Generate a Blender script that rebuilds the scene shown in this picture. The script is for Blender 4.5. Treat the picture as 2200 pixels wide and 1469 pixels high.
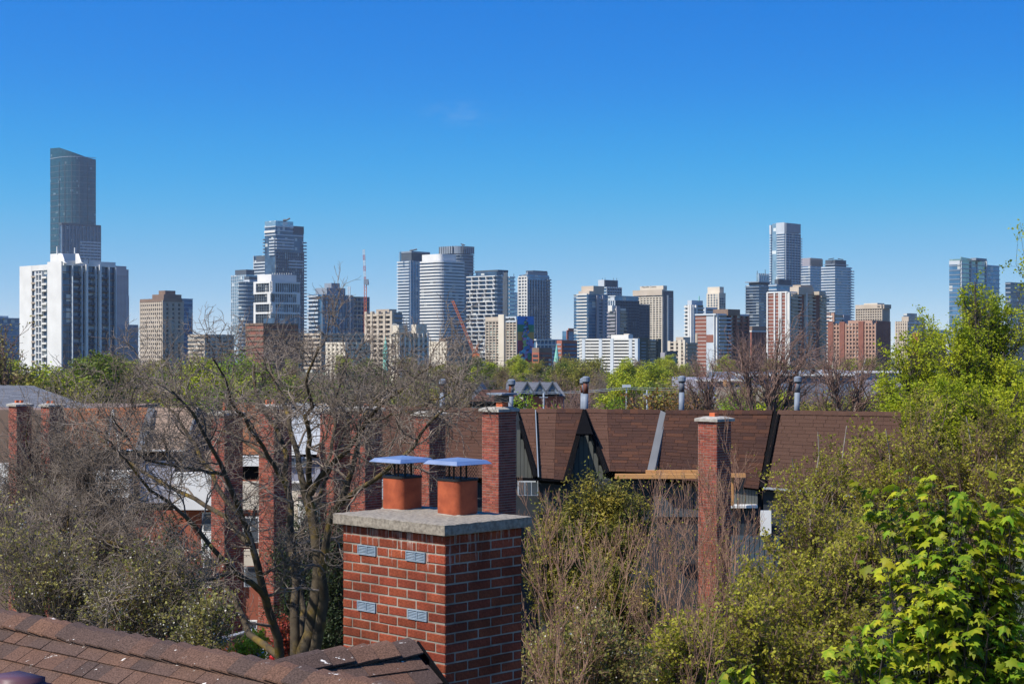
import bpy, bmesh, math, random
import numpy as np
from mathutils import Vector, Matrix

for o in list(bpy.data.objects):
    bpy.data.objects.remove(o, do_unlink=True)
random.seed(7)
rng = np.random.default_rng(11)
SC = bpy.context.scene
COL = SC.collection
R = math.radians

# ---------------------------------------------------------------- camera
F, CX, HY, ZC = 3500.0, 1100.0, 757.0, 11.0      # focal length, centre and eye line in photo pixels; eye height in metres
cam = bpy.data.cameras.new('camera')
cam.sensor_width = 36.0
cam.lens = F / 2200.0 * 36.0
cam.shift_y = (HY - 734.5) / 2200.0
cam.clip_start = 0.3
cam.clip_end = 20000.0
camera = bpy.data.objects.new('camera', cam)
COL.objects.link(camera)
camera.location = (0, 0, ZC)
camera.rotation_euler = (R(90), 0, 0)
SC.camera = camera

# ---------------------------------------------------------------- sky, sun, exposure
SUN_EL = 50.0
SUN_H = Vector((-0.845, -0.535))
world = bpy.data.worlds.new('World')
SC.world = world
world.use_nodes = True
nt = world.node_tree
nt.nodes.clear()
w_out = nt.nodes.new('ShaderNodeOutputWorld')
w_bg = nt.nodes.new('ShaderNodeBackground')
w_sky = nt.nodes.new('ShaderNodeTexSky')
w_sky.sky_type = 'NISHITA'
w_sky.sun_disc = False
w_sky.sun_elevation = R(SUN_EL)
w_sky.sun_rotation = math.atan2(SUN_H.x, SUN_H.y)
w_sky.altitude = 100.0
w_sky.air_density = 1.0
w_sky.dust_density = 0.35
w_sky.ozone_density = 3.0
w_tc = nt.nodes.new('ShaderNodeTexCoord')
w_mul = nt.nodes.new('ShaderNodeVectorMath'); w_mul.operation = 'MULTIPLY'
w_mul.inputs[1].default_value = (1.0, 1.0, 2.15)
w_nrm = nt.nodes.new('ShaderNodeVectorMath'); w_nrm.operation = 'NORMALIZE'
w_hsv = nt.nodes.new('ShaderNodeHueSaturation')
w_hsv.inputs['Saturation'].default_value = 1.46
w_hsv.inputs['Value'].default_value = 1.0
nt.links.new(w_tc.outputs['Generated'], w_mul.inputs[0])
w_add = nt.nodes.new('ShaderNodeVectorMath'); w_add.inputs[1].default_value = (0, 0, 0.075)
nt.links.new(w_mul.outputs[0], w_add.inputs[0])
nt.links.new(w_add.outputs[0], w_nrm.inputs[0])
nt.links.new(w_nrm.outputs[0], w_sky.inputs['Vector'])
nt.links.new(w_sky.outputs['Color'], w_hsv.inputs['Color'])
# tone curve of the camera on the sky: blue rolls off towards the horizon
w_dn = nt.nodes.new('ShaderNodeVectorMath'); w_dn.operation = 'SCALE'; w_dn.inputs['Scale'].default_value = 0.2 / 1.5
w_up = nt.nodes.new('ShaderNodeVectorMath'); w_up.operation = 'SCALE'; w_up.inputs['Scale'].default_value = 1.5 / 0.2
w_cv = nt.nodes.new('ShaderNodeRGBCurve')
for ci, pts in enumerate((((0, 0), (.033, .022), (.07, .070), (.12, .165), (.21, .30), (.6, .75), (1.5, 1.5)), ((0, 0), (.24, .238), (.32, .355), (.42, .46), (.584, .56), (1.5, 1.1)), ((0, 0), (.30, .35), (.65, .74), (.80, .82), (1.05, .845), (1.5, .95)))):
    cvm = w_cv.mapping.curves[ci]
    while len(cvm.points) < len(pts): cvm.points.new(.5, .5)
    for p_, (x_, y_) in zip(cvm.points, pts): p_.location = (x_ / 1.5, y_ / 1.5)
w_cv.mapping.update()
nt.links.new(w_hsv.outputs['Color'], w_dn.inputs[0]); nt.links.new(w_dn.outputs[0], w_cv.inputs['Color']); nt.links.new(w_cv.outputs['Color'], w_up.inputs[0])
# one faint wisp of cloud above the skyline
def _vm(op, *ins):
    n_ = nt.nodes.new('ShaderNodeMath'); n_.operation = op
    for i_, v_ in enumerate(ins):
        if isinstance(v_, (int, float)): n_.inputs[i_].default_value = v_
        else: nt.links.new(v_, n_.inputs[i_])
    return n_.outputs[0]
w_sp = nt.nodes.new('ShaderNodeSeparateXYZ'); nt.links.new(w_tc.outputs['Generated'], w_sp.inputs[0])
yy = _vm('MAXIMUM', w_sp.outputs['Y'], 0.05)
du = _vm('DIVIDE', _vm('SUBTRACT', _vm('DIVIDE', w_sp.outputs['X'], yy), -0.030), 0.030)
dv = _vm('DIVIDE', _vm('SUBTRACT', _vm('DIVIDE', w_sp.outputs['Z'], yy), 0.146), 0.0095)
fall = _vm('MAXIMUM', _vm('SUBTRACT', 1.0, _vm('ADD', _vm('MULTIPLY', du, du), _vm('MULTIPLY', dv, dv))), 0.0)
w_nz = nt.nodes.new('ShaderNodeTexNoise'); w_nz.inputs['Scale'].default_value = 60.0; w_nz.inputs['Detail'].default_value = 5
w_mp = nt.nodes.new('ShaderNodeMapping'); w_mp.inputs['Scale'].default_value = (1, 1, 3); nt.links.new(w_tc.outputs['Generated'], w_mp.inputs['Vector']); nt.links.new(w_mp.outputs['Vector'], w_nz.inputs['Vector'])
msk = _vm('MULTIPLY', _vm('MULTIPLY', fall, _vm('MAXIMUM', _vm('SUBTRACT', w_nz.outputs['Fac'], 0.40), 0.0)), 0.24)
w_mx = nt.nodes.new('ShaderNodeMix'); w_mx.data_type = 'RGBA'; w_mx.inputs[7].default_value = (4.0, 4.2, 4.4, 1)
nt.links.new(msk, w_mx.inputs[0]); nt.links.new(w_up.outputs[0], w_mx.inputs[6])
nt.links.new(w_mx.outputs[2], w_bg.inputs['Color'])
w_bg.inputs['Strength'].default_value = 0.15
nt.links.new(w_bg.outputs['Background'], w_out.inputs['Surface'])

sun_data = bpy.data.lights.new('sun', 'SUN')
sun_data.energy = 4.8
sun_data.angle = R(0.53)
sun_data.color = (1.0, 0.95, 0.87)
sun = bpy.data.objects.new('sun', sun_data)
COL.objects.link(sun)
ce, se = math.cos(R(SUN_EL)), math.sin(R(SUN_EL))
SUN_DIR = Vector((SUN_H.x * ce, SUN_H.y * ce, se)).normalized()
sun.rotation_euler = SUN_DIR.to_track_quat('Z', 'Y').to_euler()
sun.location = (0, -20, 60)

SC.view_settings.view_transform = 'Standard'
SC.view_settings.look = 'None'
SC.view_settings.exposure = 0.42
SC.view_settings.gamma = 1.0
SC.view_settings.use_curve_mapping = False
SC.cycles.max_bounces = 6
SC.cycles.diffuse_bounces = 3
SC.cycles.glossy_bounces = 3
SC.cycles.transmission_bounces = 3
SC.cycles.transparent_max_bounces = 4
SC.cycles.volume_bounces = 0
SC.cycles.caustics_reflective = False
SC.cycles.caustics_refractive = False

# ---------------------------------------------------------------- helpers
def W(px, py, D):
    """point seen at photo pixel (px, py) and standing D metres ahead of the eye"""
    return Vector(((px - CX) * D / F, D, ZC - (py - HY) * D / F))

def zat(py, D):
    return ZC - (py - HY) * D / F

def link(o, parent=None):
    COL.objects.link(o)
    if parent is not None:
        o.parent = parent
    return o

def tag(o, label=None, cat=None, group=None, kind=None):
    if label: o['label'] = label
    if cat: o['category'] = cat
    if group: o['group'] = group
    if kind: o['kind'] = kind
    return o

def thing(name, label, cat, loc=(0, 0, 0), group=None):
    o = bpy.data.objects.new(name, None)
    o.location = loc
    o.empty_display_size = 0.2
    COL.objects.link(o)
    return tag(o, label, cat, group, 'thing')

def setloc(o, parent):
    """keep world coordinates of a mesh written in world space when the parent Empty is moved"""
    if parent is not None:
        p = parent
        off = Vector((0, 0, 0))
        while p is not None:
            off += p.location
            p = p.parent
        o.location = Vector(o.location) - off

class MB:
    """collects polygons and links them as ONE mesh object"""
    def __init__(self):
        self.v = []; self.f = []
    def poly(self, pts):
        n = len(self.v)
        self.v += [tuple(p) for p in pts]
        self.f.append(tuple(range(n, n + len(pts))))
    def hexa(self, b, t):
        """b, t: four bottom and four top points, same order"""
        n = len(self.v)
        self.v += [tuple(p) for p in b] + [tuple(p) for p in t]
        self.f += [(n+3, n+2, n+1, n), (n+4, n+5, n+6, n+7)]
        for i in range(4):
            j = (i + 1) % 4
            self.f.append((n+i, n+j, n+4+j, n+4+i))
    def box(self, x0, y0, z0, x1, y1, z1):
        self.hexa([(x0,y0,z0),(x1,y0,z0),(x1,y1,z0),(x0,y1,z0)], [(x0,y0,z1),(x1,y0,z1),(x1,y1,z1),(x0,y1,z1)])
    def prism(self, poly, z0, z1):
        n = len(self.v); k = len(poly)
        z0s = z0 if hasattr(z0, '__len__') else [z0] * k
        z1s = z1 if hasattr(z1, '__len__') else [z1] * k
        self.v += [(p[0], p[1], z) for p, z in zip(poly, z0s)] + [(p[0], p[1], z) for p, z in zip(poly, z1s)]
        self.f.append(tuple(n + i for i in reversed(range(k))))
        self.f.append(tuple(n + k + i for i in range(k)))
        for i in range(k):
            j = (i + 1) % k
            self.f.append((n+i, n+j, n+k+j, n+k+i))
    def slab(self, quad, nrm, th):
        """a plate: quad (4 points, front side) pushed back by th along -nrm"""
        q = [Vector(p) for p in quad]; d = Vector(nrm).normalized() * th
        self.hexa([p - d for p in q], q)
    def tube(self, pts, r, k=6):
        pts = [Vector(p) for p in pts]
        rr = r if hasattr(r, '__len__') else [r] * len(pts)
        n0 = len(self.v)
        for i, p in enumerate(pts):
            t = (pts[min(i+1, len(pts)-1)] - pts[max(i-1, 0)]).normalized()
            a = t.orthogonal().normalized() if abs(t.z) < 0.99 else Vector((1, 0, 0))
            if abs(t.z) < 0.99: a = t.cross(Vector((0, 0, 1))).normalized()
            b = t.cross(a)
            for j in range(k):
                an = 2 * math.pi * j / k
                self.v.append(tuple(p + (a * math.cos(an) + b * math.sin(an)) * rr[i]))
        for i in range(len(pts) - 1):
            for j in range(k):
                q = (j + 1) % k
                self.f.append((n0+i*k+j, n0+i*k+q, n0+(i+1)*k+q, n0+(i+1)*k+j))
        self.f.append(tuple(n0 + j for j in reversed(range(k))))
        self.f.append(tuple(n0 + (len(pts)-1)*k + j for j in range(k)))
    def mesh(self, name):
        me = bpy.data.meshes.new(name)
        me.from_pydata(self.v, [], self.f)
        return me
    def build(self, name, m, parent=None, smooth=False):
        me = self.mesh(name)
        me.materials.append(m)
        if smooth:
            me.polygons.foreach_set('use_smooth', [True] * len(me.polygons))
        o = bpy.data.objects.new(name, me)
        link(o, parent)
        setloc(o, parent)
        return o

def mesh_np(name, v, f, m, smooth=False):
    """v (N,3), f (M,k)"""
    me = bpy.data.meshes.new(name)
    v = np.ascontiguousarray(v, dtype=np.float32); f = np.ascontiguousarray(f, dtype=np.int32)
    M, k = f.shape
    me.vertices.add(len(v)); me.vertices.foreach_set('co', v.ravel())
    me.loops.add(M * k); me.loops.foreach_set('vertex_index', f.ravel())
    me.polygons.add(M)
    me.polygons.foreach_set('loop_start', np.arange(0, M * k, k, dtype=np.int32))
    me.polygons.foreach_set('loop_total', np.full(M, k, dtype=np.int32))
    if smooth:
        me.polygons.foreach_set('use_smooth', np.ones(M, dtype=bool))
    me.update(calc_edges=True)
    me.materials.append(m)
    return me

def obj_from(name, me, parent=None, loc=None):
    o = bpy.data.objects.new(name, me)
    link(o, parent)
    if loc is not None: o.location = loc
    return o

# ---------------------------------------------------------------- materials
def mat(name, c, rough=0.8, c2=None, scale=3.0, spec=0.3, metal=0.0, island=0.0, objrand=0.0, bump=0.0, bscale=60.0, detail=4.0, stretch=None, coat=0.0, trans=0.0, bdist=0.003):
    m = bpy.data.materials.new(name); m.use_nodes = True
    n = m.node_tree.nodes; l = m.node_tree.links
    b = n['Principled BSDF']
    b.inputs['Roughness'].default_value = rough
    b.inputs['Metallic'].default_value = metal
    b.inputs['Specular IOR Level'].default_value = spec
    b.inputs['Coat Weight'].default_value = coat
    tc = n.new('ShaderNodeTexCoord')
    vec = tc.outputs['Object']
    if stretch:
        mp = n.new('ShaderNodeMapping'); mp.inputs['Scale'].default_value = stretch
        l.new(vec, mp.inputs['Vector']); vec = mp.outputs['Vector']
    col = None
    if c2 is not None:
        t = n.new('ShaderNodeTexNoise'); t.inputs['Scale'].default_value = scale; t.inputs['Detail'].default_value = detail
        l.new(vec, t.inputs['Vector'])
        rp = n.new('ShaderNodeValToRGB')
        rp.color_ramp.elements[0].position = 0.34; rp.color_ramp.elements[1].position = 0.66
        rp.color_ramp.elements[0].color = (*c, 1); rp.color_ramp.elements[1].color = (*c2, 1)
        l.new(t.outputs['Fac'], rp.inputs['Fac']); col = rp.outputs['Color']
    if island or objrand:
        hs = n.new('ShaderNodeHueSaturation')
        if col is not None: l.new(col, hs.inputs['Color'])
        else: hs.inputs['Color'].default_value = (*c, 1)
        if island:
            ia = n.new('ShaderNodeMath'); ia.operation = 'ADD'; ifr = n.new('ShaderNodeMath'); ifr.operation = 'FRACT'
            l.new(n.new('ShaderNodeNewGeometry').outputs['Random Per Island'], ia.inputs[0]); l.new(n.new('ShaderNodeObjectInfo').outputs['Random'], ia.inputs[1]); l.new(ia.outputs[0], ifr.inputs[0])
            src = ifr.outputs[0]
        else:
            src = n.new('ShaderNodeObjectInfo').outputs['Random']
        k = island or objrand
        mr = n.new('ShaderNodeMapRange')
        mr.inputs['To Min'].default_value = 1 - k; mr.inputs['To Max'].default_value = 1 + k
        l.new(src, mr.inputs['Value']); l.new(mr.outputs['Result'], hs.inputs['Value'])
        wn = n.new('ShaderNodeTexWhiteNoise'); wn.noise_dimensions = '1D'
        l.new(src, wn.inputs['W'])
        mh = n.new('ShaderNodeMapRange')
        mh.inputs['To Min'].default_value = 0.5 - (0.06 if trans else 0.018) * k; mh.inputs['To Max'].default_value = 0.5 + (0.06 if trans else 0.018) * k
        l.new(wn.outputs['Value'], mh.inputs['Value']); l.new(mh.outputs['Result'], hs.inputs['Hue'])
        col = hs.outputs['Color']
    if col is None:
        b.inputs['Base Color'].default_value = (*c, 1)
    else:
        l.new(col, b.inputs['Base Color'])
    if bump:
        t2 = n.new('ShaderNodeTexNoise'); t2.inputs['Scale'].default_value = bscale; t2.inputs['Detail'].default_value = 5
        l.new(vec, t2.inputs['Vector'])
        bp = n.new('ShaderNodeBump'); bp.inputs['Strength'].default_value = bump; bp.inputs['Distance'].default_value = bdist
        l.new(t2.outputs['Fac'], bp.inputs['Height']); l.new(bp.outputs['Normal'], b.inputs['Normal'])
    if trans:
        tr = n.new('ShaderNodeBsdfTranslucent')
        if col is not None: l.new(col, tr.inputs['Color'])
        else: tr.inputs['Color'].default_value = (*c, 1)
        mx = n.new('ShaderNodeMixShader'); mx.inputs['Fac'].default_value = trans
        out = n['Material Output']
        l.new(b.outputs['BSDF'], mx.inputs[1]); l.new(tr.outputs['BSDF'], mx.inputs[2]); l.new(mx.outputs['Shader'], out.inputs['Surface'])
    return m

def glass(name, c, c2, cell=(3.0, 3.0, 3.0), rough=0.12, metal=0.55, light=(0.45, 0.47, 0.46), plight=0.12):
    """far window glass: coated panes whose tint, blinds and reflectance change from pane to pane"""
    m = bpy.data.materials.new(name); m.use_nodes = True
    n = m.node_tree.nodes; l = m.node_tree.links
    b = n['Principled BSDF']
    b.inputs['Roughness'].default_value = rough; b.inputs['Metallic'].default_value = metal
    g = n.new('ShaderNodeNewGeometry')
    # rotate position to the city grid, snap to panes
    mp = n.new('ShaderNodeMapping'); mp.inputs['Rotation'].default_value = (0, 0, R(-45.5))
    l.new(g.outputs['Position'], mp.inputs['Vector'])
    sn = n.new('ShaderNodeVectorMath'); sn.operation = 'SNAP'; sn.inputs[1].default_value = cell
    ad = n.new('ShaderNodeVectorMath'); ad.operation = 'ADD'; ad.inputs[1].default_value = (0.37, 0.21, 0.0)
    l.new(mp.outputs['Vector'], ad.inputs[0]); l.new(ad.outputs[0], sn.inputs[0])
    wn = n.new('ShaderNodeTexWhiteNoise'); wn.noise_dimensions = '3D'; l.new(sn.outputs[0], wn.inputs['Vector'])
    mx = n.new('ShaderNodeMix'); mx.data_type = 'RGBA'
    mx.inputs[6].default_value = (*c, 1); mx.inputs[7].default_value = (*c2, 1)
    l.new(wn.outputs['Value'], mx.inputs[0])
    gt = n.new('ShaderNodeMath'); gt.operation = 'GREATER_THAN'; gt.inputs[1].default_value = 1 - plight
    sp = n.new('ShaderNodeSeparateColor'); l.new(wn.outputs['Color'], sp.inputs['Color']); l.new(sp.outputs['Green'], gt.inputs[0])
    m2 = n.new('ShaderNodeMix'); m2.data_type = 'RGBA'; m2.inputs[7].default_value = (*light, 1)
    l.new(mx.outputs[2], m2.inputs[6]); l.new(gt.outputs[0], m2.inputs[0])
    l.new(m2.outputs[2], b.inputs['Base Color'])
    iv = n.new('ShaderNodeMath'); iv.operation = 'MULTIPLY_ADD'; iv.inputs[1].default_value = -metal; iv.inputs[2].default_value = metal
    l.new(gt.outputs[0], iv.inputs[0]); l.new(iv.outputs[0], b.inputs['Metallic'])
    return m

M = {}
M['white'] = mat('white_concrete', (0.58, 0.57, 0.55), 0.8, (0.66, 0.65, 0.63), 0.15)
M['offwhite'] = mat('offwhite_panel', (0.58, 0.56, 0.52), 0.8, (0.66, 0.64, 0.60), 0.15)
M['cream'] = mat('cream_precast', (0.55, 0.48, 0.38), 0.85, (0.62, 0.55, 0.45), 0.12)
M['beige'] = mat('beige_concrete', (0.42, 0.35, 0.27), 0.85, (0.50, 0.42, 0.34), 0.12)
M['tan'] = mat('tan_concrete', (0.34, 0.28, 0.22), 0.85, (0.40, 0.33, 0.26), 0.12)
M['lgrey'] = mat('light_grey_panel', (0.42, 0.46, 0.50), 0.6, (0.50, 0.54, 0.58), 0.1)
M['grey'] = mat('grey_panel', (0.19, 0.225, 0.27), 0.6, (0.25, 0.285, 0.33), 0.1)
M['dgrey'] = mat('dark_grey_louvre', (0.055, 0.070, 0.090), 0.6, (0.08, 0.095, 0.115), 0.1)
M['lilac'] = mat('lilac_grey_stone', (0.26, 0.25, 0.28), 0.7, (0.32, 0.30, 0.33), 0.1)
M['brick'] = mat('far_brown_brick', (0.20, 0.075, 0.05), 0.9, (0.25, 0.10, 0.07), 0.2)
M['redbrick'] = mat('far_red_brick', (0.30, 0.09, 0.055), 0.9, (0.36, 0.12, 0.075), 0.2)
M['pink'] = mat('pink_brown_brick', (0.36, 0.21, 0.15), 0.9, (0.42, 0.26, 0.19), 0.2)
M['brown'] = mat('brown_panel', (0.17, 0.11, 0.08), 0.8, (0.22, 0.15, 0.11), 0.2)
M['copper'] = mat('verdigris_copper', (0.16, 0.42, 0.34), 0.7, (0.22, 0.50, 0.41), 0.6)
M['cranered'] = mat('crane_red_paint', (0.55, 0.11, 0.06), 0.6)
M['craneorange'] = mat('crane_orange_paint', (0.62, 0.18, 0.07), 0.6)
M['cranewhite'] = mat('crane_white_paint', (0.70, 0.68, 0.66), 0.6)
M['letter'] = mat('dark_lettering', (0.03, 0.03, 0.035), 0.5)
M['g_teal'] = glass('dark_teal_glass', (0.008, 0.055, 0.080), (0.018, 0.085, 0.120), plight=0.03, light=(0.12, 0.18, 0.21), metal=0.3)
M['g_blue'] = glass('blue_glass', (0.05, 0.14, 0.25), (0.11, 0.24, 0.39), plight=0.08, metal=0.4)
M['g_dark'] = glass('dark_blue_glass', (0.025, 0.055, 0.10), (0.06, 0.12, 0.20), plight=0.08, metal=0.3)
M['g_pale'] = glass('pale_blue_glass', (0.22, 0.34, 0.42), (0.33, 0.46, 0.54), plight=0.1, light=(0.6, 0.65, 0.66))
M['g_green'] = glass('pale_green_glass', (0.22, 0.33, 0.32), (0.34, 0.45, 0.42), plight=0.12, light=(0.55, 0.6, 0.52))
M['g_grey'] = glass('dark_window_glass', (0.04, 0.05, 0.06), (0.10, 0.12, 0.14), plight=0.18, light=(0.42, 0.42, 0.40), metal=0.25)
M['g_hotel'] = glass('hotel_window_glass', (0.03, 0.04, 0.045), (0.09, 0.11, 0.11), plight=0.25, light=(0.40, 0.52, 0.48), cell=(1.6, 1.6, 1.5), metal=0.2)
# ---------------------------------------------------------------- ground
gm = mat('ground_soil_and_lawn', (0.06, 0.075, 0.03), 0.95, (0.10, 0.095, 0.055), 0.25)
g = MB(); g.poly([(-2200, -60, 0), (2200, -60, 0), (2200, 3400, 0), (-2200, 3400, 0)])
tag(g.build('ground', gm), 'flat ground of lawn and soil under the town', None, kind='structure')

# ---------------------------------------------------------------- the skyline
DL = Vector((-math.sin(R(45.5)), math.cos(R(45.5))))     # city grid: along the faces that run off to the left
DR = Vector((math.sin(R(44.5)), math.cos(R(44.5))))      # and to the right
NL = -DR                                                  # outward normals of those faces
NR = -DL

def foot(xl, xc, xr, D):
    C = Vector(((xc - CX) * D / F, D))
    kl, kr = (xl - CX) / F, (xr - CX) / F
    a = (kl * D - C.x) / (DL.x - kl * DL.y)
    b = (kr * D - C.x) / (DR.x - kr * DR.y)
    return C, max(a, 0.6), max(b, 0.6)

class Bld:
    def __init__(s, name, label, cat, xl, xc, xr, yt, D, core, group=None, rnd=0.0):
        s.D = D; s.C, s.a, s.b = foot(xl, xc, xr, D); s.top = zat(yt, D); s.yt = yt
        s.t = thing(name, label, cat, (s.C.x, s.C.y, 0), group)
        C, a, b = s.C, s.a, s.b
        if rnd > 0:
            p0 = C + DL * rnd; p2 = C + DR * rnd
            s.path = [C + DL * a]
            for i in range(9):
                t = i / 8.0
                s.path.append(p0 * (1-t)**2 + C * (2*t*(1-t)) + p2 * t**2)
            s.path.append(C + DR * b)
        else:
            s.path = [C + DL * a, C, C + DR * b]
        s.poly = s.path + [C + DL * a + DR * b]
        m = MB(); m.prism([tuple(p) for p in s.poly], 0, s.top)
        s.core = m.build('glazed_wall' if core.name.endswith('glass') else 'wall', core, s.t)
    def z(s, y): return zat(y, s.D)
    def outset(s, path, o):
        r = []
        for i, p in enumerate(path):
            d0 = (path[i] - path[i-1]).normalized() if i > 0 else None
            d1 = (path[i+1] - path[i]).normalized() if i < len(path)-1 else None
            n0 = Vector((d0.y, -d0.x)) if d0 else None
            n1 = Vector((d1.y, -d1.x)) if d1 else None
            if n0 is None: n = n1
            elif n1 is None: n = n0
            else:
                n = (n0 + n1); n = n / max(0.3, n.dot(n0))
            # outward is towards the eye
            r.append(p - n * o if False else p + n * o)
        return r
    def shape(s, face, u0, u1, o):
        """plan polygon of a piece standing out from one face (or wrapped round the corner)"""
        if face == 'LR':
            q = s.outset(s.path, o)
            return [tuple(p) for p in q] + [tuple(p) for p in reversed(s.path)]
        d, n, ln = (DL, NL, s.a) if face == 'L' else (DR, NR, s.b)
        A, B = s.C + d * (ln * u0), s.C + d * (ln * u1)
        return [tuple(p) for p in (A, B, B + n * o, A + n * o)]
    def put(s, name, me, m, z, parent=None):
        ob = bpy.data.objects.new(name, me)
        link(ob, s.t)
        ob.location = (-s.C.x, -s.C.y, z)
        return ob
    def bands(s, face, y0, y1, pitch, frac, o, m, u0=0.0, u1=1.0, name='floor_band', skip=()):
        z1, z0 = s.z(y0), max(0.5, s.z(y1))
        dz = pitch * s.D / F
        mb = MB(); mb.prism(s.shape(face, u0, u1, o), 0, dz * frac)
        me = mb.mesh(name); me.materials.append(m)
        k = 0; z = z1 - dz * frac
        while z > z0:
            if k not in skip: s.put(name, me, m, z)
            z -= dz; k += 1
    def piers(s, face, us, w, o, m, y0=None, y1=None, name='pier'):
        z1 = s.z(y0) if y0 is not None else s.top
        z0 = s.z(y1) if y1 is not None else 0.0
        ln = s.a if face == 'L' else s.b
        d = DL if face == 'L' else DR
        mb = MB(); mb.prism(s.shape(face, 0, w / ln, o), max(z0, 0), z1)
        me = mb.mesh(name); me.materials.append(m)
        for u in us:
            ob = s.put(name, me, m, 0)
            off = d * (ln * u - w / 2)
            ob.location = (-s.C.x + off.x, -s.C.y + off.y, 0)
    def block(s, face, u0, u1, y0, y1, o, m, name='panel'):
        mb = MB(); mb.prism(s.shape(face, u0, u1, o), max(0, s.z(y1)), s.z(y0))
        return mb.build(name, m, s.t)
    def ph(s, xl, xc, xr, y0, y1, m, name='penthouse', back=4.0, sink=0.3):
        D = s.D + back
        C, a, b = foot(xl, xc, xr, D)
        mb = MB(); mb.prism([tuple(p) for p in (C + DL*a, C, C + DR*b, C + DL*a + DR*b)], zat(y1, D) - sink, zat(y0, D))
        return mb.build(name, m, s.t)
    def mast(s, x, y0, y1, w=0.25, m=None, back=6):
        D = s.D + back
        mb = MB(); mb.tube([W(x, y1, D), W(x, y0, D)], w, 4)
        return mb.build('roof_mast', m or M['dgrey'], s.t)

def us(n, a=0.0, b=1.0):
    return [a + (b - a) * i / (n - 1) for i in range(n)]

# leftmost: curved dark glass tower with a sloping crown
b = Bld('glass_tower', 'tall dark teal glass tower with a sloping top, tallest at the left', 'tower', 108, 150, 206, 345, 2100, M['g_teal'], rnd=26)
mb = MB()
q = b.outset(b.path, 0.15); zc = [zat(y, 2100) for y in np.linspace(311, 338, len(q))]
zc[0] = zat(312, 2100)
mb.prism([tuple(p) for p in q] + [tuple(p) for p in reversed(b.path)], b.top - 16, zc + list(reversed(zc)))
mb.build('sloping_crown', M['g_teal'], b.t)
b.bands('LR', 352, 560, 12.4, 0.09, 0.35, M['dgrey'])
b.bands('LR', 334, 338, 12, 0.10, 0.5, M['grey'])
for i in range(1, len(b.path) - 1, 2):
    p = b.path[i]; n = (p - Vector((b.C.x + 6, b.C.y + 40))).normalized()
    mb = MB(); c = p + n * 0.2; t = Vector((-n.y, n.x)) * 0.22
    mb.prism([tuple(c - t), tuple(c + t), tuple(c + t + n * 0.4), tuple(c - t + n * 0.4)], 0, b.top)
    mb.build('mullion', M['dgrey'], b.t)

b = Bld('slab_tower', 'dark gridded slab tower standing before the sloping-topped glass tower', 'tower', 128, 133, 216, 482, 1950, M['g_dark'])
b.bands('R', 482, 600, 6.6, 0.22, 0.5, M['dgrey'], 0, 1)
b.piers('R', us(12), 0.8, 0.8, M['grey'], 482)
b.bands('R', 516, 600, 6.6, 0.42, 1.3, M['lgrey'], 0.45, 1.0, 'balcony')
b.block('LR', 0, 1, 479, 483, 0.9, M['dgrey'], 'parapet')

# white apartment block
b = Bld('apartment_block', 'white concrete apartment block with stacked balconies and dark glazed side', 'building', 45, 135, 246, 566, 700, M['g_dark'])
b.block('L', 0.0, 0.33, 561, 900, 0.7, M['white'], 'white_pier')
b.block('L', 0.70, 1.0, 566, 900, 0.7, M['white'], 'white_pier')
b.block('L', 0.33, 0.70, 566, 578, 0.6, M['white'], 'parapet')
b.bands('L', 592, 800, 14.3, 0.30, 1.2, M['offwhite'], 0.335, 0.44, 'balcony')
b.bands('L', 585, 800, 14.3, 0.18, 0.9, M['white'], 0.44, 0.60, 'balcony')
b.bands('L', 589, 800, 14.3, 0.25, 1.1, M['tan'], 0.60, 0.698, 'balcony')
b.piers('L', [0.45, 0.52, 0.59], 0.5, 1.05, M['white'], 580)
b.piers('L', [0.62], 1.6, 0.6, M['lgrey'], 580)
b.block('R', 0.0, 1.0, 559, 570, 0.9, M['white'], 'parapet')
b.bands('R', 583, 800, 14.3, 0.12, 0.45, M['brown'], 0.0, 1.0)
b.bands('R', 592, 800, 14.3, 0.32, 1.5, M['dgrey'], 0.17, 0.32, 'balcony')
b.bands('R', 592, 800, 14.3, 0.32, 1.5, M['dgrey'], 0.47, 0.58, 'balcony')
b.bands('R', 592, 800, 14.3, 0.32, 1.5, M['dgrey'], 0.72, 0.84, 'balcony')
b.piers('R', [0.155, 0.33, 0.60, 0.86, 0.995], 0.35, 1.7, M['lgrey'], 570)
b.piers('R', [0.42, 0.68], 1.0, 2.0, M['white'], 566)
for x in (178, 190): b.mast(x, 556, 566, 0.15)
b.ph(108, 131, 168, 544, 567, M['white'], 'lift_house')
mb = MB()
for x in (127, 162):
    p = W(x, 545, 703); q = W(x + 11, 563, 699)
    mb.hexa([(p.x, p.y, b.top), (p.x + 1.4, p.y, b.top), (q.x + 1.4, q.y, b.top), (q.x, q.y, b.top)], [(p.x, p.y, p.z), (p.x + 1.4, p.y, p.z), (q.x + 0.4, q.y, q.z), (q.x - 0.6, q.y, q.z)])
mb.build('buttress', M['white'], b.t)
b.mast(123, 530, 545, 0.35, M['white']); b.mast(161, 532, 545, 0.35, M['white'])

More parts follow.
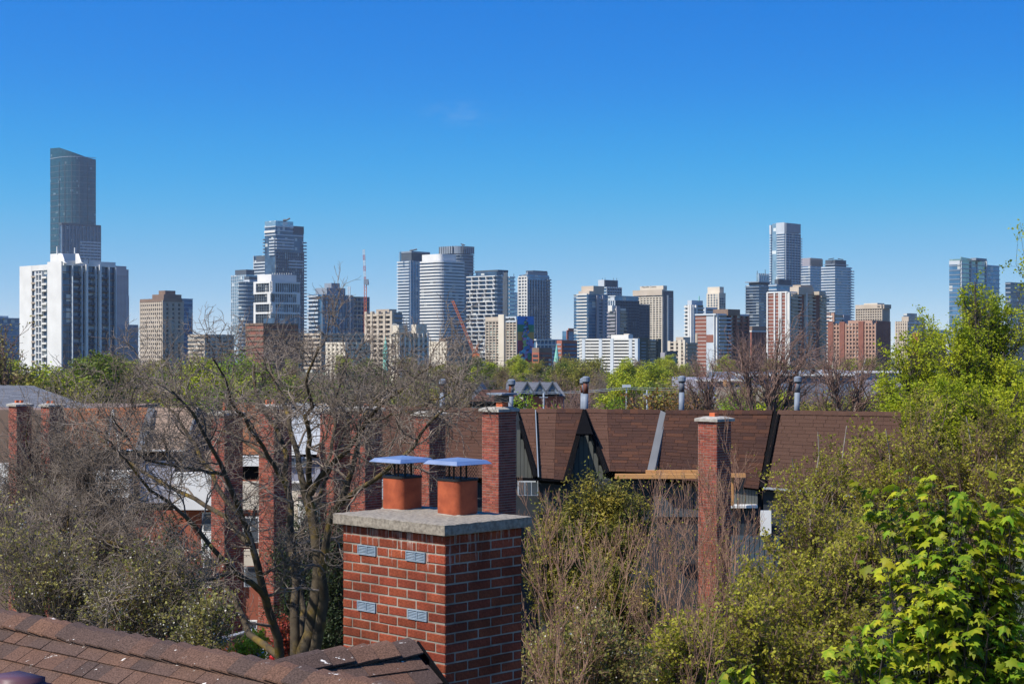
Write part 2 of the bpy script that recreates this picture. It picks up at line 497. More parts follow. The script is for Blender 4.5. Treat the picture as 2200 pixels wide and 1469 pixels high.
b = Bld('stone_tower', 'lilac grey ribbed stone tower behind the white apartment block', 'tower', 214, 219, 274, 577, 1750, M['g_dark'])
b.piers('R', us(19), 1.5, 1.0, M['lilac'])
b.block('R', 0, 0.93, 570, 590, 1.3, M['lilac'], 'parapet')
b.block('R', 0.9, 1.03, 634, 900, 1.6, M['lilac'], 'shoulder')
b = Bld('stone_block', 'low grey stone block with pale corner under the ribbed tower', 'building', 240, 250, 297, 697, 900, M['lilac'])
b.block('L', 0, 1, 695, 900, 0.4, M['offwhite'], 'pale_corner')
b.bands('R', 705, 800, 13, 0.3, 0.6, M['grey'], 0.2, 0.95)
b = Bld('brown_block', 'beige and brown apartment block with stepped brown penthouse', 'building', 303, 352, 390, 645, 1000, M['g_grey'])
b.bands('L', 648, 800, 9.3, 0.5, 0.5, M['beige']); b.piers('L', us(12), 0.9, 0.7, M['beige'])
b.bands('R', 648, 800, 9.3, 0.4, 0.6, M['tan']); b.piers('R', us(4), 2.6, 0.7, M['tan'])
b.block('LR', 0, 1, 641, 648, 0.8, M['brown'], 'parapet')
b.ph(327, 352, 390, 632, 646, M['brown']); b.ph(341, 355, 377, 624, 634, M['brown'], 'plant_room', 8)
b = Bld('glass_block', 'blue glass block beside the brown penthouse', 'building', 380, 388, 414, 641, 1040, M['g_blue'])
b.bands('LR', 641, 800, 9.3, 0.15, 0.4, M['lgrey'])
b = Bld('low_glass_block', 'low blue-grey glass block at the left edge of the picture', 'building', -60, -40, 47, 682, 1200, M['g_blue'])
b.bands('LR', 682, 800, 12, 0.3, 0.5, M['grey']); b.ph(-40, -30, 18, 678, 684, M['lgrey'])

# cluster with the stacked dark tower
b = Bld('pale_glass_tower', 'pale glass tower with dark plant room, left of the tall stacked tower', 'tower', 497, 529, 552, 590, 1500, M['g_pale'])
b.bands('LR', 592, 800, 7.0, 0.12, 0.3, M['lgrey']); b.piers('L', us(9), 0.4, 0.4, M['lgrey'])
b.ph(505, 529, 546, 579, 592, M['dgrey'])
b = Bld('round_balcony_tower', 'dark curved balcony tower below the stacked tower', 'tower', 512, 524, 557, 604, 1300, M['g_dark'], rnd=7)
b.bands('LR', 605, 800, 8.1, 0.15, 1.0, M['lgrey']); b.ph(525, 535, 556, 594, 606, M['dgrey'])
b.ph(523, 536, 557, 601, 605, M['lgrey'], 'roof_slab', 2)
b = Bld('shoulder_tower', 'shorter shoulder of the stacked tower with pale balconies', 'tower', 546, 574, 600, 548, 1600, M['g_dark'])
b.bands('L', 562, 800, 6.6, 0.4, 1.4, M['lgrey'], 0, 0.95, 'balcony'); b.block('L', 0, 0.8, 549, 562, 0.6, M['dgrey'], 'louvre')
b.piers('L', [0.99], 0.6, 1.0, M['lgrey'])
b = Bld('stacked_tower', 'tall dark glass tower of stacked volumes with balconies like teeth', 'tower', 569, 592, 652, 483, 1580, M['g_dark'])
b.ph(569, 592, 630, 474, 485, M['g_pale'], 'glass_crown', -0.6)
b.bands('LR', 485, 512, 9, 0.25, 0.6, M['lgrey'])
b.block('L', 0, 1, 495, 499, 0.9, M['offwhite'], 'ledge')
b.bands('R', 512, 540, 6.6, 0.42, 1.5, M['lgrey'], 0, 0.62, 'balcony'); b.bands('L', 512, 548, 6.6, 0.42, 1.5, M['lgrey'], 0, 0.5, 'balcony')
b.bands('R', 558, 580, 6.6, 0.42, 1.5, M['lgrey'], 0.45, 1, 'balcony')
b.bands('R', 540, 800, 6.6, 0.2, 0.4, M['grey'], 0, 1); b.piers('R', us(14), 0.7, 0.6, M['dgrey'], 540)
b.bands('R', 517, 760, 6.9, 0.4, 2.2, M['grey'], 0.98, 1.07, 'balcony'); b.bands('L', 512, 548, 6.9, 0.4, 2.0, M['grey'], 0.98, 1.05, 'balcony')
b.block('R', 0.63, 1.0, 483, 500, 0.7, M['dgrey'], 'louvre')
mb = MB(); mb.tube([W(608, 474, 1584), W(614, 473, 1584)], 1.2, 5); mb.tube([W(612, 475, 1584), W(623, 469, 1584)], 0.8, 4); mb.build('roof_crane', M['dgrey'], b.t)
b = Bld('white_frame_block', 'white block with big offset window frames and plain white penthouse', 'building', 547, 583, 643, 607, 900, M['g_grey'])
b.block('L', 0, 1, 604, 608, 0.8, M['white'], 'parapet'); b.block('R', 0, 1, 604, 608, 0.8, M['white'], 'parapet')
for y in (627, 649, 670): b.block('LR', 0, 1, y, y + 4, 0.8, M['white'], 'frame_rail')
for f, y0, y1, u0, u1 in (('L', 606, 629, 0.0, 0.06), ('L', 606, 629, 0.86, 1.0), ('R', 606, 629, 0.0, 0.12), ('L', 629, 651, 0, 0.18), ('R', 629, 651, 0.87, 1.0), ('L', 651, 800, 0.0, 0.05), ('L', 651, 800, 0.88, 1.0), ('R', 651, 672, 0, 0.12)):
    b.block(f, u0, u1, y0, y1, 0.75, M['white'], 'frame_post')
b.bands('LR', 615, 800, 7.2, 0.16, 0.35, M['dgrey']); b.piers('R', us(12, 0.12, 0.98), 0.35, 0.4, M['lgrey']); b.piers('L', us(7, 0.1, 0.95), 0.3, 0.4, M['dgrey'])
b.ph(553, 583, 637, 589, 606, M['white'])
mb = MB()
for i in range(9): mb.tube([W(586 + i * 5, 590, 905), W(586 + i * 5, 586.5, 905)], 0.2, 4)
mb.build('roof_railing', M['white'], b.t)
b = Bld('brick_low_block', 'low red brick block under the white framed block', 'building', 528, 566, 640, 694, 620, M['brick'])
b.bands('LR', 694, 800, 12, 0.35, 0.3, M['brown']); b.ph(566, 590, 632, 683, 694, M['g_dark'], 'glass_attic')
b = Bld('blue_glass_block', 'blue glass block with grey stepped plant room, before the red crane', 'building', 663, 692, 757, 632, 1000, M['g_blue'])
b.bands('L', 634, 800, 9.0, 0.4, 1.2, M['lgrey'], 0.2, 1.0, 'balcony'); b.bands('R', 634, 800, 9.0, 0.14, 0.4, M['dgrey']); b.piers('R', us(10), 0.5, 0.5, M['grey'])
b.ph(678, 702, 742, 618, 633, M['grey']); b.ph(697, 712, 730, 608, 619, M['grey'], 'plant_room', 8)
b = Bld('unfinished_block', 'unfinished concrete frame block at the foot of the red crane', 'building', 748, 758, 792, 637, 1020, M['g_dark'])
b.bands('LR', 637, 800, 9.5, 0.3, 0.8, M['tan']); b.piers('R', us(5), 0.9, 0.5, M['grey'])
b = Bld('balcony_slab', 'beige slab block with balcony rows and tall concrete fins', 'building', 789, 846, 864, 671, 800, M['g_grey'])
b.bands('L', 674, 800, 10.3, 0.42, 1.2, M['beige'], 0, 1, 'balcony'); b.piers('L', [0.02, 0.28, 0.52, 0.76, 0.98], 1.6, 1.5, M['beige'], 668)
b.bands('R', 676, 800, 10.3, 0.5, 0.5, M['grey']); b.ph(808, 836, 852, 664, 672, M['tan'])
b = Bld('cream_stepped_block', 'cream stepped block with an arched gable and paired turrets', 'building', 837, 855, 921, 712, 620, M['cream'])
b.ph(843, 857, 876, 698, 714, M['cream'], 'arched_turret', -1); b.ph(884, 894, 917, 697, 714, M['cream'], 'turret', -1)
b.piers('R', us(7, 0.05, 0.95), 0.9, 0.5, M['offwhite'], 714); b.bands('R', 718, 800, 11.5, 0.45, 0.2, M['g_grey'], 0.08, 0.95, 'window_row'); b.bands('L', 718, 800, 11.5, 0.4, 0.2, M['g_grey'], 0.25, 0.75, 'window_row')
mb = MB()
for i in range(9):
    a0 = math.pi * i / 9; a1 = math.pi * (i + 1) / 9
    c = W(848, 702, 618.2)
    mb.hexa([c + Vector((-math.cos(a0) * 1.0, 0, math.sin(a0) * 1.0)), c + Vector((-math.cos(a1) * 1.0, 0, math.sin(a1) * 1.0)), c + Vector((-math.cos(a1) * 1.0, .3, math.sin(a1) * 1.0)), c + Vector((-math.cos(a0) * 1.0, .3, math.sin(a0) * 1.0))],
            [c + Vector((-math.cos(a0) * 1.3, 0, math.sin(a0) * 1.3)), c + Vector((-math.cos(a1) * 1.3, 0, math.sin(a1) * 1.3)), c + Vector((-math.cos(a1) * 1.3, .3, math.sin(a1) * 1.3)), c + Vector((-math.cos(a0) * 1.3, .3, math.sin(a0) * 1.3))])
mb.build('arch', M['offwhite'], b.t)

# centre cluster
b = Bld('banded_tower', 'light grey banded tower with dark boxed roof, left of the rounded tower', 'tower', 855, 881, 922, 560, 1300, M['g_blue'])
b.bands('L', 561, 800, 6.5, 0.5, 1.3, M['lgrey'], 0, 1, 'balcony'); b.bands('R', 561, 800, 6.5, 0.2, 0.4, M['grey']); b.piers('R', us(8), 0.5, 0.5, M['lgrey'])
b.ph(858, 884, 924, 541, 561, M['dgrey'], 'plant_room', 1.5)
b.ph(857, 884, 924, 539.5, 542, M['grey'], 'roof_slab', 1.0); b.ph(857, 859, 862, 541, 561, M['g_pale'], 'glass_corner', 0.5)
mb = MB(); mb.tube([W(880, 540, 1306), W(886, 538, 1306)], 1.0, 5); mb.tube([W(882, 539, 1306), W(896, 535.5, 1306)], 0.6, 4); mb.build('roof_crane', M['dgrey'], b.t)
b = Bld('dark_lattice_tower', 'dark tower with a rounded lattice crown behind the rounded white tower', 'tower', 945, 983, 1017, 545, 1500, M['g_dark'], rnd=12)
b.bands('LR', 546, 800, 6.4, 0.34, 1.3, M['grey'], name='balcony')
mb = MB(); mb.prism([tuple(p) for p in b.outset(b.path, 0.6)] + [tuple(b.poly[-1])], b.z(544), b.z(528)); mb.build('lattice_crown', M['grey'], b.t)
for u in us(14): pass
b.piers('R', us(7, 0.2, 1), 0.5, 1.0, M['dgrey'], 528, 544); b.piers('L', us(7, 0.25, 1), 0.5, 1.0, M['dgrey'], 528, 544)
mb = MB(); mb.tube([W(993, 528, 1506), W(996, 525, 1506)], 0.8, 4); mb.tube([W(990, 524, 1506), W(999, 527, 1506)], 0.5, 4); mb.build('roof_crane', M['dgrey'], b.t)
b = Bld('rounded_white_tower', 'white rounded tower with wavy horizontal bands and plain white top', 'tower', 904, 946, 996, 560, 1100, M['g_dark'], rnd=5.5)
b.bands('LR', 560, 800, 6.9, 0.5, 0.9, M['white'])
mb = MB(); pp = b.outset(b.path, -1.2); mb.prism([tuple(p) for p in pp[:-1]] + [tuple(pp[-1] - DR * 6)] + [tuple(b.poly[-1])], b.top, b.z(545)); mb.build('penthouse', M['white'], b.t)
b = Bld('zigzag_tower', 'tower with white zigzag balconies, behind the hotel with the mural', 'tower', 1005, 1067, 1080, 590, 1000, M['g_dark'])
b.bands('L', 592, 800, 9.1, 0.20, 1.3, M['white'], 0, 1, 'balcony'); b.bands('R', 592, 800, 9.1, 0.16, 0.4, M['lgrey'])
pit = 9.1 * 1000 / F
for k in range(18):
    for j in range(4):
        u = 0.07 + j * 0.25 + (0.06 if (k // 3) % 2 else 0.0)
        z1 = b.z(592) - k * pit
        A, B = b.C + DL * (b.a * u), b.C + DL * (b.a * (u + 0.014))
        off = DL * (b.a * 0.015)
        mb = MB(); mb.hexa([(*(A - off + NL * 0.05), z1 - pit), (*(B - off + NL * 0.05), z1 - pit), (*(B - off + NL * 1.25), z1 - pit), (*(A - off + NL * 1.25), z1 - pit)],
                           [(*(A + off + NL * 0.05), z1), (*(B + off + NL * 0.05), z1), (*(B + off + NL * 1.25), z1), (*(A + off + NL * 1.25), z1)])
        mb.build('balcony_fin', M['white'], b.t)
b.ph(1022, 1067, 1082, 583, 592, M['g_dark'], 'glass_attic', 2); b.ph(1020, 1070, 1092, 579.5, 583, M['dgrey'], 'roof_slab', 4)
b = Bld('dark_spine_block', 'dark spine and pale glazed wing at the back of the zigzag tower', 'tower', 1070, 1091, 1105, 594, 1050, M['g_pale'])
b.block('L', 0.0, 1.0, 583, 900, 0.6, M['dgrey'], 'dark_spine'); b.bands('R', 594, 800, 8.7, 0.3, 1.0, M['lgrey'], 0.1, 1, 'balcony'); b.mast(1104, 588, 594, 0.2)
b = Bld('far_pale_tower', 'far pale slim tower seen between the zigzag and grey towers', 'tower', 1097, 1103, 1118, 628, 1750, M['g_pale'])
b.bands('LR', 628, 800, 6, 0.4, 1.0, M['lgrey'])
b = Bld('grey_faceted_tower', 'grey blue faceted tower with sloping top, right of the mural', 'tower', 1115, 1134, 1180, 590, 1300, M['g_blue'])
b.bands('L', 593, 800, 6.7, 0.35, 1.0, M['offwhite'], 0, 1, 'balcony'); b.piers('L', [0.0, 0.3, 0.62, 1.0], 0.9, 1.1, M['offwhite'], 596)
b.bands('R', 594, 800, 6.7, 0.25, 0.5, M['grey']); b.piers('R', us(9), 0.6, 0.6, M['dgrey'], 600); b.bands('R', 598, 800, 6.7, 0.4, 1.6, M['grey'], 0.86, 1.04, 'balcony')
mb = MB(); p = [b.C + DL * (b.a * .7), b.C + DL * 0.0, b.C + DR * (b.b * .93), b.C + DR * (b.b * .93) + DL * (b.a * .7)]
mb.prism([tuple(x) for x in p], [b.top] * 4, [zat(595, 1300), zat(583, 1300), zat(583.5, 1300), zat(583, 1300)]); mb.build('sloping_crown', M['grey'], b.t)
b.ph(1130, 1145, 1176, 581, 584, M['dgrey'], 'roof_rim', 6)

# hotel with the mural
b = Bld('hotel', 'beige hotel slab with a tall central pier and colourful mural end wall', 'hotel', 1045, 1111, 1146, 681, 650, M['g_hotel'])
b.bands('L', 689, 830, 6.2, 0.40, 0.35, M['beige']); b.piers('L', us(10), 0.40, 0.5, M['beige'], 686)
b.block('L', 0.35, 0.53, 675, 850, 1.4, M['cream'], 'central_pier'); b.block('L', 0.53, 1.0, 680, 689, 0.6, M['beige'], 'parapet'); b.block('L', 0.0, 0.35, 679.5, 692, 0.55, M['lgrey'], 'sign_panel')
mu = b.block('R', 0, 1, 679, 850, 0.25, mat('mural_blue', (0.02, 0.17, 0.50), 0.7, (0.03, 0.20, 0.55), 0.5), 'mural')
MC = {'g': (0.01, 0.20, 0.10), 'y': (0.50, 0.27, 0.06), 'r': (0.33, 0.03, 0.06), 'k': (0.02, 0.03, 0.05), 'b': (0.04, 0.16, 0.38), 'c': (0.10, 0.36, 0.50), 'o': (0.60, 0.16, 0.06), 'p': (0.28, 0.22, 0.42), 'l': (0.30, 0.42, 0.14), 'w': (0.45, 0.48, 0.55), 'm': (0.42, 0.10, 0.30)}
MM = {k: mat('mural_' + k, v, 0.7) for k, v in MC.items()}
def mural_piece(k, pts, o):
    """pts: (u, v) on the end wall, v in photo pixels of height"""
    f = [b.C + DR * (b.b * u) + NR * o for u, v in pts]; n3 = Vector((NR.x, NR.y, 0)) * 0.06
    P = [Vector((p.x, p.y, b.z(v))) for p, (u, v) in zip(f, pts)]
    mm = MB(); n = len(P)
    mm.poly(P); mm.poly([p - n3 for p in reversed(P)])
    for i in range(n): mm.poly([P[i], P[i] - n3, P[(i+1) % n] - n3, P[(i+1) % n]])
    ob = mm.build('mural_patch', MM[k], None); ob.parent = mu; setloc(ob, mu)
for k, v0, v1 in (('g', 697, 713), ('y', 713, 731), ('r', 731, 790)):
    mural_piece(k, [(0, v0), (1, v0), (1, v1), (0, v1)], 0.33)
mrng = random.Random(5)
for i in range(46):       # an abstract patchwork of facets up the middle of the wall
    v = 684 + i * 1.95; hw = 0.10 + 0.30 * min(1, max(0, (v - 700) / 55.0))
    uc = 0.5 + mrng.uniform(-hw, hw); s = 0.06 + 0.09 * min(1, (v - 680) / 60.0)
    pts = []
    a0 = mrng.uniform(0, 6.28)
    for j in range(4 + i % 2):
        an = a0 + j * 6.28 / (4 + i % 2); rr = mrng.uniform(0.7, 1.25)
        pts.append((min(0.98, max(0.02, uc + s * rr * math.cos(an))), v + s * 36 * rr * math.sin(an)))
    mural_piece(mrng.choice('kkbbcopplwmgc'), pts, 0.41 + 0.012 * i)

def lettering(b, text, face, u, y, size_px, o, m, align='LEFT'):
    cu = bpy.data.curves.new('lettering', 'FONT'); cu.body = text; cu.size = size_px * b.D / F * 1.35; cu.extrude = 0.08; cu.align_x = align
    tmp = bpy.data.objects.new('lettering_outline', cu); COL.objects.link(tmp)
    dg = bpy.context.evaluated_depsgraph_get(); dg.update()
    me = bpy.data.meshes.new_from_object(tmp.evaluated_get(dg)); me.materials.clear(); me.materials.append(m)
    bpy.data.objects.remove(tmp, do_unlink=True)
    ob = bpy.data.objects.new('lettering', me); link(ob, b.t)
    d, n, ln = (DL, NL, b.a) if face == 'L' else (DR, NR, b.b)
    p = b.C + d * (ln * u) + n * o
    x = -d if face == 'L' else d
    ob.matrix_local = Matrix.Translation((p.x - b.C.x, p.y - b.C.y, b.z(y))) @ Matrix(((x.x, 0, n.x), (x.y, 0, n.y), (0, 1, 0))).to_4x4()
    return ob
lettering(b, 'parkside', 'L', 0.33, 687, 6.0, 0.7, M['letter'])

b = Bld('cream_midrise', 'cream mid-rise with dark windows at the foot of the orange crane', 'building', 918, 962, 1010, 735, 700, M['g_grey'])
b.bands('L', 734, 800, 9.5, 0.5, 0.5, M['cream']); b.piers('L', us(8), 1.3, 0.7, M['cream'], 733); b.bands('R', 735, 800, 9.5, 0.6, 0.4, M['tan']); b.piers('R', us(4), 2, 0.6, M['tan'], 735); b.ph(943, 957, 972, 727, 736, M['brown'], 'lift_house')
b = Bld('white_terrace_block', 'long low white-roofed block right of the mural', 'building', 1140, 1152, 1216, 731, 800, M['g_blue'])
b.block('LR', 0, 1, 728.5, 731, 0.9, M['white'], 'roof_edge'); b.bands('R', 739, 800, 9, 0.3, 0.8, M['white']); b.piers('R', us(9), 0.4, 0.5, M['white'])
b = Bld('brick_school', 'low red brick building with curved dark roof beside the mural', 'building', 1143, 1158, 1186, 757, 560, M['redbrick'])
b.bands('L', 762, 800, 9, 0.5, 0.15, M['g_grey'], 0.15, 0.85, 'window_row'); b.bands('R', 762, 800, 9, 0.5, 0.15, M['g_grey'], 0.1, 0.9, 'window_row'); b.ph(1143, 1158, 1186, 747, 757, M['brown'], 'roof', 0.5)
b = Bld('red_frame_block', 'dark block with a red brick frame left of the balconied condo', 'building', 1208, 1217, 1238, 711, 1000, M['g_blue'])
b.block('R', 0, 0.16, 709, 900, 0.6, M['redbrick'], 'brick_frame'); b.block('R', 0.84, 1, 709, 900, 0.6, M['redbrick'], 'brick_frame'); b.block('R', 0.16, 0.84, 705, 712, 0.6, M['redbrick'], 'brick_frame')
b = Bld('red_low_block', 'low red brick block below the red-framed block', 'building', 1196, 1207, 1240, 731, 760, M['redbrick'])
b.bands('R', 738, 800, 9, 0.5, 0.2, M['g_blue'], 0.1, 0.95, 'window_row'); b.bands('L', 738, 800, 9, 0.4, 0.2, M['lilac'], 0.1, 0.95, 'window_row')
# church spire
t = thing('church_spire', 'slim green copper church spire above the trees', 'spire', (W(1196, 800, 600).x, 600, 0))
mb = MB(); c = Vector((W(1196, 800, 600).x, 600))
mb.prism([(c.x-1.1, c.y-1.1), (c.x+1.1, c.y-1.1), (c.x+1.1, c.y+1.1), (c.x-1.1, c.y+1.1)], 0, zat(776, 600)); mb.build('tower_shaft', M['beige'], t)
mb = MB(); n = 8
ring = [(c.x + 1.25 * math.cos(6.283*i/n + .39), c.y + 1.25 * math.sin(6.283*i/n + .39), zat(778, 600)) for i in range(n)]
ring2 = [(c.x + 0.45 * math.cos(6.283*i/n + .39), c.y + 0.45 * math.sin(6.283*i/n + .39), zat(752, 600)) for i in range(n)]
for i in range(n):
    j = (i+1) % n
    mb.poly([ring[i], ring[j], ring2[j], ring2[i]]); mb.poly([ring2[i], ring2[j], (c.x, c.y, zat(737, 600))])
mb.build('spire_cone', M['copper'], t)
t = thing('copper_turret', 'small green copper turret behind the bare tree, left of the cream block', 'turret', (W(828.5, 800, 560).x, 560, 0))
c = Vector((W(828.5, 800, 560).x, 560)); mb = MB()
mb.prism([(c.x + .9*math.cos(i*1.047), c.y + .9*math.sin(i*1.047)) for i in range(6)], 0, zat(760, 560)); mb.build('shaft', M['copper'], t)
mb = MB(); rg = [(c.x + 1.1*math.cos(i*1.047), c.y + 1.1*math.sin(i*1.047), zat(760, 560)) for i in range(6)]
for i in range(6): mb.poly([rg[i], rg[(i+1) % 6], (c.x, c.y, zat(722, 560))])
mb.build('cone_roof', M['copper'], t)

# right of centre
b = Bld('balconied_condo', 'tall condo with white banded front, glass corner and beige stepped top', 'building', 1233, 1264, 1306, 632, 900, M['g_blue'])
b.bands('L', 631, 800, 7.0, 0.42, 1.3, M['offwhite'], 0.0, 0.72, 'balcony'); b.bands('L', 632, 800, 7.0, 0.15, 0.4, M['grey'], 0.74, 1.0)
b.bands('R', 632, 800, 7.0, 0.15, 0.4, M['grey'], 0.0, 0.4); b.piers('R', [0.42, 0.72], 1.6, 1.0, M['lilac'], 634); b.bands('R', 640, 800, 7.0, 0.45, 0.8, M['lilac'], 0.42, 0.95, 'balcony')
b.ph(1243, 1266, 1288, 625, 633, M['beige'], 'penthouse', 1.5); b.ph(1249, 1275, 1298, 614, 630, M['beige'], 'plant_room', 4)
b = Bld('boxed_roof_tower', 'grey glass tower with a pale-framed box roof behind the balconied condo', 'tower', 1280, 1303, 1334, 616, 1200, M['g_blue'])
b.bands('LR', 617, 800, 6.6, 0.3, 0.6, M['lgrey']); b.piers('R', us(7), 0.5, 0.8, M['grey']); b.ph(1285, 1298, 1328, 601, 617, M['lgrey'], 'roof_box', 2); b.ph(1299, 1300, 1326, 602, 615, M['dgrey'], 'louvre', 1.2)
for x in (1294, 1300, 1318, 1325): b.mast(x, 597, 602, 0.15)
b = Bld('blue_grid_block', 'broad blue gridded glass block stepping down to the right', 'building', 1303, 1322, 1372, 637, 1000, M['g_blue'])
b.bands('LR', 645, 800, 6.4, 0.16, 0.4, M['grey']); b.piers('R', us(16), 0.5, 0.55, M['dgrey'], 645); b.piers('L', us(5), 0.6, 0.6, M['lgrey'], 645)
b.block('LR', 0, 1, 635, 637, 0.7, M['lgrey'], 'roof_edge'); b.block('L', 0.05, 0.5, 637, 646, 0.5, M['lgrey'], 'louvre')
b = Bld('blue_grid_wing', 'lower right wing of the blue gridded block', 'building', 1340, 1369, 1394, 653, 1020, M['g_blue'])
b.bands('LR', 655, 800, 6.4, 0.16, 0.4, M['grey']); b.piers('R', us(9), 0.5, 0.55, M['dgrey'])
b = Bld('white_box_tower', 'slim grey tower with a white box and banded flank before the blue grid', 'tower', 1306, 1323, 1345, 662, 850, M['g_grey'])
b.ph(1306, 1315, 1323, 656, 668, M['offwhite'], 'white_box', -0.5, 0); b.block('R', 0.0, 0.35, 657, 900, 0.6, M['lilac'], 'grey_spine'); b.bands('R', 670, 800, 7.4, 0.4, 1.0, M['tan'], 0.36, 1, 'balcony'); b.bands('L', 670, 800, 7.4, 0.35, 0.8, M['lilac'], 0.0, 1, 'balcony')
b = Bld('gridded_tower', 'tall beige gridded tower with a sign on its roof box', 'tower', 1362, 1425, 1446, 630, 1300, M['g_grey'])
b.bands('L', 637, 800, 4.9, 0.42, 0.8, M['cream'], 0.02, 1.0); b.piers('L', us(10, 0.02, 0.98), 0.8, 1.0, M['cream'], 637); b.block('L', 0.0, 1.0, 622, 634, 1.6, M['beige'], 'top_frame')
b.block('R', 0, 1, 624, 900, 0.4, M['dgrey'], 'dark_flank'); b.bands('R', 640, 800, 4.9, 0.35, 0.7, M['grey'], 0.45, 1.0); b.block('R', 0.3, 0.42, 634, 900, 1.4, M['offwhite'], 'white_fin')
b.ph(1375, 1425, 1433, 613.5, 622, M['cream'], 'sign_box', 3, 0.5)
lb = lettering(b, 'Manulife Centre', 'L', 0.72, 617.5, 4.6, 0.4, M['letter'])
b = Bld('long_terrace_block', 'long low block of white balcony rows with dark olive end wall', 'building', 1248, 1371, 1419, 729, 600, M['g_grey'])
b.bands('L', 727, 800, 6.9, 0.5, 0.9, M['offwhite'], 0, 1, 'balcony'); b.piers('L', [0.0, 0.10, 0.42, 0.62, 0.92], 1.5, 1.1, M['lgrey'], 727)
olive = mat('olive_brick', (0.085, 0.085, 0.065), 0.9, (0.11, 0.105, 0.085), 0.2)
b.block('R', 0, 0.42, 725, 900, 0.4, olive, 'end_wall'); b.block('R', 0.85, 1, 727, 900, 0.4, olive, 'end_wall'); b.bands('R', 732, 800, 6.9, 0.35, 0.7, olive, 0.42, 0.85, 'balcony'); b.bands('R', 735, 800, 6.9, 0.3, 0.5, M['grey'], 0.1, 0.3, 'balcony')
b.ph(1313, 1350, 1360, 719, 730, M['offwhite'], 'roof_box'); b.ph(1340, 1352, 1357, 717, 722, M['cream'], 'plant_room', 8)
b = Bld('small_grey_block', 'small grey block with green glazing right of the olive end wall', 'building', 1419, 1428, 1453, 757, 560, M['lilac'])
b.block('R', 0.05, 1, 754, 762, 0.5, M['dgrey'], 'dark_top'); b.block('R', 0.1, 0.98, 769, 780, 0.3, M['g_teal'], 'glazing'); b.piers('R', us(9, 0.1, 0.98), 0.2, 0.45, M['copper'], 769, 780)
b = Bld('beige_apartments', 'beige apartment block with window columns left of the brick slab', 'building', 1437, 1474, 1497, 736, 620, M['g_grey'])
for u0, u1 in ((0.0, 0.12), (0.22, 0.40), (0.52, 0.66), (0.86, 1.0)): b.block('L', u0, u1, 730 if u0 < 0.3 else 732, 900, 0.7, M['cream'], 'pier')
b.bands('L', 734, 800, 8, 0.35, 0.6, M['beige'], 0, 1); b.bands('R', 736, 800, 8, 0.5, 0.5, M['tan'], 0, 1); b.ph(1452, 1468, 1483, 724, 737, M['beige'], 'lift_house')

b = Bld('white_grey_tower', 'white and grey balconied tower left of the brick slabs', 'tower', 1472, 1486, 1511, 655, 900, M['g_grey'])
b.bands('L', 657, 800, 8, 0.45, 1.1, M['offwhite'], 0.2, 1, 'balcony'); b.piers('L', [0.0, 0.25], 1.4, 1.3, M['white'], 655); b.bands('R', 660, 800, 8, 0.4, 0.8, M['lgrey'], 0, 1, 'balcony'); b.piers('R', [0.05, 0.3], 1.3, 1.2, M['white'], 655)
b.ph(1477, 1486, 1510, 645, 657, M['lgrey'], 'plant_room', 2); b.mast(1502, 636, 646, 0.3, M['copper'])
b = Bld('cream_tower', 'slim cream tower with vertical window strips and notched top', 'tower', 1518, 1545, 1559, 629, 1200, M['cream'])
for k, u in enumerate((0.12, 0.32, 0.55, 0.78)): b.bands('L', 632, 800, 5.6, 0.62, 0.12, M['g_dark'], u, u + 0.11, 'window')
for k, u in enumerate((0.08, 0.38, 0.68)): b.bands('R', 640, 800, 5.6, 0.62, 0.12, M['g_dark'], u, u + 0.2, 'window')
b.ph(1520, 1546, 1555, 616, 630, M['cream'], 'crown')
b = Bld('grey_link_block', 'small grey block between the white tower and cream tower', 'building', 1506, 1516, 1541, 660, 1000, M['lgrey'])
b.bands('R', 664, 800, 8, 0.4, 0.2, M['g_grey'], 0.1, 0.9, 'window_row')
b = Bld('brick_slab', 'brown brick slab with white floor lines and brown roof box', 'building', 1495, 1537, 1606, 677, 700, M['g_grey'])
b.block('L', 0.0, 0.44, 677, 900, 0.30, M['lgrey'], 'grey_strip'); b.block('L', 0.44, 1.0, 677, 900, 0.35, M['brick'], 'brick_wall'); b.bands('L', 683, 800, 8.1, 0.12, 0.45, M['offwhite'], 0.44, 1, 'floor_line'); b.bands('L', 719, 740, 8.1, 1.0, 0.40, M['brick'], 0.08, 0.43, 'brick_panel'); b.block('L', 0.88, 1.0, 717, 741, 0.6, M['tan'], 'tan_panel')
b.block('L', 0.0, 0.03, 675, 900, 0.9, M['white'], 'white_edge'); b.block('R', 0.0, 0.04, 675, 900, 0.9, M['white'], 'white_edge')
b.bands('R', 682, 800, 8.1, 0.38, 1.3, M['lgrey'], 0.05, 0.42, 'balcony'); b.bands('R', 682, 800, 8.1, 0.5, 0.6, M['brick'], 0.42, 1.0); b.piers('R', [0.42, 0.6, 0.8, 0.99], 1.0, 0.9, M['brick'], 677); b.block('LR', 0, 1, 673.5, 677, 0.7, M['lgrey'], 'parapet')
b.ph(1532, 1564, 1590, 664, 676, M['brown'], 'roof_box')
b = Bld('dark_balcony_tower', 'dark blue balcony tower with a projecting roof slab', 'tower', 1602, 1630, 1656, 612, 1200, M['g_dark'])
b.bands('LR', 616, 800, 6.4, 0.22, 1.1, M['grey'], name='balcony'); b.ph(1609, 1632, 1654, 605, 613, M['dgrey']); b.ph(1600, 1630, 1656, 604.5, 606.5, M['grey'], 'roof_slab', -0.5, 0)
b = Bld('far_glass_block', 'far pale glass block behind the dark balcony tower', 'tower', 1625, 1630, 1658, 587, 1650, M['g_pale'])
b.piers('R', us(8), 0.6, 0.5, M['lgrey']); b.mast(1627, 582, 590, 0.3); b.mast(1644, 579, 590, 0.3)
b = Bld('tall_pale_tower', 'tallest pale tower on the right with a chiselled grey crown', 'tower', 1655, 1687, 1718, 500, 1500, M['g_blue'])
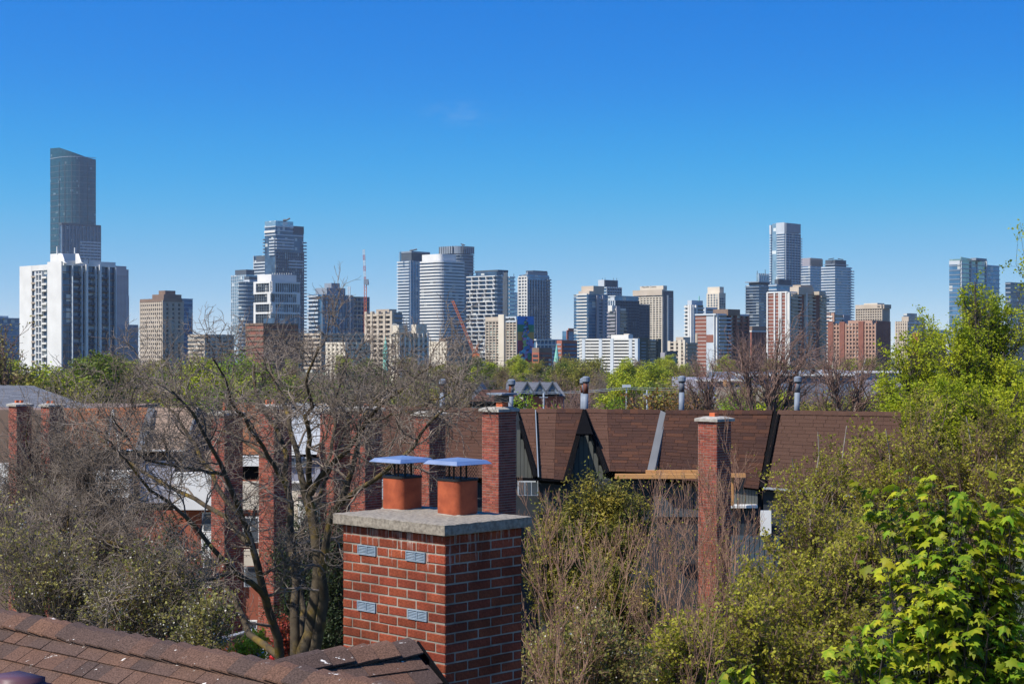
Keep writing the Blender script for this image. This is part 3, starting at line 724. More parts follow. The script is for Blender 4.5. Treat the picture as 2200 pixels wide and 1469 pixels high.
b.bands('L', 500, 800, 5.6, 0.45, 1.4, M['lgrey'], 0.0, 0.52, 'balcony'); b.bands('L', 500, 800, 5.6, 0.45, 1.6, M['lgrey'], 0.88, 1.0, 'balcony'); b.bands('R', 500, 800, 5.6, 0.36, 1.0, M['lgrey'], 0, 1, 'balcony'); b.piers('R', us(6), 0.6, 1.1, M['grey'])
b.block('L', 0.55, 0.86, 480, 640, 0.5, M['g_pale'], 'glass_strip'); b.block('L', 0.88, 1.0, 482, 500, 1.6, M['lgrey'], 'crown_corner')
mb = MB(); mb.prism(b.shape('L', 0, 0.55, 1.2) , b.z(500), b.z(478)); mb.build('crown', M['lgrey'], b.t)
mb = MB(); mb.prism(b.shape('R', 0, 1.0, 1.2) , b.z(499), b.z(479)); mb.build('crown', M['grey'], b.t)
b.ph(1660, 1690, 1716, 479, 501, M['grey'], 'crown_core', 3); b.bands('R', 510, 760, 5.6, 0.36, 2.2, M['lgrey'], 0.99, 1.06, 'balcony')
b = Bld('mid_glass_block', 'blue glass block with dark roof slab at the foot of the tallest pale tower', 'building', 1652, 1668, 1699, 610, 1100, M['g_blue'])
b.bands('LR', 612, 800, 9, 0.25, 0.7, M['lgrey']); b.ph(1664, 1672, 1700, 600, 611, M['dgrey'], 'roof_slab', 1)
b = Bld('crowned_tower', 'blue-grey tower with a ribbed crown between two taller pale towers', 'tower', 1716, 1740, 1767, 572, 1600, M['g_blue'])
b.bands('LR', 574, 800, 5.9, 0.42, 1.2, M['lgrey'], name='balcony'); b.ph(1721, 1742, 1766, 554, 573, M['lilac'], 'crown'); b.piers('R', us(14, 0.0, 0.98), 0.5, 0.6, M['dgrey'], 555, 571)
b = Bld('white_banded_tower', 'white banded tower with black roof box and toothed edge', 'tower', 1766, 1793, 1828, 572, 1400, M['g_blue'])
b.bands('LR', 573, 800, 5.9, 0.46, 1.4, M['lgrey'], name='balcony'); b.ph(1773, 1794, 1818, 558, 573, M['dgrey'], 'roof_box'); b.ph(1769, 1793, 1823, 567, 569, M['grey'], 'roof_slab', 1, 0); b.bands('R', 580, 760, 5.9, 0.42, 2.4, M['lgrey'], 0.98, 1.07, 'balcony')
mb = MB(); mb.tube([W(1780, 557, 1405), W(1792, 555, 1405)], 0.4, 4); mb.tube([W(1800, 556, 1405), W(1812, 558, 1405)], 0.4, 4); mb.build('roof_crane', M['dgrey'], b.t)
b = Bld('brick_apartments', 'brown brick tower with white vertical strips and long balcony side', 'building', 1650, 1691, 1776, 630, 750, M['g_grey'])
b.block('L', 0.0, 0.26, 629, 900, 0.35, M['brick'], 'brick_wall'); b.block('L', 0.40, 0.60, 629, 900, 0.35, M['brick'], 'brick_wall'); b.block('L', 0.62, 1.0, 629, 900, 0.35, M['brick'], 'brick_wall'); b.bands('L', 633, 800, 7.6, 0.12, 0.5, M['offwhite'], 0.04, 1, 'floor_line')
b.piers('L', [0.01, 0.27, 0.36, 0.61, 0.99], 0.7, 0.9, M['white'], 627); b.block('LR', 0, 1, 626, 629, 0.7, M['white'], 'parapet')
b.bands('R', 633, 800, 7.6, 0.4, 1.5, M['beige'], 0.06, 0.30, 'balcony'); b.bands('R', 633, 800, 7.6, 0.4, 1.5, M['beige'], 0.44, 0.66, 'balcony'); b.bands('R', 633, 800, 7.6, 0.4, 1.5, M['beige'], 0.80, 1.0, 'balcony')
for u0, u1 in ((0.02, 0.06), (0.30, 0.39), (0.66, 0.79)): b.block('R', u0, u1, 630, 900, 0.6, M['brick'], 'brick_wall')
b.piers('R', [0.0, 0.42], 0.9, 1.7, M['offwhite'], 628); b.ph(1697, 1716, 1748, 616, 631, M['beige'], 'roof_box'); b.ph(1703, 1720, 1745, 612, 617, M['tan'], 'plant_room', 8); b.ph(1746, 1760, 1774, 626, 632, M['beige'], 'stair_head', 10)
b = Bld('dark_red_block', 'dark red brick block between the two brown brick slabs', 'building', 1604, 1614, 1652, 713, 850, M['g_grey'])
b.piers('R', us(7), 1.6, 0.7, M['redbrick'], 713); b.bands('R', 713, 800, 9, 0.25, 0.4, M['brick']); b.block('LR', 0, 1, 710, 713, 0.9, M['offwhite'], 'roof_edge'); b.ph(1606, 1616, 1650, 701, 711, M['brown'])
b = Bld('pink_white_block', 'pink and white balcony block right of the brick tower', 'building', 1772, 1791, 1824, 676, 800, M['g_grey'])
b.bands('L', 678, 800, 8, 0.5, 1.2, M['white'], 0, 1, 'balcony'); b.piers('L', [0.0, 0.5, 1.0], 1.8, 0.9, M['pink'], 672); b.bands('R', 682, 800, 8, 0.5, 0.8, M['offwhite'], 0.0, 0.6, 'balcony'); b.block('R', 0.6, 1, 676, 900, 0.5, M['lilac'], 'grey_wall')
b = Bld('pink_brick_block', 'broad pink-brown brick block with gridded windows', 'building', 1785, 1882, 1912, 695, 720, M['g_grey'])
b.bands('L', 698, 800, 8.5, 0.4, 0.5, M['pink']); b.piers('L', us(15), 0.7, 0.7, M['pink'], 694); b.piers('L', [0.3, 0.98, 0.72], 2.6, 1.1, M['brick'], 690); b.block('R', 0, 1, 690, 900, 0.4, M['brick'], 'end_wall'); b.ph(1822, 1874, 1905, 688, 697, M['pink'])
b = Bld('letter_hotel', 'beige hotel block with a single letter on its top band', 'hotel', 1840, 1896, 1911, 656, 1000, M['g_grey'])
b.block('L', 0, 1, 654, 663, 1.2, M['beige'], 'top_band'); b.bands('L', 666, 800, 5.4, 0.45, 0.6, M['beige']); b.piers('L', us(12), 0.5, 0.8, M['beige'], 663); b.block('R', 0, 1, 654, 663, 1.2, M['tan'], 'top_band'); b.block('R', 0, 1, 663, 900, 0.3, M['tan'], 'end_wall'); b.ph(1856, 1885, 1900, 651, 656, M['cream'])
lettering(b, 'W', 'L', 0.16, 661, 5.2, 1.35, M['letter'])
b = Bld('stepped_glass_block', 'grey stepped block with blue glass roof boxes right of the lettered hotel', 'building', 1926, 1950, 1988, 690, 1100, M['g_grey'])
b.bands('L', 692, 800, 7, 0.4, 0.8, M['beige']); b.piers('L', us(6), 1.0, 1.0, M['beige'], 690); b.bands('R', 692, 800, 7, 0.4, 0.8, M['lgrey'], 0, 1, 'balcony'); b.ph(1937, 1952, 1984, 680, 691, M['beige'], 'stepped_floor', 2); b.ph(1941, 1955, 1970, 673, 681, M['g_dark'], 'glass_attic', 6); b.ph(1955, 1964, 1986, 681, 690, M['g_blue'], 'glass_box', 10)
b = Bld('low_brick_hall', 'low pinkish brick hall with square windows behind the green trees', 'building', 1960, 1974, 2032, 714, 800, M['redbrick'])
for u in us(8, 0.04, 0.88): b.bands('R', 717, 760, 9, 0.55, 0.15, M['g_dark'], u, u + 0.07, 'window')
b.ph(1990, 1998, 2040, 708, 715, M['g_blue'], 'glass_attic')
b = Bld('green_glass_tower', 'green glass tower with a pointed top rising behind the leafy tree', 'tower', 2040, 2063, 2118, 556, 900, M['g_green'])
b.block('L', 0, 1, 567, 900, 0.3, M['g_blue'], 'blue_side'); b.block('L', 0, 1, 560, 568, 0.5, M['lgrey'], 'louvre'); b.bands('L', 570, 800, 9.6, 0.16, 0.5, M['grey']); b.bands('R', 566, 800, 9.6, 0.2, 0.5, M['lgrey'])
b.piers('R', [0.02, 0.4, 0.63, 1.0], 0.6, 0.7, M['lgrey'], 556); b.block('R', 0.4, 0.63, 572, 900, 0.35, M['g_blue'], 'blue_bay')
mb = MB(); sh = b.shape('R', 0, 0.78, 0.6); mb.prism(sh, b.top - 1, [zat(552, 900), zat(557, 900), zat(557, 900), zat(552, 900)]); mb.build('pointed_crown', M['g_green'], b.t); b.ph(2085, 2097, 2120, 554, 558, M['grey'], 'plant_room', 6)
b = Bld('green_glass_wing', 'lower blue wing of the pointed green glass tower', 'tower', 2108, 2120, 2147, 569, 930, M['g_blue'])
b.bands('LR', 570, 800, 9.3, 0.2, 0.5, M['lgrey'])
b = Bld('dark_far_block', 'dark block peeping over the leafy tree at the right edge', 'building', 2160, 2170, 2240, 606, 900, M['g_dark'])
b.bands('LR', 608, 800, 9.6, 0.25, 0.6, M['grey'])
b = Bld('grey_filler_block', 'low grey block behind the bare tree left of the cream turrets', 'building', 640, 690, 800, 715, 900, M['g_grey'])
b.bands('LR', 716, 800, 9, 0.45, 0.5, M['beige']); b.piers('R', us(10), 1, 0.6, M['tan'])
b = Bld('pale_filler_block', 'low pale block behind the bare tree left of the brick low block', 'building', 405, 440, 500, 718, 850, M['g_grey'])
b.bands('LR', 719, 800, 9, 0.45, 0.5, M['beige']); b.piers('R', us(6), 1, 0.6, M['beige'])
b = Bld('cream_filler_block', 'cream low block glimpsed through the bare tree under the slab of balconies', 'building', 705, 742, 790, 735, 560, M['g_grey'])
b.bands('LR', 735, 800, 9, 0.5, 0.5, M['cream']); b.piers('R', us(5), 1.2, 0.7, M['cream']); b.piers('L', us(5), 1.2, 0.7, M['cream'])

# tower cranes
def lattice(name, p0, p1, w, m1, parent, n, r, m2=None):
    p0, p1 = Vector(p0), Vector(p1); t = (p1 - p0).normalized()
    a = t.cross(Vector((0, 1, 0))).normalized(); c = t.cross(a)
    cor = [(a * i + c * j) * w / 2 for i, j in ((-1, -1), (1, -1), (1, 1), (-1, 1))]
    L = (p1 - p0).length
    for half in ((0, 1) if m2 else (0,)):
        mb = MB()
        for k in range(n):
            if m2 and (k // 2) % 2 != half: continue
            s0, s1 = p0 + t * (L * k / n), p0 + t * (L * (k + 1) / n)
            for q in range(4):
                mb.tube([s0 + cor[q], s1 + cor[q]], r, 4)
                mb.tube([s0 + cor[q], s1 + cor[(q + 1) % 4]], r * 0.7, 3)
        mb.build(name, (m2 if half else m1), parent)
D = 1010
t = thing('tower_crane', 'red and white tower crane with a raised jib beside the blue glass block', 'crane', (W(785, 800, D).x, D, 0))
lattice('mast', (W(785, 800, D).x, D, 0), W(785, 606, D), 1.4, M['cranered'], t, 26, 0.14, M['craneorange'])
lattice('jib', W(784.5, 606, D), W(781.5, 536, D), 1.0, M['cranered'], t, 12, 0.12, M['cranewhite'])
mb = MB(); p = W(786, 601, D); mb.box(p.x - 1.2, D - 1.5, p.z - 3.0, p.x + 1.6, D + 1.5, p.z + 0.3); p = W(787.5, 605, D); mb.box(p.x, D - 1, p.z - 2, p.x + 1.4, D + 1, p.z); mb.build('cab', M['grey'], t)
D = 1015
t = thing('hoist_mast', 'short pale hoist mast on the blue glass block roof', 'mast', (W(750, 800, D).x, D, 0))
lattice('mast', (W(750, 800, D).x, D, 0), W(750, 615, D), 1.3, M['cranewhite'], t, 20, 0.15)
D = 690
t = thing('luffing_crane', 'orange luffing crane leaning left over the cream mid-rise', 'crane', (W(1020, 800, D).x, D, 0))
lattice('mast', (W(1022, 800, D).x, D, 0), W(1022, 766, D), 1.5, M['cranewhite'], t, 6, 0.2)
lattice('jib', W(1019, 758, D), W(972.5, 646, D), 0.85, M['craneorange'], t, 22, 0.12)
lattice('counter_strut', W(1019, 758, D), W(1028.5, 738, D), 0.6, M['craneorange'], t, 5, 0.1)
mb = MB(); mb.tube([W(1028, 739, D), W(1024, 763, D)], 0.18, 4); mb.tube([W(1028, 739, D), W(1019, 764, D)], 0.12, 4); mb.build('tie', M['craneorange'], t)
mb = MB(); p = W(1014, 768, D); q = W(1031, 760, D); mb.box(p.x, D - 1.2, p.z, q.x, D + 1.2, q.z); mb.build('slewing_platform', M['craneorange'], t)
# ---------------------------------------------------------------- materials of the near buildings
def shingle_mat(name, cols, speck=240.0, drop=0.0):
    """asphalt shingle: one tone for each tab, granule speckle, optional bird lime"""
    m = bpy.data.materials.new(name); m.use_nodes = True
    n = m.node_tree.nodes; l = m.node_tree.links; b = n['Principled BSDF']
    b.inputs['Roughness'].default_value = 0.92; b.inputs['Specular IOR Level'].default_value = 0.15
    g = n.new('ShaderNodeNewGeometry'); oi = n.new('ShaderNodeObjectInfo')
    ad = n.new('ShaderNodeMath'); ad.operation = 'ADD'
    l.new(g.outputs['Random Per Island'], ad.inputs[0]); l.new(oi.outputs['Random'], ad.inputs[1])
    fr = n.new('ShaderNodeMath'); fr.operation = 'FRACT'; l.new(ad.outputs[0], fr.inputs[0])
    tn = n.new('ShaderNodeTexNoise'); tn.inputs['Scale'].default_value = 1.1; tn.inputs['Detail'].default_value = 2
    l.new(g.outputs['Position'], tn.inputs['Vector'])
    mm = n.new('ShaderNodeMath'); mm.operation = 'MULTIPLY_ADD'; mm.inputs[1].default_value = 0.72; l.new(fr.outputs[0], mm.inputs[0])
    m4 = n.new('ShaderNodeMath'); m4.operation = 'MULTIPLY'; m4.inputs[1].default_value = 0.28; l.new(tn.outputs['Fac'], m4.inputs[0]); l.new(m4.outputs[0], mm.inputs[2])
    rp = n.new('ShaderNodeValToRGB')
    while len(rp.color_ramp.elements) < len(cols): rp.color_ramp.elements.new(0.5)
    for i, c in enumerate(cols):
        rp.color_ramp.elements[i].position = 0.1 + 0.8 * i / (len(cols) - 1); rp.color_ramp.elements[i].color = (*c, 1)
    l.new(mm.outputs[0], rp.inputs['Fac'])
    sp = n.new('ShaderNodeTexNoise'); sp.inputs['Scale'].default_value = speck; sp.inputs['Detail'].default_value = 2
    l.new(g.outputs['Position'], sp.inputs['Vector'])
    mr = n.new('ShaderNodeMapRange'); mr.inputs['From Min'].default_value = 0.3; mr.inputs['From Max'].default_value = 0.7; mr.inputs['To Min'].default_value = 0.55; mr.inputs['To Max'].default_value = 1.5
    l.new(sp.outputs['Fac'], mr.inputs['Value'])
    mx = n.new('ShaderNodeMix'); mx.data_type = 'RGBA'; mx.blend_type = 'MULTIPLY'; mx.inputs[0].default_value = 1.0
    l.new(rp.outputs['Color'], mx.inputs[6]); l.new(mr.outputs['Result'], mx.inputs[7])
    out = mx.outputs[2]
    if drop:
        mp = n.new('ShaderNodeMapping'); mp.inputs['Rotation'].default_value = (0, 0, R(45)); mp.inputs['Scale'].default_value = (9, 22, 9)
        l.new(g.outputs['Position'], mp.inputs['Vector'])
        dn = n.new('ShaderNodeTexNoise'); dn.inputs['Scale'].default_value = 1.0; dn.inputs['Detail'].default_value = 5; dn.inputs['Roughness'].default_value = 0.65
        l.new(mp.outputs['Vector'], dn.inputs['Vector'])
        gt = n.new('ShaderNodeMapRange'); gt.inputs['From Min'].default_value = drop; gt.inputs['From Max'].default_value = drop + 0.03
        l.new(dn.outputs['Fac'], gt.inputs['Value'])
        m5 = n.new('ShaderNodeMix'); m5.data_type = 'RGBA'; m5.inputs[7].default_value = (0.72, 0.68, 0.62, 1)
        l.new(gt.outputs['Result'], m5.inputs[0]); l.new(out, m5.inputs[6]); out = m5.outputs[2]
    l.new(out, b.inputs['Base Color'])
    bp = n.new('ShaderNodeBump'); bp.inputs['Strength'].default_value = 0.5; bp.inputs['Distance'].default_value = 0.004
    l.new(sp.outputs['Fac'], bp.inputs['Height']); l.new(bp.outputs['Normal'], b.inputs['Normal'])
    return m

M['sh_dark'] = shingle_mat('dark_brown_shingle', [(0.050, 0.027, 0.021), (0.070, 0.034, 0.024), (0.056, 0.029, 0.023), (0.098, 0.043, 0.026), (0.060, 0.031, 0.023)])
M['sh_plain'] = shingle_mat('plain_brown_shingle', [(0.082, 0.044, 0.031), (0.098, 0.053, 0.037), (0.088, 0.047, 0.033)])
M['sh_fade'] = shingle_mat('faded_brown_shingle', [(0.085, 0.043, 0.030), (0.110, 0.056, 0.038), (0.092, 0.047, 0.033)])
M['sh_orange'] = shingle_mat('orange_brown_shingle', [(0.22, 0.085, 0.04), (0.32, 0.13, 0.06), (0.20, 0.08, 0.045), (0.27, 0.11, 0.05)])
M['sh_tan'] = shingle_mat('tan_shingle', [(0.27, 0.19, 0.14), (0.32, 0.23, 0.175), (0.28, 0.20, 0.15)])
M['sh_grey'] = shingle_mat('pale_grey_shingle', [(0.36, 0.38, 0.40), (0.44, 0.46, 0.48), (0.38, 0.40, 0.42)])
M['sh_slate'] = shingle_mat('slate_grey_shingle', [(0.10, 0.105, 0.12), (0.14, 0.145, 0.16), (0.115, 0.12, 0.135)])
M['sh_near'] = shingle_mat('near_brown_shingle', [(0.078, 0.049, 0.039), (0.118, 0.063, 0.042), (0.088, 0.055, 0.043), (0.062, 0.042, 0.035), (0.135, 0.072, 0.046), (0.090, 0.056, 0.044)], 110.0, 0.656)
M['mortar'] = mat('pale_mortar', (0.22, 0.19, 0.155), 0.95, (0.33, 0.29, 0.24), 9, bump=0.4, bscale=120)
M['nbrick'] = mat('near_red_brick', (0.160, 0.034, 0.016), 0.85, (0.270, 0.060, 0.028), 60, objrand=0.22, bump=0.5, bscale=160, detail=8, spec=0.2)
M['fbrick'] = mat('row_red_brick', (0.20, 0.050, 0.032), 0.9, (0.29, 0.080, 0.050), 6, island=0.28)
M['fmortar'] = mat('row_mortar', (0.42, 0.36, 0.31), 0.95)
M['conc'] = mat('weathered_concrete', (0.17, 0.145, 0.115), 0.95, (0.31, 0.27, 0.215), 38, bump=0.8, bscale=90, detail=9, bdist=.004)
M['conc2'] = mat('pale_cap_concrete', (0.24, 0.22, 0.19), 0.95, (0.42, 0.39, 0.34), 8, bump=0.5, bscale=30)
M['clay'] = mat('terracotta_flue', (0.24, 0.052, 0.022), 0.85, (0.38, 0.088, 0.035), 11, bump=0.35, bscale=50, detail=9)
M['clay2'] = mat('orange_clay_flue', (0.50, 0.11, 0.04), 0.8, (0.58, 0.15, 0.06), 4)
M['sheet'] = mat('bright_sheet_metal', (0.50, 0.55, 0.61), 0.34, (0.68, 0.72, 0.77), 7, metal=0.85, bump=.3, bscale=12)
M['blackiron'] = mat('black_iron', (0.012, 0.012, 0.013), 0.6)
M['vent'] = mat('blue_grey_vent', (0.19, 0.25, 0.31), 0.5, (0.27, 0.33, 0.39), 20, metal=0.0)
M['galv'] = mat('galvanised_pipe', (0.15, 0.18, 0.225), 0.6, (0.22, 0.25, 0.295), 5, metal=0.0)
def rusty():
    m = mat('rust_streaked_pipe', (0.13, 0.145, 0.17), 0.7, (0.16, 0.045, 0.018), 1.0, metal=0.1, stretch=(7, 7, 1.2))
    e = [x for x in m.node_tree.nodes if x.type == 'VALTORGB'][0].color_ramp.elements
    e[0].position = 0.46; e[1].position = 0.56
    return m
M['rust'] = rusty()
M['siding'] = mat('grey_green_siding', (0.105, 0.11, 0.10), 0.7, (0.125, 0.13, 0.12), 2)
M['navy'] = mat('dark_navy_siding', (0.030, 0.036, 0.044), 0.7, (0.042, 0.05, 0.06), 2)
M['bluesid'] = mat('slate_blue_siding', (0.06, 0.085, 0.105), 0.7, (0.075, 0.105, 0.125), 2)
M['black'] = mat('black_trim', (0.006, 0.006, 0.007), 0.9, spec=0.03)
M['fascia'] = mat('grey_fascia', (0.085, 0.092, 0.105), 0.6, (0.105, 0.112, 0.125), 2)
M['wtrim'] = mat('white_trim', (0.72, 0.71, 0.68), 0.6, (0.80, 0.79, 0.76), 2)
M['stucco'] = mat('cream_stucco', (0.60, 0.53, 0.43), 0.85, (0.68, 0.61, 0.50), 1.5)
M['lilacsid'] = mat('lilac_grey_siding', (0.30, 0.30, 0.36), 0.7, (0.34, 0.34, 0.40), 1.5)
M['timber'] = mat('cedar_timber', (0.50, 0.24, 0.085), 0.7, (0.60, 0.32, 0.13), 5, stretch=(1, 1, 9))
M['pane'] = mat('window_pane', (0.05, 0.06, 0.075), 0.06, (0.10, 0.12, 0.14), 0.8, spec=0.7)

def weather(m, z_top, amount=.55, band=.42):
    """lime streaks that start under the cap and soot blotches"""
    n = m.node_tree.nodes; l = m.node_tree.links; b = n['Principled BSDF']; src = b.inputs['Base Color'].links[0].from_socket
    g = n.new('ShaderNodeNewGeometry'); mp = n.new('ShaderNodeMapping'); mp.inputs['Scale'].default_value = (34, 34, 2.6); l.new(g.outputs['Position'], mp.inputs['Vector'])
    t = n.new('ShaderNodeTexNoise'); t.inputs['Scale'].default_value = 1.0; t.inputs['Detail'].default_value = 4; l.new(mp.outputs['Vector'], t.inputs['Vector'])
    sx = n.new('ShaderNodeSeparateXYZ'); l.new(g.outputs['Position'], sx.inputs['Vector'])
    zr = n.new('ShaderNodeMapRange'); zr.inputs['From Min'].default_value = z_top - band; zr.inputs['From Max'].default_value = z_top; zr.inputs['To Min'].default_value = -.12; zr.inputs['To Max'].default_value = .10; l.new(sx.outputs['Z'], zr.inputs['Value'])
    ad = n.new('ShaderNodeMath'); l.new(t.outputs['Fac'], ad.inputs[0]); l.new(zr.outputs['Result'], ad.inputs[1])
    mr = n.new('ShaderNodeMapRange'); mr.inputs['From Min'].default_value = .60; mr.inputs['From Max'].default_value = .72; mr.inputs['To Max'].default_value = amount; l.new(ad.outputs[0], mr.inputs['Value'])
    mx = n.new('ShaderNodeMix'); mx.data_type = 'RGBA'; mx.inputs[7].default_value = (.46, .42, .38, 1); l.new(mr.outputs['Result'], mx.inputs[0]); l.new(src, mx.inputs[6])
    t2 = n.new('ShaderNodeTexNoise'); t2.inputs['Scale'].default_value = 4.2; t2.inputs['Detail'].default_value = 6; l.new(g.outputs['Position'], t2.inputs['Vector'])
    m2 = n.new('ShaderNodeMapRange'); m2.inputs['From Min'].default_value = .30; m2.inputs['From Max'].default_value = .62; m2.inputs['To Min'].default_value = .62; m2.inputs['To Max'].default_value = 1.08; l.new(t2.outputs['Fac'], m2.inputs['Value'])
    mu = n.new('ShaderNodeMix'); mu.data_type = 'RGBA'; mu.blend_type = 'MULTIPLY'; mu.inputs[0].default_value = 1; l.new(mx.outputs[2], mu.inputs[6]); l.new(m2.outputs['Result'], mu.inputs[7])
    l.new(mu.outputs[2], b.inputs['Base Color'])

# ---------------------------------------------------------------- brick chimneys of the row
def chimney(parent, xl, xc, xr, y0, y1, D, cap=True, flues=(), capm='conc2', fl_h=13):
    C, a, b = foot(xl, xc, xr, D)
    z1, z0 = zat(y0, D), max(0.0, zat(y1, D))
    mb = MB(); mb.prism([tuple(p) for p in (C + DL*a, C, C + DR*b, C + DL*a + DR*b)], z0, z1)
    ch = mb.build('chimney', M['fmortar'], parent)
    mb = MB(); ch_n = 0.068; rows = int((z1 - z0) / ch_n)
    for r in range(rows):
        zt = z1 - 0.006 - r * ch_n
        for d, n, ln in ((DL, NL, a), (DR, NR, b)):
            u = 0.0; k = 0
            step = 0.215; first = 0.105 if (r % 2) else 0.215
            while u < ln - 0.02:
                w = (first if k == 0 else step); e = min(ln, u + w) - 0.01
                if e - u > 0.02:
                    A, B = C + d * (u + 0.002), C + d * e
                    q = [(*A, zt - 0.056), (*B, zt - 0.056), (*B, zt), (*A, zt)]
                    f = 0.006 + random.random() * 0.004
                    nn = Vector((n.x, n.y, 0)) * f
                    P = [Vector(p) + nn for p in q]; Q = [Vector(p) for p in q]
                    i0 = len(mb.v); mb.v += [tuple(p) for p in P] + [tuple(p) for p in Q]
                    mb.f.append((i0, i0+1, i0+2, i0+3))
                    for i in range(4):
                        j = (i+1) % 4; mb.f.append((i0+i, i0+4+i, i0+4+j, i0+j))
                u += w; k += 1
    o = mb.build('brick', M['fbrick']); o.parent = ch; setloc(o, ch); tag(o, kind='stuff')
    if cap:
        h = 0.10; ov = 0.07
        P = [C + DL*(a+ov) - DR*ov, C - DL*ov - DR*ov, C + DR*(b+ov) - DL*ov, C + DL*(a+ov) + DR*(b+ov)]
        mb = MB(); mb.prism([tuple(p) for p in P], z1, z1 + h * 0.7)
        cc = C + DL*a*.5 + DR*b*.5
        base = len(mb.v)
        top = [(p.x, p.y, z1 + h * 0.7) for p in P]; inn = [(*(cc + (p - cc) * 0.55), z1 + h * 1.25) for p in P]
        for i in range(4): mb.poly([top[i], top[(i+1) % 4], inn[(i+1) % 4], inn[i]])
        mb.poly(inn)
        o = mb.build('chimney_cap', M[capm]); o.parent = ch; setloc(o, ch)
    for fx, fw, fh in flues:
        cc = Vector(((fx - CX) * (D + 0.4) / F, D + 0.4)); s = fw * D / F * 0.36
        mb = MB(); P = [cc - DL*s - DR*s, cc - DL*s + DR*s, cc + DL*s + DR*s, cc + DL*s - DR*s]
        mb.prism([tuple(p) for p in P], z1, z1 + 0.11 + fh * D / F)
        o = mb.build('flue', M['clay2']); o.parent = ch; setloc(o, ch)
    return ch

def vent_pipe(parent, x, yb, yt, D, dx=0, lean=0):
    t_ = zat(yt, D); p0 = W(x, yb, D); p1 = W(x + lean, yt, D)
    k_ = random.uniform(.50, .68); pm = p0 + (p1 - p0) * k_
    mb = MB(); mb.tube([p0 - Vector((0, 0, 0.3)), pm], 0.078, 12)
    o = mb.build('vent_pipe', M['galv'], parent, True)
    mb = MB(); mb.tube([pm, p1], 0.0785, 12); u_ = mb.build('rusty_section', M['rust'], None, True); u_.parent = o; setloc(u_, o)
    mb = MB(); up = Vector((0, 0, 1)); mb.tube([p1 - up * 0.02, p1 + up * 0.10], 0.112, 12); mb.tube([p1 + up * 0.10, p1 + up * 0.13], [0.112, 0.05], 12)
    c = mb.build('vent_cap', M['galv'], None, False); c.parent = o; setloc(c, o)
    mb = MB(); mb.tube([p1 - up * 0.06, p1 - up * 0.02], 0.095, 10); c = mb.build('vent_collar', M['blackiron'], None); c.parent = o; setloc(c, o)

def roof_panel(parent, m, TL, TR, BR, BL, Dt, Db, rows, tab=0.33, under='black', dts=0.0):
    """a steep shingled slope given by its four corners; every tab is a plate of its own edges"""
    a, b, c, d = W(*TL, Dt), W(*TR, Dt - dts), W(*BR, Db - dts), W(*BL, Db)
    nrm = (b - a).cross(d - a); nrm.normalize()
    if nrm.y > 0: nrm = -nrm
    mb = MB()
    for k in range(10):
        q = [a.lerp(d, k / 10), b.lerp(c, k / 10), b.lerp(c, (k + 1) / 10), a.lerp(d, (k + 1) / 10)]; q2 = [q[0].lerp(q[1], .5), q[3].lerp(q[2], .5)]
        for s4 in ([q[0], q2[0], q2[1], q[3]], [q2[0], q[1], q[2], q2[1]]): mb.hexa([p - nrm*.30 for p in s4], [p - nrm*.06 for p in s4])
    rf = mb.build('roof', M[under], parent)
    mb = MB()
    for r in range(rows):
        v0, v1 = r / rows, (r + 1) / rows + 0.12 / rows
        v1 = min(v1, 1.0)
        L = ((a.lerp(d, v0)) - (b.lerp(c, v0))).length
        n = max(1, int(L / tab)); u = -random.random() / n
        while u < 1.0:
            w = random.uniform(0.7, 1.35) / n
            u0, u1 = max(0, u + 0.004 / max(L, .1)), min(1, u + w - 0.004 / max(L, .1))
            if u1 - u0 > 0.01:
                th = 0.004 + random.random() * 0.007
                p = [a.lerp(b, u0).lerp(d.lerp(c, u0), v0), a.lerp(b, u1).lerp(d.lerp(c, u1), v0), a.lerp(b, u1).lerp(d.lerp(c, u1), v1), a.lerp(b, u0).lerp(d.lerp(c, u0), v1)]
                mb.hexa([p[0] - nrm*.006, p[1] - nrm*.006, p[2] - nrm*.006, p[3] - nrm*.006], [p[0] + nrm*.001, p[1] + nrm*.001, p[2] + nrm*th, p[3] + nrm*th])
            u += w
    o = mb.build('shingle', m); o.parent = rf; setloc(o, rf); tag(o, kind='stuff')
    L = (b - a).length; n = max(2, int(L / .2)); mb = MB(); back = Vector((nrm.x * -.4, .30, -.16))
    for i in range(n):
        p, q = a.lerp(b, i / n), a.lerp(b, (i + 1.12) / n if i < n - 1 else 1.0); dn = (d - a).normalized() * .11; up_ = Vector((0, 0, .022 + .008 * (i % 2) + random.random() * .006))
        mb.hexa([p + dn - nrm * .01, q + dn - nrm * .01, q - nrm * .02, p - nrm * .02], [p + dn + nrm * .022, q + dn + nrm * .012, q + up_, p + up_ + Vector((0, 0, .008))])
        mb.hexa([p - nrm * .02, q - nrm * .02, q + back * .4 - Vector((0, 0, .03)), p + back * .4 - Vector((0, 0, .03))], [p + up_ + Vector((0, 0, .008)), q + up_, q + back * .4, p + back * .4])
    o = mb.build('ridge_cap', m); o.parent = rf; setloc(o, rf); tag(o, kind='stuff')
    return rf

def plate(parent, name, m, pts, Ds, th=0.06):
    """a flat board or wall given by photo corners at depth(s) Ds, with real thickness"""
    if not hasattr(Ds, '__len__'): Ds = [Ds] * len(pts)
    P = [W(x, y, D) for (x, y), D in zip(pts, Ds)]
    n = (P[1] - P[0]).cross(P[2] - P[0]).normalized()
    if n.y > 0: n = -n
    mb = MB(); k = len(P); q = [p - n * th for p in P]
    mb.poly(P); mb.poly(list(reversed(q)))
    for i in range(k): mb.poly([P[i], q[i], q[(i+1) % k], P[(i+1) % k]])
    return mb.build(name, M[m] if isinstance(m, str) else m, parent)

def rect(parent, name, m, x0, y0, x1, y1, D, th=0.06):
    return plate(parent, name, m, [(x0, y0), (x1, y0), (x1, y1), (x0, y1)], D, th)

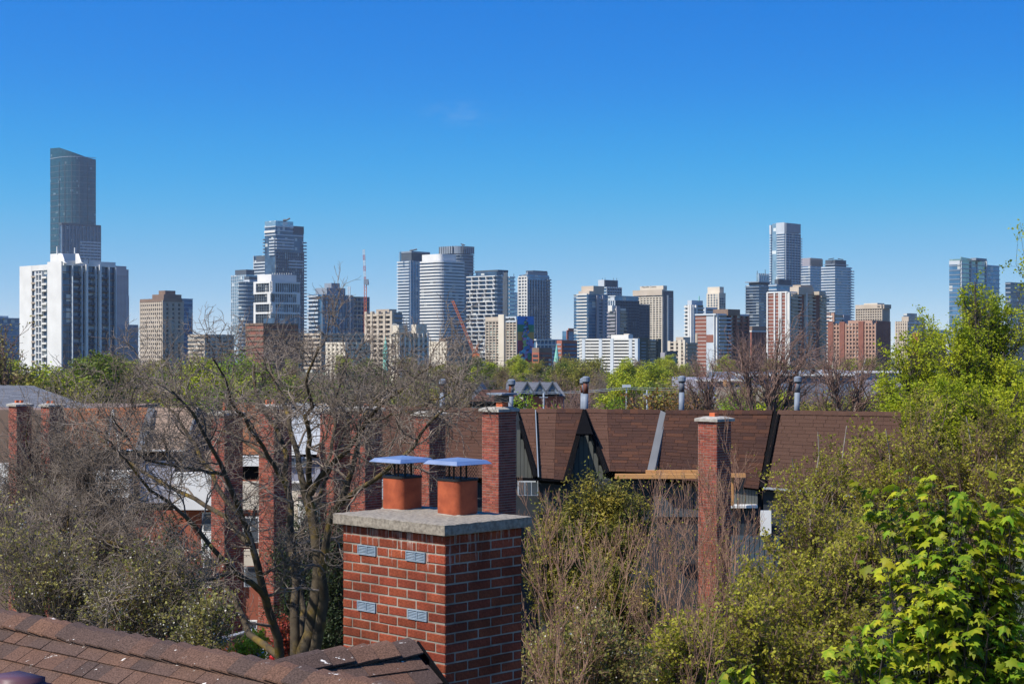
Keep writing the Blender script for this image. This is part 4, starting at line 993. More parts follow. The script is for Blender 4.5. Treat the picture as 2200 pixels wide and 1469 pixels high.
def boards(parent, m, x0, y0, x1, y1, D, n, th=0.03, name='siding_board'):
    for i in range(n):
        xa = x0 + (x1 - x0) * i / n; xb = x0 + (x1 - x0) * (i + 1) / n
        g_ = (xb - xa) * 0.06
        rect(parent, name, m, xa + g_, y0, xb - g_, y1, D - 0.001 * (i % 3), th)

def window(parent, x0, y0, x1, y1, D, frame='wtrim', fw=3, mull=1):
    f = rect(parent, 'window', frame, x0, y0, x1, y1, D, 0.08)
    n = mull + 1; w = (x1 - x0 - fw * (n + 1)) / n
    for i in range(n):
        xa = x0 + fw + i * (w + fw)
        p = rect(None, 'pane', 'pane', xa, y0 + fw, xa + w, y1 - fw, D - 0.012, 0.02)
        p.parent = f; setloc(p, f)
    return f

def block_body(parent, x0, x1, y0, D, back, m='navy', name='wall'):
    """the body of a house: front wall at depth D from the ground to y0, running back"""
    A, B = W(x0, y0, D), W(x1, y0, D)
    mb = MB(); mb.hexa([(A.x, D, 0), (B.x, D, 0), (B.x + .6, D + back, 0), (A.x + .6, D + back, 0)], [(A.x, D, A.z), (B.x, D, B.z), (B.x + .6, D + back, A.z), (A.x + .6, D + back, A.z)])
    return mb.build(name, M[m], parent)

def back_roof(parent, x0, x1, y, D, m):
    """rear slope of the steep roof, out of sight from the eye"""
    A, B = W(x0, y, D), W(x1, y, D)
    mb = MB(); z = A.z
    mb.hexa([(A.x, D + .06, z - .25), (B.x, D + .06, z - .25), (B.x + 1, D + 6, z - 3.2), (A.x + 1, D + 6, z - 3.2)], [(A.x, D + .06, z - .10), (B.x, D + .06, z - .10), (B.x + 1, D + 6, z - 3.0), (A.x + 1, D + 6, z - 3.0)])
    return mb.build('rear_roof', M[m], parent)

# ----- right-hand houses of the row
DT = 46.0
h = thing('row_house', 'brown shingled row house at the right with plain faded roof', 'house', (W(1800, 1500, 45.8).x, 45.8, 0))
roof_panel(h, M['sh_plain'], (1671, 883), (1935, 887), (1945, 1072), (1636, 1045), DT - .3, DT - 1.2, 21, 0.36, dts=0.5)
block_body(h, 1640, 1950, 1052, 45.0, 7, 'navy'); back_roof(h, 1670, 1936, 884, DT - .3, 'sh_plain')
plate(h, 'gutter', 'lgrey', [(1640, 1046), (1945, 1073), (1945, 1077), (1640, 1050)], [44.7, 44.2, 44.2, 44.7], 0.08)
plate(h, 'shade_black_verge', 'black', [(1659, 881), (1674, 889), (1642, 1046), (1627, 1046)], [45.9, 45.6, 44.7, 44.9], 0.10)  # verge face turned from the sun; its shade is put into the black colour
boards(h, 'bluesid', 1545, 1150, 1675, 1300, 44.6, 12); rect(h, 'siding_backing', 'navy', 1545, 1148, 1675, 1480, 44.68, 0.05)
rect(h, 'white_panel', 'wtrim', 1634, 1096, 1657, 1150, 44.5, 0.08)
vent_pipe(h, 1711, 884, 818, 46.6, lean=3)

h = thing('row_house', 'row house with mottled brown roof, cedar beams and slim brick chimney', 'house', (W(1530, 1500, 46).x, 46, 0))
roof_panel(h, M['sh_dark'], (1431, 883), (1660, 883), (1629, 1050), (1400, 1022), DT - .2, DT - 1.2, 21, 0.34)
block_body(h, 1400, 1639, 1024, 45.3, 7, 'navy'); back_roof(h, 1430, 1660, 884, DT - .2, 'sh_dark')
plate(h, 'party_verge', 'fascia', [(1419, 881), (1432, 887), (1406, 1014), (1390, 1012)], [46.0, 45.8, 44.7, 44.8], 0.08)
boards(h, 'fascia', 1405, 1030, 1500, 1110, 45.2, 9, 0.04); boards(h, 'siding', 1570, 1050, 1628, 1086, 44.9, 9, 0.04)
rect(h, 'white_ledge', 'wtrim', 1568, 1085, 1628, 1091, 44.6, 0.5); boards(h, 'navy', 1568, 1093, 1632, 1150, 44.8, 8, 0.04)
chimney(h, 1500, 1540, 1569, 906, 1500, 41.6, True, [(1534, 20, 9)])
vent_pipe(h, 1464, 883, 817, 46.6, lean=1)
for x0, x1, y0, y1, dd in ((1322, 1502, 1018, 1028, 44.0), (1388, 1502, 1010, 1018, 44.25), (1565, 1602, 1017, 1025, 44.1)):
    A, B = W(x0, y1, dd), W(x1, y0, dd); mb = MB(); mb.box(A.x, dd, A.z, B.x, dd + 0.14, B.z)
    mb.build('cedar_beam', M['timber'], h)
A, B = W(1570, 1086, 44.2), W(1576, 1020, 44.2); mb = MB(); mb.box(A.x, 44.2, A.z, B.x, 44.3, B.z); mb.build('cedar_post', M['timber'], h)
for i in range(6): rect(h, 'baluster', 'brown', 1581 + i * 3, 1032, 1582.4 + i * 3, 1048, 44.4, 0.03)
plate(h, 'bracket', 'brown', [(1594, 1024), (1602, 1024), (1595, 1050), (1588, 1050)], 44.3, 0.08)

h = thing('row_house', 'row house with a dark A-shaped gable between brown shingled slopes', 'house', (W(1280, 1500, 46).x, 46, 0))
roof_panel(h, M['sh_fade'], (1151, 880), (1195, 880), (1190, 1028), (1157, 1026), DT, DT - 1.1, 21, 0.34)
roof_panel(h, M['sh_dark'], (1195.5, 880), (1255, 880), (1213, 1031), (1190.5, 1029), DT, DT - 1.1, 21, 0.34)
roof_panel(h, M['sh_fade'], (1258, 880), (1304, 881), (1311, 1012), (1303, 1012), DT, DT - 1.1, 21, 0.34)
roof_panel(h, M['sh_dark'], (1304.5, 881), (1419, 882), (1390, 1014), (1311.5, 1012), DT, DT - 1.1, 21, 0.34)
block_body(h, 1157, 1405, 1030, 45.4, 7, 'navy'); back_roof(h, 1151, 1420, 882, DT, 'sh_dark')
plate(h, 'recess_wall', 'navy', [(1256, 890), (1312, 1045), (1205, 1045)], [45.75, 45.75, 45.75], 0.05)
for i in range(9):
    x = 1212 + i * 10.5; t_ = 1 - abs(x + 5 - 1257) / 52.0
    rect(h, 'gable_board', 'siding', x + .5, 1045 - max(0.06, t_) * 128, x + 10, 1045, 45.68 - 0.002 * (i % 2), 0.03)
plate(h, 'gable_soffit', 'black', [(1252, 879), (1259, 879), (1224, 1034), (1208, 1036)], [45.95, 45.95, 44.75, 44.75], 0.10)
plate(h, 'gable_verge', 'black', [(1255, 879), (1260, 880), (1308, 1013), (1299, 1016)], [45.95, 45.95, 44.8, 44.8], 0.10)
plate(h, 'gable_hood', 'black', [(1256, 880), (1274, 932), (1237, 932)], [45.9, 45.1, 45.1], 0.05)
plate(h, 'valley_flashing', 'grey', [(1149.5, 880), (1151.3, 880), (1158.0, 1024), (1155.5, 1024)], [45.9, 45.9, 44.8, 44.8], 0.06)
for x, s in ((1252, 0), (1257, 0)): vent_pipe(h, x, 882, 818 if x == 1257 else 821, 46.6 if x == 1257 else 47.2, lean=2)

h = thing('row_house', 'row house with a half-hidden gable and wide brick chimney with metal cowl', 'house', (W(1050, 1500, 46).x, 46, 0))
roof_panel(h, M['sh_fade'], (940, 877), (1060, 879), (1060, 1028), (930, 1020), DT + .4, DT - .6, 22, 0.36)
roof_panel(h, M['sh_fade'], (1113, 880), (1148.5, 880), (1155, 1025), (1152, 1025), DT, DT - 1.1, 21, 0.34)
block_body(h, 930, 1157, 1028, 45.8, 7, 'navy'); back_roof(h, 940, 1148, 880, DT + .4, 'sh_fade')
plate(h, 'recess_wall', 'navy', [(1112, 885), (1152, 1026), (1075, 1026)], 45.75, 0.05)
for i in range(7):
    x = 1094 + i * 8; t_ = 1 - abs(x + 4 - 1112) / 42.0
    rect(h, 'gable_board', 'siding', x + .4, 1026 - max(0.05, t_) * 108, x + 7.6, 1026, 45.68 - 0.002 * (i % 2), 0.03)
plate(h, 'gable_verge', 'black', [(1108, 879), (1114, 880), (1155, 1022), (1146, 1024)], [45.95, 45.95, 44.8, 44.8], 0.10)
window(h, 1112, 1033, 1156, 1064, 45.3, 'lgrey', 2.5, 2)
plate(h, 'eave_trim', 'black', [(1090, 1024), (1215, 1031), (1215, 1035), (1090, 1029)], 44.85, 0.1)
ch = chimney(h, 1046, 1071, 1109, 885, 1500, 42.0, True, [(1079, 26, 14)])
vent_pipe(h, 1096, 880, 824, 46.6, lean=3); vent_pipe(h, 950, 878, 823, 47.5, lean=1)
D = 42.4; c = W(1078, 862, D); s = 0.14
mb = MB(); P = [Vector((c.x, D)) + x for x in (-DL*s - DR*s, -DL*s + DR*s, DL*s + DR*s, DL*s - DR*s)]
mb.prism([tuple(p) for p in P], c.z - 0.02, zat(848, D)); mb.build('cowl_cage', mat('cowl_wire', (0.10, 0.085, 0.07), 0.7), h)
mb = MB(); P = [Vector((c.x, D)) + x * 2.0 for x in (-DL*s - DR*s, -DL*s + DR*s, DL*s + DR*s, DL*s - DR*s)]
mb.prism([tuple(p) for p in P], zat(848, D), zat(844, D)); mb.build('cowl_lid', M['galv'], h)

# ----- left-hand houses of the row, seen through the bare tree
DT = 48.0
h = thing('row_house', 'brown roofed row house with three brick chimneys behind the bare tree', 'house', (W(830, 1500, 48).x, 48, 0))
roof_panel(h, M['sh_fade'], (812, 872), (938, 877), (928, 1020), (800, 1012), DT, DT - .9, 22, 0.36)
block_body(h, 700, 930, 1016, 47.3, 7, 'brown'); back_roof(h, 812, 938, 876, DT, 'sh_fade')
chimney(h, 897, 922, 956, 894, 1500, 43.6, True, [], ); chimney(h, 763, 784, 815, 884, 1500, 43.4, True, [(787, 11, 7)]); chimney(h, 699, 718, 747, 885, 1500, 43.8, True, [(718, 9, 7)])
rect(h, 'white_ledge', 'wtrim', 720, 1040, 765, 1050, 46.2, 0.5)
plate(h, 'lean_to_roof', 'brown', [(640, 1062), (762, 1050), (768, 1056), (640, 1070)], [45.8, 45.8, 45.2, 45.2], 0.06)
rect(h, 'white_wall', 'wtrim', 640, 1072, 765, 1300, 45.6, 0.12)
plate(h, 'ladder_board', 'pink', [(785, 1052), (793, 1048), (812, 1095), (804, 1098)], 45.5, 0.05)
rect(h, 'grey_wall', 'lgrey', 815, 1030, 826, 1072, 46.2, 0.1)

h = thing('row_house', 'pale grey roofed row house with cream fence behind the bare tree', 'house', (W(640, 1500, 48).x, 48, 0))
roof_panel(h, M['sh_grey'], (612, 868), (702, 869), (682, 976), (618, 975), DT, DT - .8, 16, 0.4)
block_body(h, 560, 700, 978, 47.4, 7, 'lilac'); back_roof(h, 612, 702, 869, DT, 'sh_grey')
plate(h, 'white_gable', 'wtrim', [(630, 925), (645, 978), (618, 978)], 46.9, 0.06)
window(h, 618, 982, 664, 1002, 47.0, 'wtrim', 2, 2); rect(h, 'siding', 'lilacsid', 616, 1003, 700, 1036, 47.1, 0.1)
rect(h, 'white_rail', 'wtrim', 585, 1033, 664, 1037, 46.4, 0.1); boards(h, 'stucco', 586, 1038, 650, 1150, 46.5, 14, 0.04, 'fence_board')
plate(h, 'dark_slope', 'sh_fade', [(702, 872), (700, 980), (680, 980)], [47.5, 46.6, 46.6], 0.06)
mb = MB()
for i in range(8):
    a0, a1 = math.pi * (0.5 + 0.5 * i / 8), math.pi * (0.5 + 0.5 * (i + 1) / 8)
    def cp(an, rr): return W(612 + rr * 30 * (1 + math.cos(an)) , 1112 - rr * 18 * math.sin(an), 45.8)
    p = [cp(a0, 1), cp(a1, 1)]
    mb.hexa([p[0], p[1], p[1] + Vector((0, .5, 0)), p[0] + Vector((0, .5, 0))], [q_ + Vector((0, 0, .16)) for q_ in (p[0], p[1], p[1] + Vector((0, .5, 0)), p[0] + Vector((0, .5, 0)))])
mb.build('curved_hood', M['stucco'], h)
window(h, 520, 1110, 556, 1165, 46.6, 'wtrim', 3, 1); window(h, 568, 1115, 612, 1150, 45.9, 'wtrim', 3, 1)
rect(h, 'cream_panel', 'stucco', 524, 1180, 556, 1215, 46.5, 0.1); window(h, 524, 1217, 556, 1260, 46.6, 'lgrey', 3, 0); window(h, 518, 1332, 552, 1372, 46.6, 'wtrim', 3, 0)

h = thing('row_house', 'orange-brown roofed row house between two tall brick chimneys', 'house', (W(520, 1500, 48).x, 48, 0))
roof_panel(h, M['sh_orange'], (498, 868), (562, 867), (562, 976), (495, 976), DT, DT - .8, 16, 0.36)
block_body(h, 466, 600, 978, 47.4, 7, 'redbrick'); back_roof(h, 498, 562, 868, DT, 'sh_orange')
rect(h, 'white_fascia', 'wtrim', 498, 979, 556, 1001, 46.9, 0.15); rect(h, 'dark_soffit', 'black', 498, 1002, 556, 1030, 47.1, 0.1); rect(h, 'cream_wall', 'stucco', 505, 1034, 556, 1095, 47.0, 0.12)
chimney(h, 556, 588, 615, 879, 1500, 43.2, True, [(574, 8, 11), (588, 10, 11)]); chimney(h, 464, 482, 512, 893, 1500, 43.4, True, [(483, 9, 20)])

h = thing('row_house', 'tan roofed row house with grey side wall and white bay at the left', 'house', (W(370, 1500, 48).x, 48, 0))
roof_panel(h, M['sh_tan'], (332, 877), (426, 877), (398, 967), (306, 966), DT, DT - .8, 14, 0.4)
roof_panel(h, M['sh_orange'], (215, 878), (318, 877), (291, 965), (195, 965), DT, DT - .8, 14, 0.36)
plate(h, 'party_verge', 'fascia', [(318, 876), (333, 877), (306, 967), (289, 966)], [47.9, 47.9, 46.9, 46.9], 0.06)
plate(h, 'side_wall', 'fascia', [(426, 876), (466, 898), (466, 1010), (394, 1010), (398, 968)], [47.8, 48.3, 48.3, 47.0, 47.0], 0.10)
block_body(h, 180, 466, 969, 47.5, 7, 'brown'); back_roof(h, 215, 426, 878, DT, 'sh_tan')
plate(h, 'white_eave', 'wtrim', [(270, 965), (398, 967), (398, 969.5), (270, 967.5)], 46.9, 0.1)
rect(h, 'dark_siding', 'lilacsid', 300, 990, 375, 1080, 47.1, 0.1)
rect(h, 'white_bay', 'wtrim', 373, 1016, 464, 1095, 46.7, 0.6); rect(h, 'white_bay', 'wtrim', 205, 1012, 278, 1068, 46.8, 0.5)
rect(h, 'brick_wall', 'redbrick', 240, 1096, 464, 1500, 47.2, 0.1)
window(h, 434, 1100, 464, 1142, 46.9, 'wtrim', 3, 0); rect(h, 'white_panel', 'wtrim', 432, 1144, 464, 1200, 46.85, 0.1); window(h, 436, 1202, 464, 1240, 46.9, 'wtrim', 3, 0); rect(h, 'white_panel', 'wtrim', 436, 1243, 464, 1262, 46.85, 0.1); window(h, 482, 1238, 502, 1330, 45.6, 'lilac', 2, 0)
window(h, 222, 1110, 258, 1150, 46.9, 'wtrim', 3, 1)
mb = MB()
for (xa, ya), (xb, yb) in (((242, 880), (228, 970)), ((242, 880), (258, 970)), ((236, 918), (248, 918))):
    mb.tube([W(xa, ya, 46.9), W(xb, yb, 46.3)], 0.035, 4)
mb.build('white_gable_trim', M['wtrim'], h)

h = thing('brick_house', 'brick house with slate roof and two old chimneys at the left edge', 'house', (W(40, 1500, 62).x, 62, 0))
roof_panel(h, M['sh_slate'], (-60, 828), (75, 830), (215, 880), (-70, 905), 70, 64, 18, 0.5)
block_body(h, -80, 215, 880, 63, 8, 'brown')
chimney(h, 24, 36, 52, 873, 1500, 60, True, [(36, 9, 6), (46, 8, 6)]); chimney(h, 98, 106, 122, 874, 1500, 60, True, [(104, 8, 6), (114, 8, 6)])
rect(h, 'white_bay', 'wtrim', -20, 995, 22, 1060, 61, 0.3); window(h, 4, 1036, 22, 1066, 60.8, 'wtrim', 2, 0)
roof_panel(h, M['sh_orange'], (125, 878), (212, 878), (200, 965), (110, 965), 62.5, 61.4, 14, 0.4)

# garden corner below the tree
t = thing('garden_deck', 'small orange-stained deck box with white handrail below the bare tree', 'deck', (W(490, 1440, 40).x, 40, 0))
D = 40; A, B = W(467, 1440, D), W(508, 1384, D)
mb = MB(); mb.box(A.x, D, 0, B.x, D + .8, B.z); mb.build('deck_box', mat('deck_core', (0.10, 0.03, 0.015), 0.8), t)
for i in range(6):
    y0 = 1384 + i * 13; rect(t, 'deck_board', mat('stained_deck_board', (0.42, 0.12, 0.045), 0.7, (0.50, 0.16, 0.06), 3) if i == 0 else bpy.data.materials['stained_deck_board'], 467, y0, 508, y0 + 12, 39.97, 0.03)
mb = MB(); mb.tube([W(468, 1372, 39.9), W(548, 1352, 41)], 0.045, 5); mb.build('handrail', M['wtrim'], t)
mb = MB()
for i in range(10): x = 512 + i * 6.4; mb.tube([W(x, 1366 - i * 1.5, 40.6), W(x, 1440, 40.6)], 0.012, 4)
mb.build('iron_railing', M['blackiron'], t); tag(t.children[-1], kind='stuff')
for nm, lab, x, y, s, cc in (('blue_tub', 'blue plastic tub standing on the orange deck box', 481, 1383, .17, (0.03, 0.16, 0.42)), ('blue_planter', 'blue glazed planter in the garden below the bare tree', 559, 1410, .16, (0.03, 0.13, 0.38)), ('white_planter', 'white round planter beside the blue one in the garden', 575, 1404, .14, (0.6, 0.6, 0.62)), ('red_flower_pot', 'red flowering pot at the foot of the bare tree', 590, 1418, .16, (0.5, 0.02, 0.03))):
    D = 40.4; c = W(x, y, D); mb = MB()
    zb = c.z if nm == 'blue_tub' else 0.0
    mb.tube([(c.x, D, zb if nm == 'blue_tub' else c.z - .6), (c.x, D, c.z), (c.x, D, c.z + s * 0.5), (c.x, D, c.z + s)], [s * .7, s * .8, s, s * .95], 10)
    tt = thing(nm, lab, 'planter' if 'tub' not in nm else 'tub', (c.x, D, zb)); mb.build('pot', mat(nm, cc, 0.4), tt, True)
    if zb == 0:
        mb = MB(); mb.tube([(c.x, D, 0), (c.x, D, c.z - .6)], s * .5, 6); mb.build('stand', M['brown'], tt)

# ---------------------------------------------------------------- houses and sheds beyond the row
h = thing('gabled_house', 'house with blue-grey roof and three pointed dormers beyond the row', 'house', (W(1150, 870, 115).x, 115, 0))
D = 115
roof_panel(h, M['sh_slate'], (1088, 821), (1196, 822), (1215, 850), (1085, 850), D + 3, D, 9, 0.8, 'fascia')
mb = MB(); A, B = W(1085, 850, D), W(1212, 850, D); mb.box(A.x, D + .1, 0, B.x, D + 9, A.z); mb.build('wall', M['lilacsid'], h)
for x in (1133, 1160, 1187):
    d = plate(h, 'dormer', mat('dormer_blue', (0.20, 0.25, 0.33), 0.7) if x == 1133 else bpy.data.materials['dormer_blue'], [(x, 822), (x + 14, 846), (x - 14, 846)], [D - .6] * 3, 1.2)
    for s in (-1, 1):
        p = plate(None, 'dormer_roof', 'fascia', [(x - s * 2, 819.5), (x + s * 1, 820.5), (x + s * 17.5, 847), (x + s * 14, 848)], D - .75, 1.5); p.parent = d; setloc(p, d)
    w_ = plate(None, 'arched_window', 'pane', [(x - 4, 847), (x - 4, 838), (x, 834), (x + 4, 838), (x + 4, 847)], D - .72, 0.05); w_.parent = d; setloc(w_, d)
rect(h, 'brick_front', 'redbrick', 1132, 851, 1210, 900, D - .3, 0.2)
h = thing('brown_hip_house', 'house with brown hipped roof and skylight beyond the row', 'house', (W(1040, 880, 88).x, 88, 0))
roof_panel(h, M['sh_fade'], (1035, 838), (1090, 838), (1130, 862), (1010, 862), 90, 87, 9, 0.6)
mb = MB(); A, B = W(1015, 862, 87), W(1125, 862, 87); mb.box(A.x, 87.1, 0, B.x, 95, A.z); mb.build('wall', M['stucco'], h)
plate(h, 'skylight', 'pane', [(1052, 848), (1057, 848), (1055, 857), (1048, 857)], 87.9, 0.05)
h = thing('blue_gable_house', 'small blue-grey gable left of the three dormers', 'house', (W(1035, 860, 130).x, 130, 0))
mb = MB(); A, B, C_ = W(1014, 848, 130), W(1048, 848, 130), W(1031, 826, 130); mb.box(A.x, 130, 0, B.x, 140, A.z); mb.build('wall', M['lilacsid'], h)
mb = MB(); mb.prism([(A.x, 130), (B.x, 130), (B.x, 140), (A.x, 140)], [A.z] * 4, [A.z + .05] * 4); mb.v += [tuple(C_), (C_.x, 140, C_.z)]; n = len(mb.v); mb.f += [(4, 5, n-2), (5, 6, n-1, n-2), (6, 7, n-1), (7, 4, n-2, n-1)]; mb.build('roof', M['sh_slate'], h)
h = thing('long_flat_building', 'long low building with slate-blue wall and white roof units behind the vents', 'building', (W(1650, 850, 190).x, 190, 0))
mb = MB(); A, B = W(1600, 806, 190), W(1835, 806, 190); mb.box(A.x, 190, 0, B.x, 225, A.z); mb.build('wall', mat('slate_blue_wall', (0.13, 0.16, 0.22), 0.7, (0.16, 0.19, 0.25), 0.3), h)
mb = MB(); A, B = W(1497, 818, 186), W(1615, 818, 186); mb.box(A.x, 186, 0, B.x, 215, A.z); mb.build('pale_wing', M['lilacsid'], h)
rect(h, 'roof_edge', 'wtrim', 1598, 803, 1837, 807, 189.6, 1.0); rect(h, 'roof_edge', 'wtrim', 1495, 815, 1617, 819, 185.6, 1.0)
rect(h, 'cream_wall', 'tan', 1540, 832, 1680, 870, 180, 0.5)
for i, x in enumerate((1656, 1680, 1692, 1712, 1738, 1752, 1778, 1800)):
    A = W(x, 804, 200); mb = MB(); s = 0.35 + 0.2 * (i % 3); mb.box(A.x - s, 199, A.z - .4, A.x + s, 200, A.z + .55); mb.build('roof_unit', M['lgrey'] if i % 2 else M['grey'], h)
for i, x in enumerate((1582, 1600)): rect(h, 'white_unit', 'wtrim', x, 801, x + 13, 808, 184, 1)
for i in range(5): rect(h, 'window', 'pane', 1505 + i * 18, 822, 1513 + i * 18, 830, 185.9, 0.1)
rect(h, 'orange_door', 'timber', 1555, 816, 1561, 830, 185.2, 0.3)
h = thing('flat_white_roof', 'flat white-edged roof of a low garage beyond the row', 'building', (W(1430, 860, 120).x, 120, 0))
mb = MB(); A, B = W(1395, 852, 120), W(1456, 852, 120); mb.box(A.x, 120, 0, B.x, 126, A.z); mb.build('wall', M['tan'], h); rect(h, 'roof_edge', 'lgrey', 1394, 850, 1457, 853, 119.8, 0.4)
h = thing('grey_flat_building', 'grey flat-roofed building glimpsed beyond the bare trees at the far right', 'building', (W(1900, 830, 210).x, 210, 0))
mb = MB(); A, B = W(1840, 800, 210), W(2060, 800, 210); mb.box(A.x, 210, 0, B.x, 230, A.z); mb.build('wall', M['lilacsid'], h); rect(h, 'roof_edge', 'wtrim', 1838, 797, 2062, 801, 209.6, 0.6)
# poles, lamps and wires
for i, (nm, lab, x, y0, y1, D) in enumerate((('utility_pole', 'slim pale utility pole right of the three dormers', 1168, 844, 900, 95), ('street_lamp', 'street lamp with a flat head above the rusty-leaved tree', 1346, 832, 900, 110), ('utility_pole', 'thin pale pole left of the slim metal vent', 1390, 838, 900, 110))):
    t = thing(nm, lab, 'pole' if nm != 'street_lamp' else 'lamp', (W(x, y1, D).x, D, 0))
    p = W(x, y0, D); mb = MB(); mb.tube([(p.x, D, 0), p], 0.05, 6); mb.build('post', M['lgrey'], t)
    mb = MB()
    if nm == 'street_lamp': mb.box(p.x - .28, D - .15, p.z, p.x + .28, D + .15, p.z + .18); mb.build('lamp_head', M['lgrey'], t)
    else: mb.box(p.x - .25, D - .04, p.z - .28, p.x + .25, D + .04, p.z - .22); mb.build('crossarm', M['grey'], t)
for k, (lab, pts) in enumerate((('upper overhead wire crossing before the three dormers', [(1085, 838), (1170, 843), (1255, 840), (1345, 832), (1460, 834)]), ('lower overhead wire crossing before the three dormers', [(1085, 842), (1170, 846), (1255, 843), (1345, 836), (1460, 839)]))):
    mb = MB(); mb.tube([W(x, y, 95 + (x - 1085) * .04) for x, y in pts], 0.012, 3); o = mb.build('overhead_wire', M['lgrey']); tag(o, lab, 'wire', 'overhead wires')

# ---------------------------------------------------------------- the big brick chimney
DC = 11.17
CC = Vector(((955 - CX) * DC / F, DC)); ztop = zat(1129, DC)
kl, kr = (715 - CX) / F, (1143 - CX) / F
ca = (kl * DC - CC.x) / (DL.x - kl * DL.y); cb = (kr * DC - CC.x) / (DR.x - kr * DR.y)
CAPH = 0.070; OVL = 0.052
ch = thing('brick_chimney', 'large red brick chimney with concrete cap and two clay flues', 'chimney', (CC.x, CC.y, 0))
# cap: a rough slab
bm = bmesh.new()
nu, nv = 46, 36
def rough(p, s, a): return a * (math.sin(p[0]*s*1.7 + p[1]*s*.9) + math.sin(p[1]*s*2.3 - p[2]*s*1.3 + 1.7) + math.sin(p[0]*s*3.1 + p[2]*s*2.9 + .4)) / 3
crs = random.Random(3)
def capgrid(f, n1, n2):
    vs = [[None] * (n2 + 1) for _ in range(n1 + 1)]
    for i in range(n1 + 1):
        for j in range(n2 + 1):
            vs[i][j] = bm.verts.new(f(i / n1, j / n2))
    for i in range(n1):
        for j in range(n2): bm.faces.new((vs[i][j], vs[i+1][j], vs[i+1][j+1], vs[i][j+1]))
zb_ = ztop - CAPH
def capP(s, t, z):
    p = CC + DL * (ca * s) + DR * (cb * t)
    e = min(s * ca, (1 - s) * ca, t * cb, (1 - t) * cb)
    z2 = z + (min(0.008, e * 0.15) if z > zb_ + CAPH * .5 else 0)
    q = Vector((p.x, p.y, z2))
    o = Vector((math.sin(q.x*61 + q.z*47) + math.sin(q.y*83 - q.x*37), math.sin(q.y*71 + q.x*53) + math.sin(q.z*97), math.sin(q.x*67) + math.sin(q.y*59 + 1))) * 0.0011
    return q + o
capgrid(lambda s, t: capP(s, t, ztop), nu, nv); capgrid(lambda s, t: capP(s, t, zb_), nu, nv)
capgrid(lambda s, t: capP(s, 0, zb_ + CAPH * t), nu, 5); capgrid(lambda s, t: capP(s, 1, zb_ + CAPH * t), nu, 5)
capgrid(lambda s, t: capP(0, s, zb_ + CAPH * t), nv, 5); capgrid(lambda s, t: capP(1, s, zb_ + CAPH * t), nv, 5)
bmesh.ops.remove_doubles(bm, verts=bm.verts, dist=0.0004)
bmesh.ops.recalc_face_normals(bm, faces=bm.faces)
me = bpy.data.meshes.new('concrete_cap'); bm.to_mesh(me); bm.free(); me.materials.append(M['conc'])
o = obj_from('concrete_cap', me, ch); setloc(o, ch)
weather(M['nbrick'], zb_); weather(M['mortar'], zb_, .2); 
# body
BC = CC + DL * OVL + DR * OVL
ba, bb = ca - 2 * OVL, cb - 2 * OVL
mb = MB(); i_ = 0.005; P = [BC + DL*i_ + DR*i_ + DL*(ba-2*i_), BC + DL*i_ + DR*i_, BC + DR*(bb-i_) + DL*i_, BC + DL*(ba-i_) + DR*(bb-i_)]
mb.prism([tuple(p) for p in P], zat(1700, DC), zb_ + 0.002); mb.build('mortar_core', M['mortar'], ch)
COURSE = 0.0682; PL_, PR_ = ba / 5.5, bb / 3.35
JN = 0.0095
def brick_mesh(w, name):
    bm = bmesh.new(); bmesh.ops.create_cube(bm, size=1.0)
    bmesh.ops.scale(bm, vec=(w, 0.095, COURSE - JN), verts=bm.verts)
    bmesh.ops.bevel(bm, geom=bm.edges[:], offset=0.0055, segments=1, affect='EDGES')
    me = bpy.data.meshes.new(name); bm.to_mesh(me); bm.free(); me.materials.append(M['nbrick']); return me
BMESH = {}
def put_brick(face, u0, u1, zc):
    w = round(u1 - u0, 3)
    if w < 0.025: return
    if w not in BMESH: BMESH[w] = brick_mesh(w, 'brick')
    d, n = (DL, NL) if face == 'L' else (DR, NR)
    p = BC + d * ((u0 + u1) / 2) - n * (0.0475 + random.uniform(-0.0012, 0.0012))
    o = bpy.data.objects.new('brick', BMESH[w]); link(o, ch)
    ang = math.atan2(d.y, d.x)
    o.rotation_euler = (random.uniform(-.006, .006), random.uniform(-.009, .009), ang + random.uniform(-.004, .004))
    o.location = (p.x - CC.x, p.y - CC.y, zc + random.uniform(-.0018, .0018))
VENTS = {2: [(770, 807), (873, 913)], 8: [(769, 806), (877, 917)]}
def u_of(px):
    k = (px - CX) / F
    return (k * BC.y - BC.x) / (DL.x - k * DL.y)
ROWS = 27
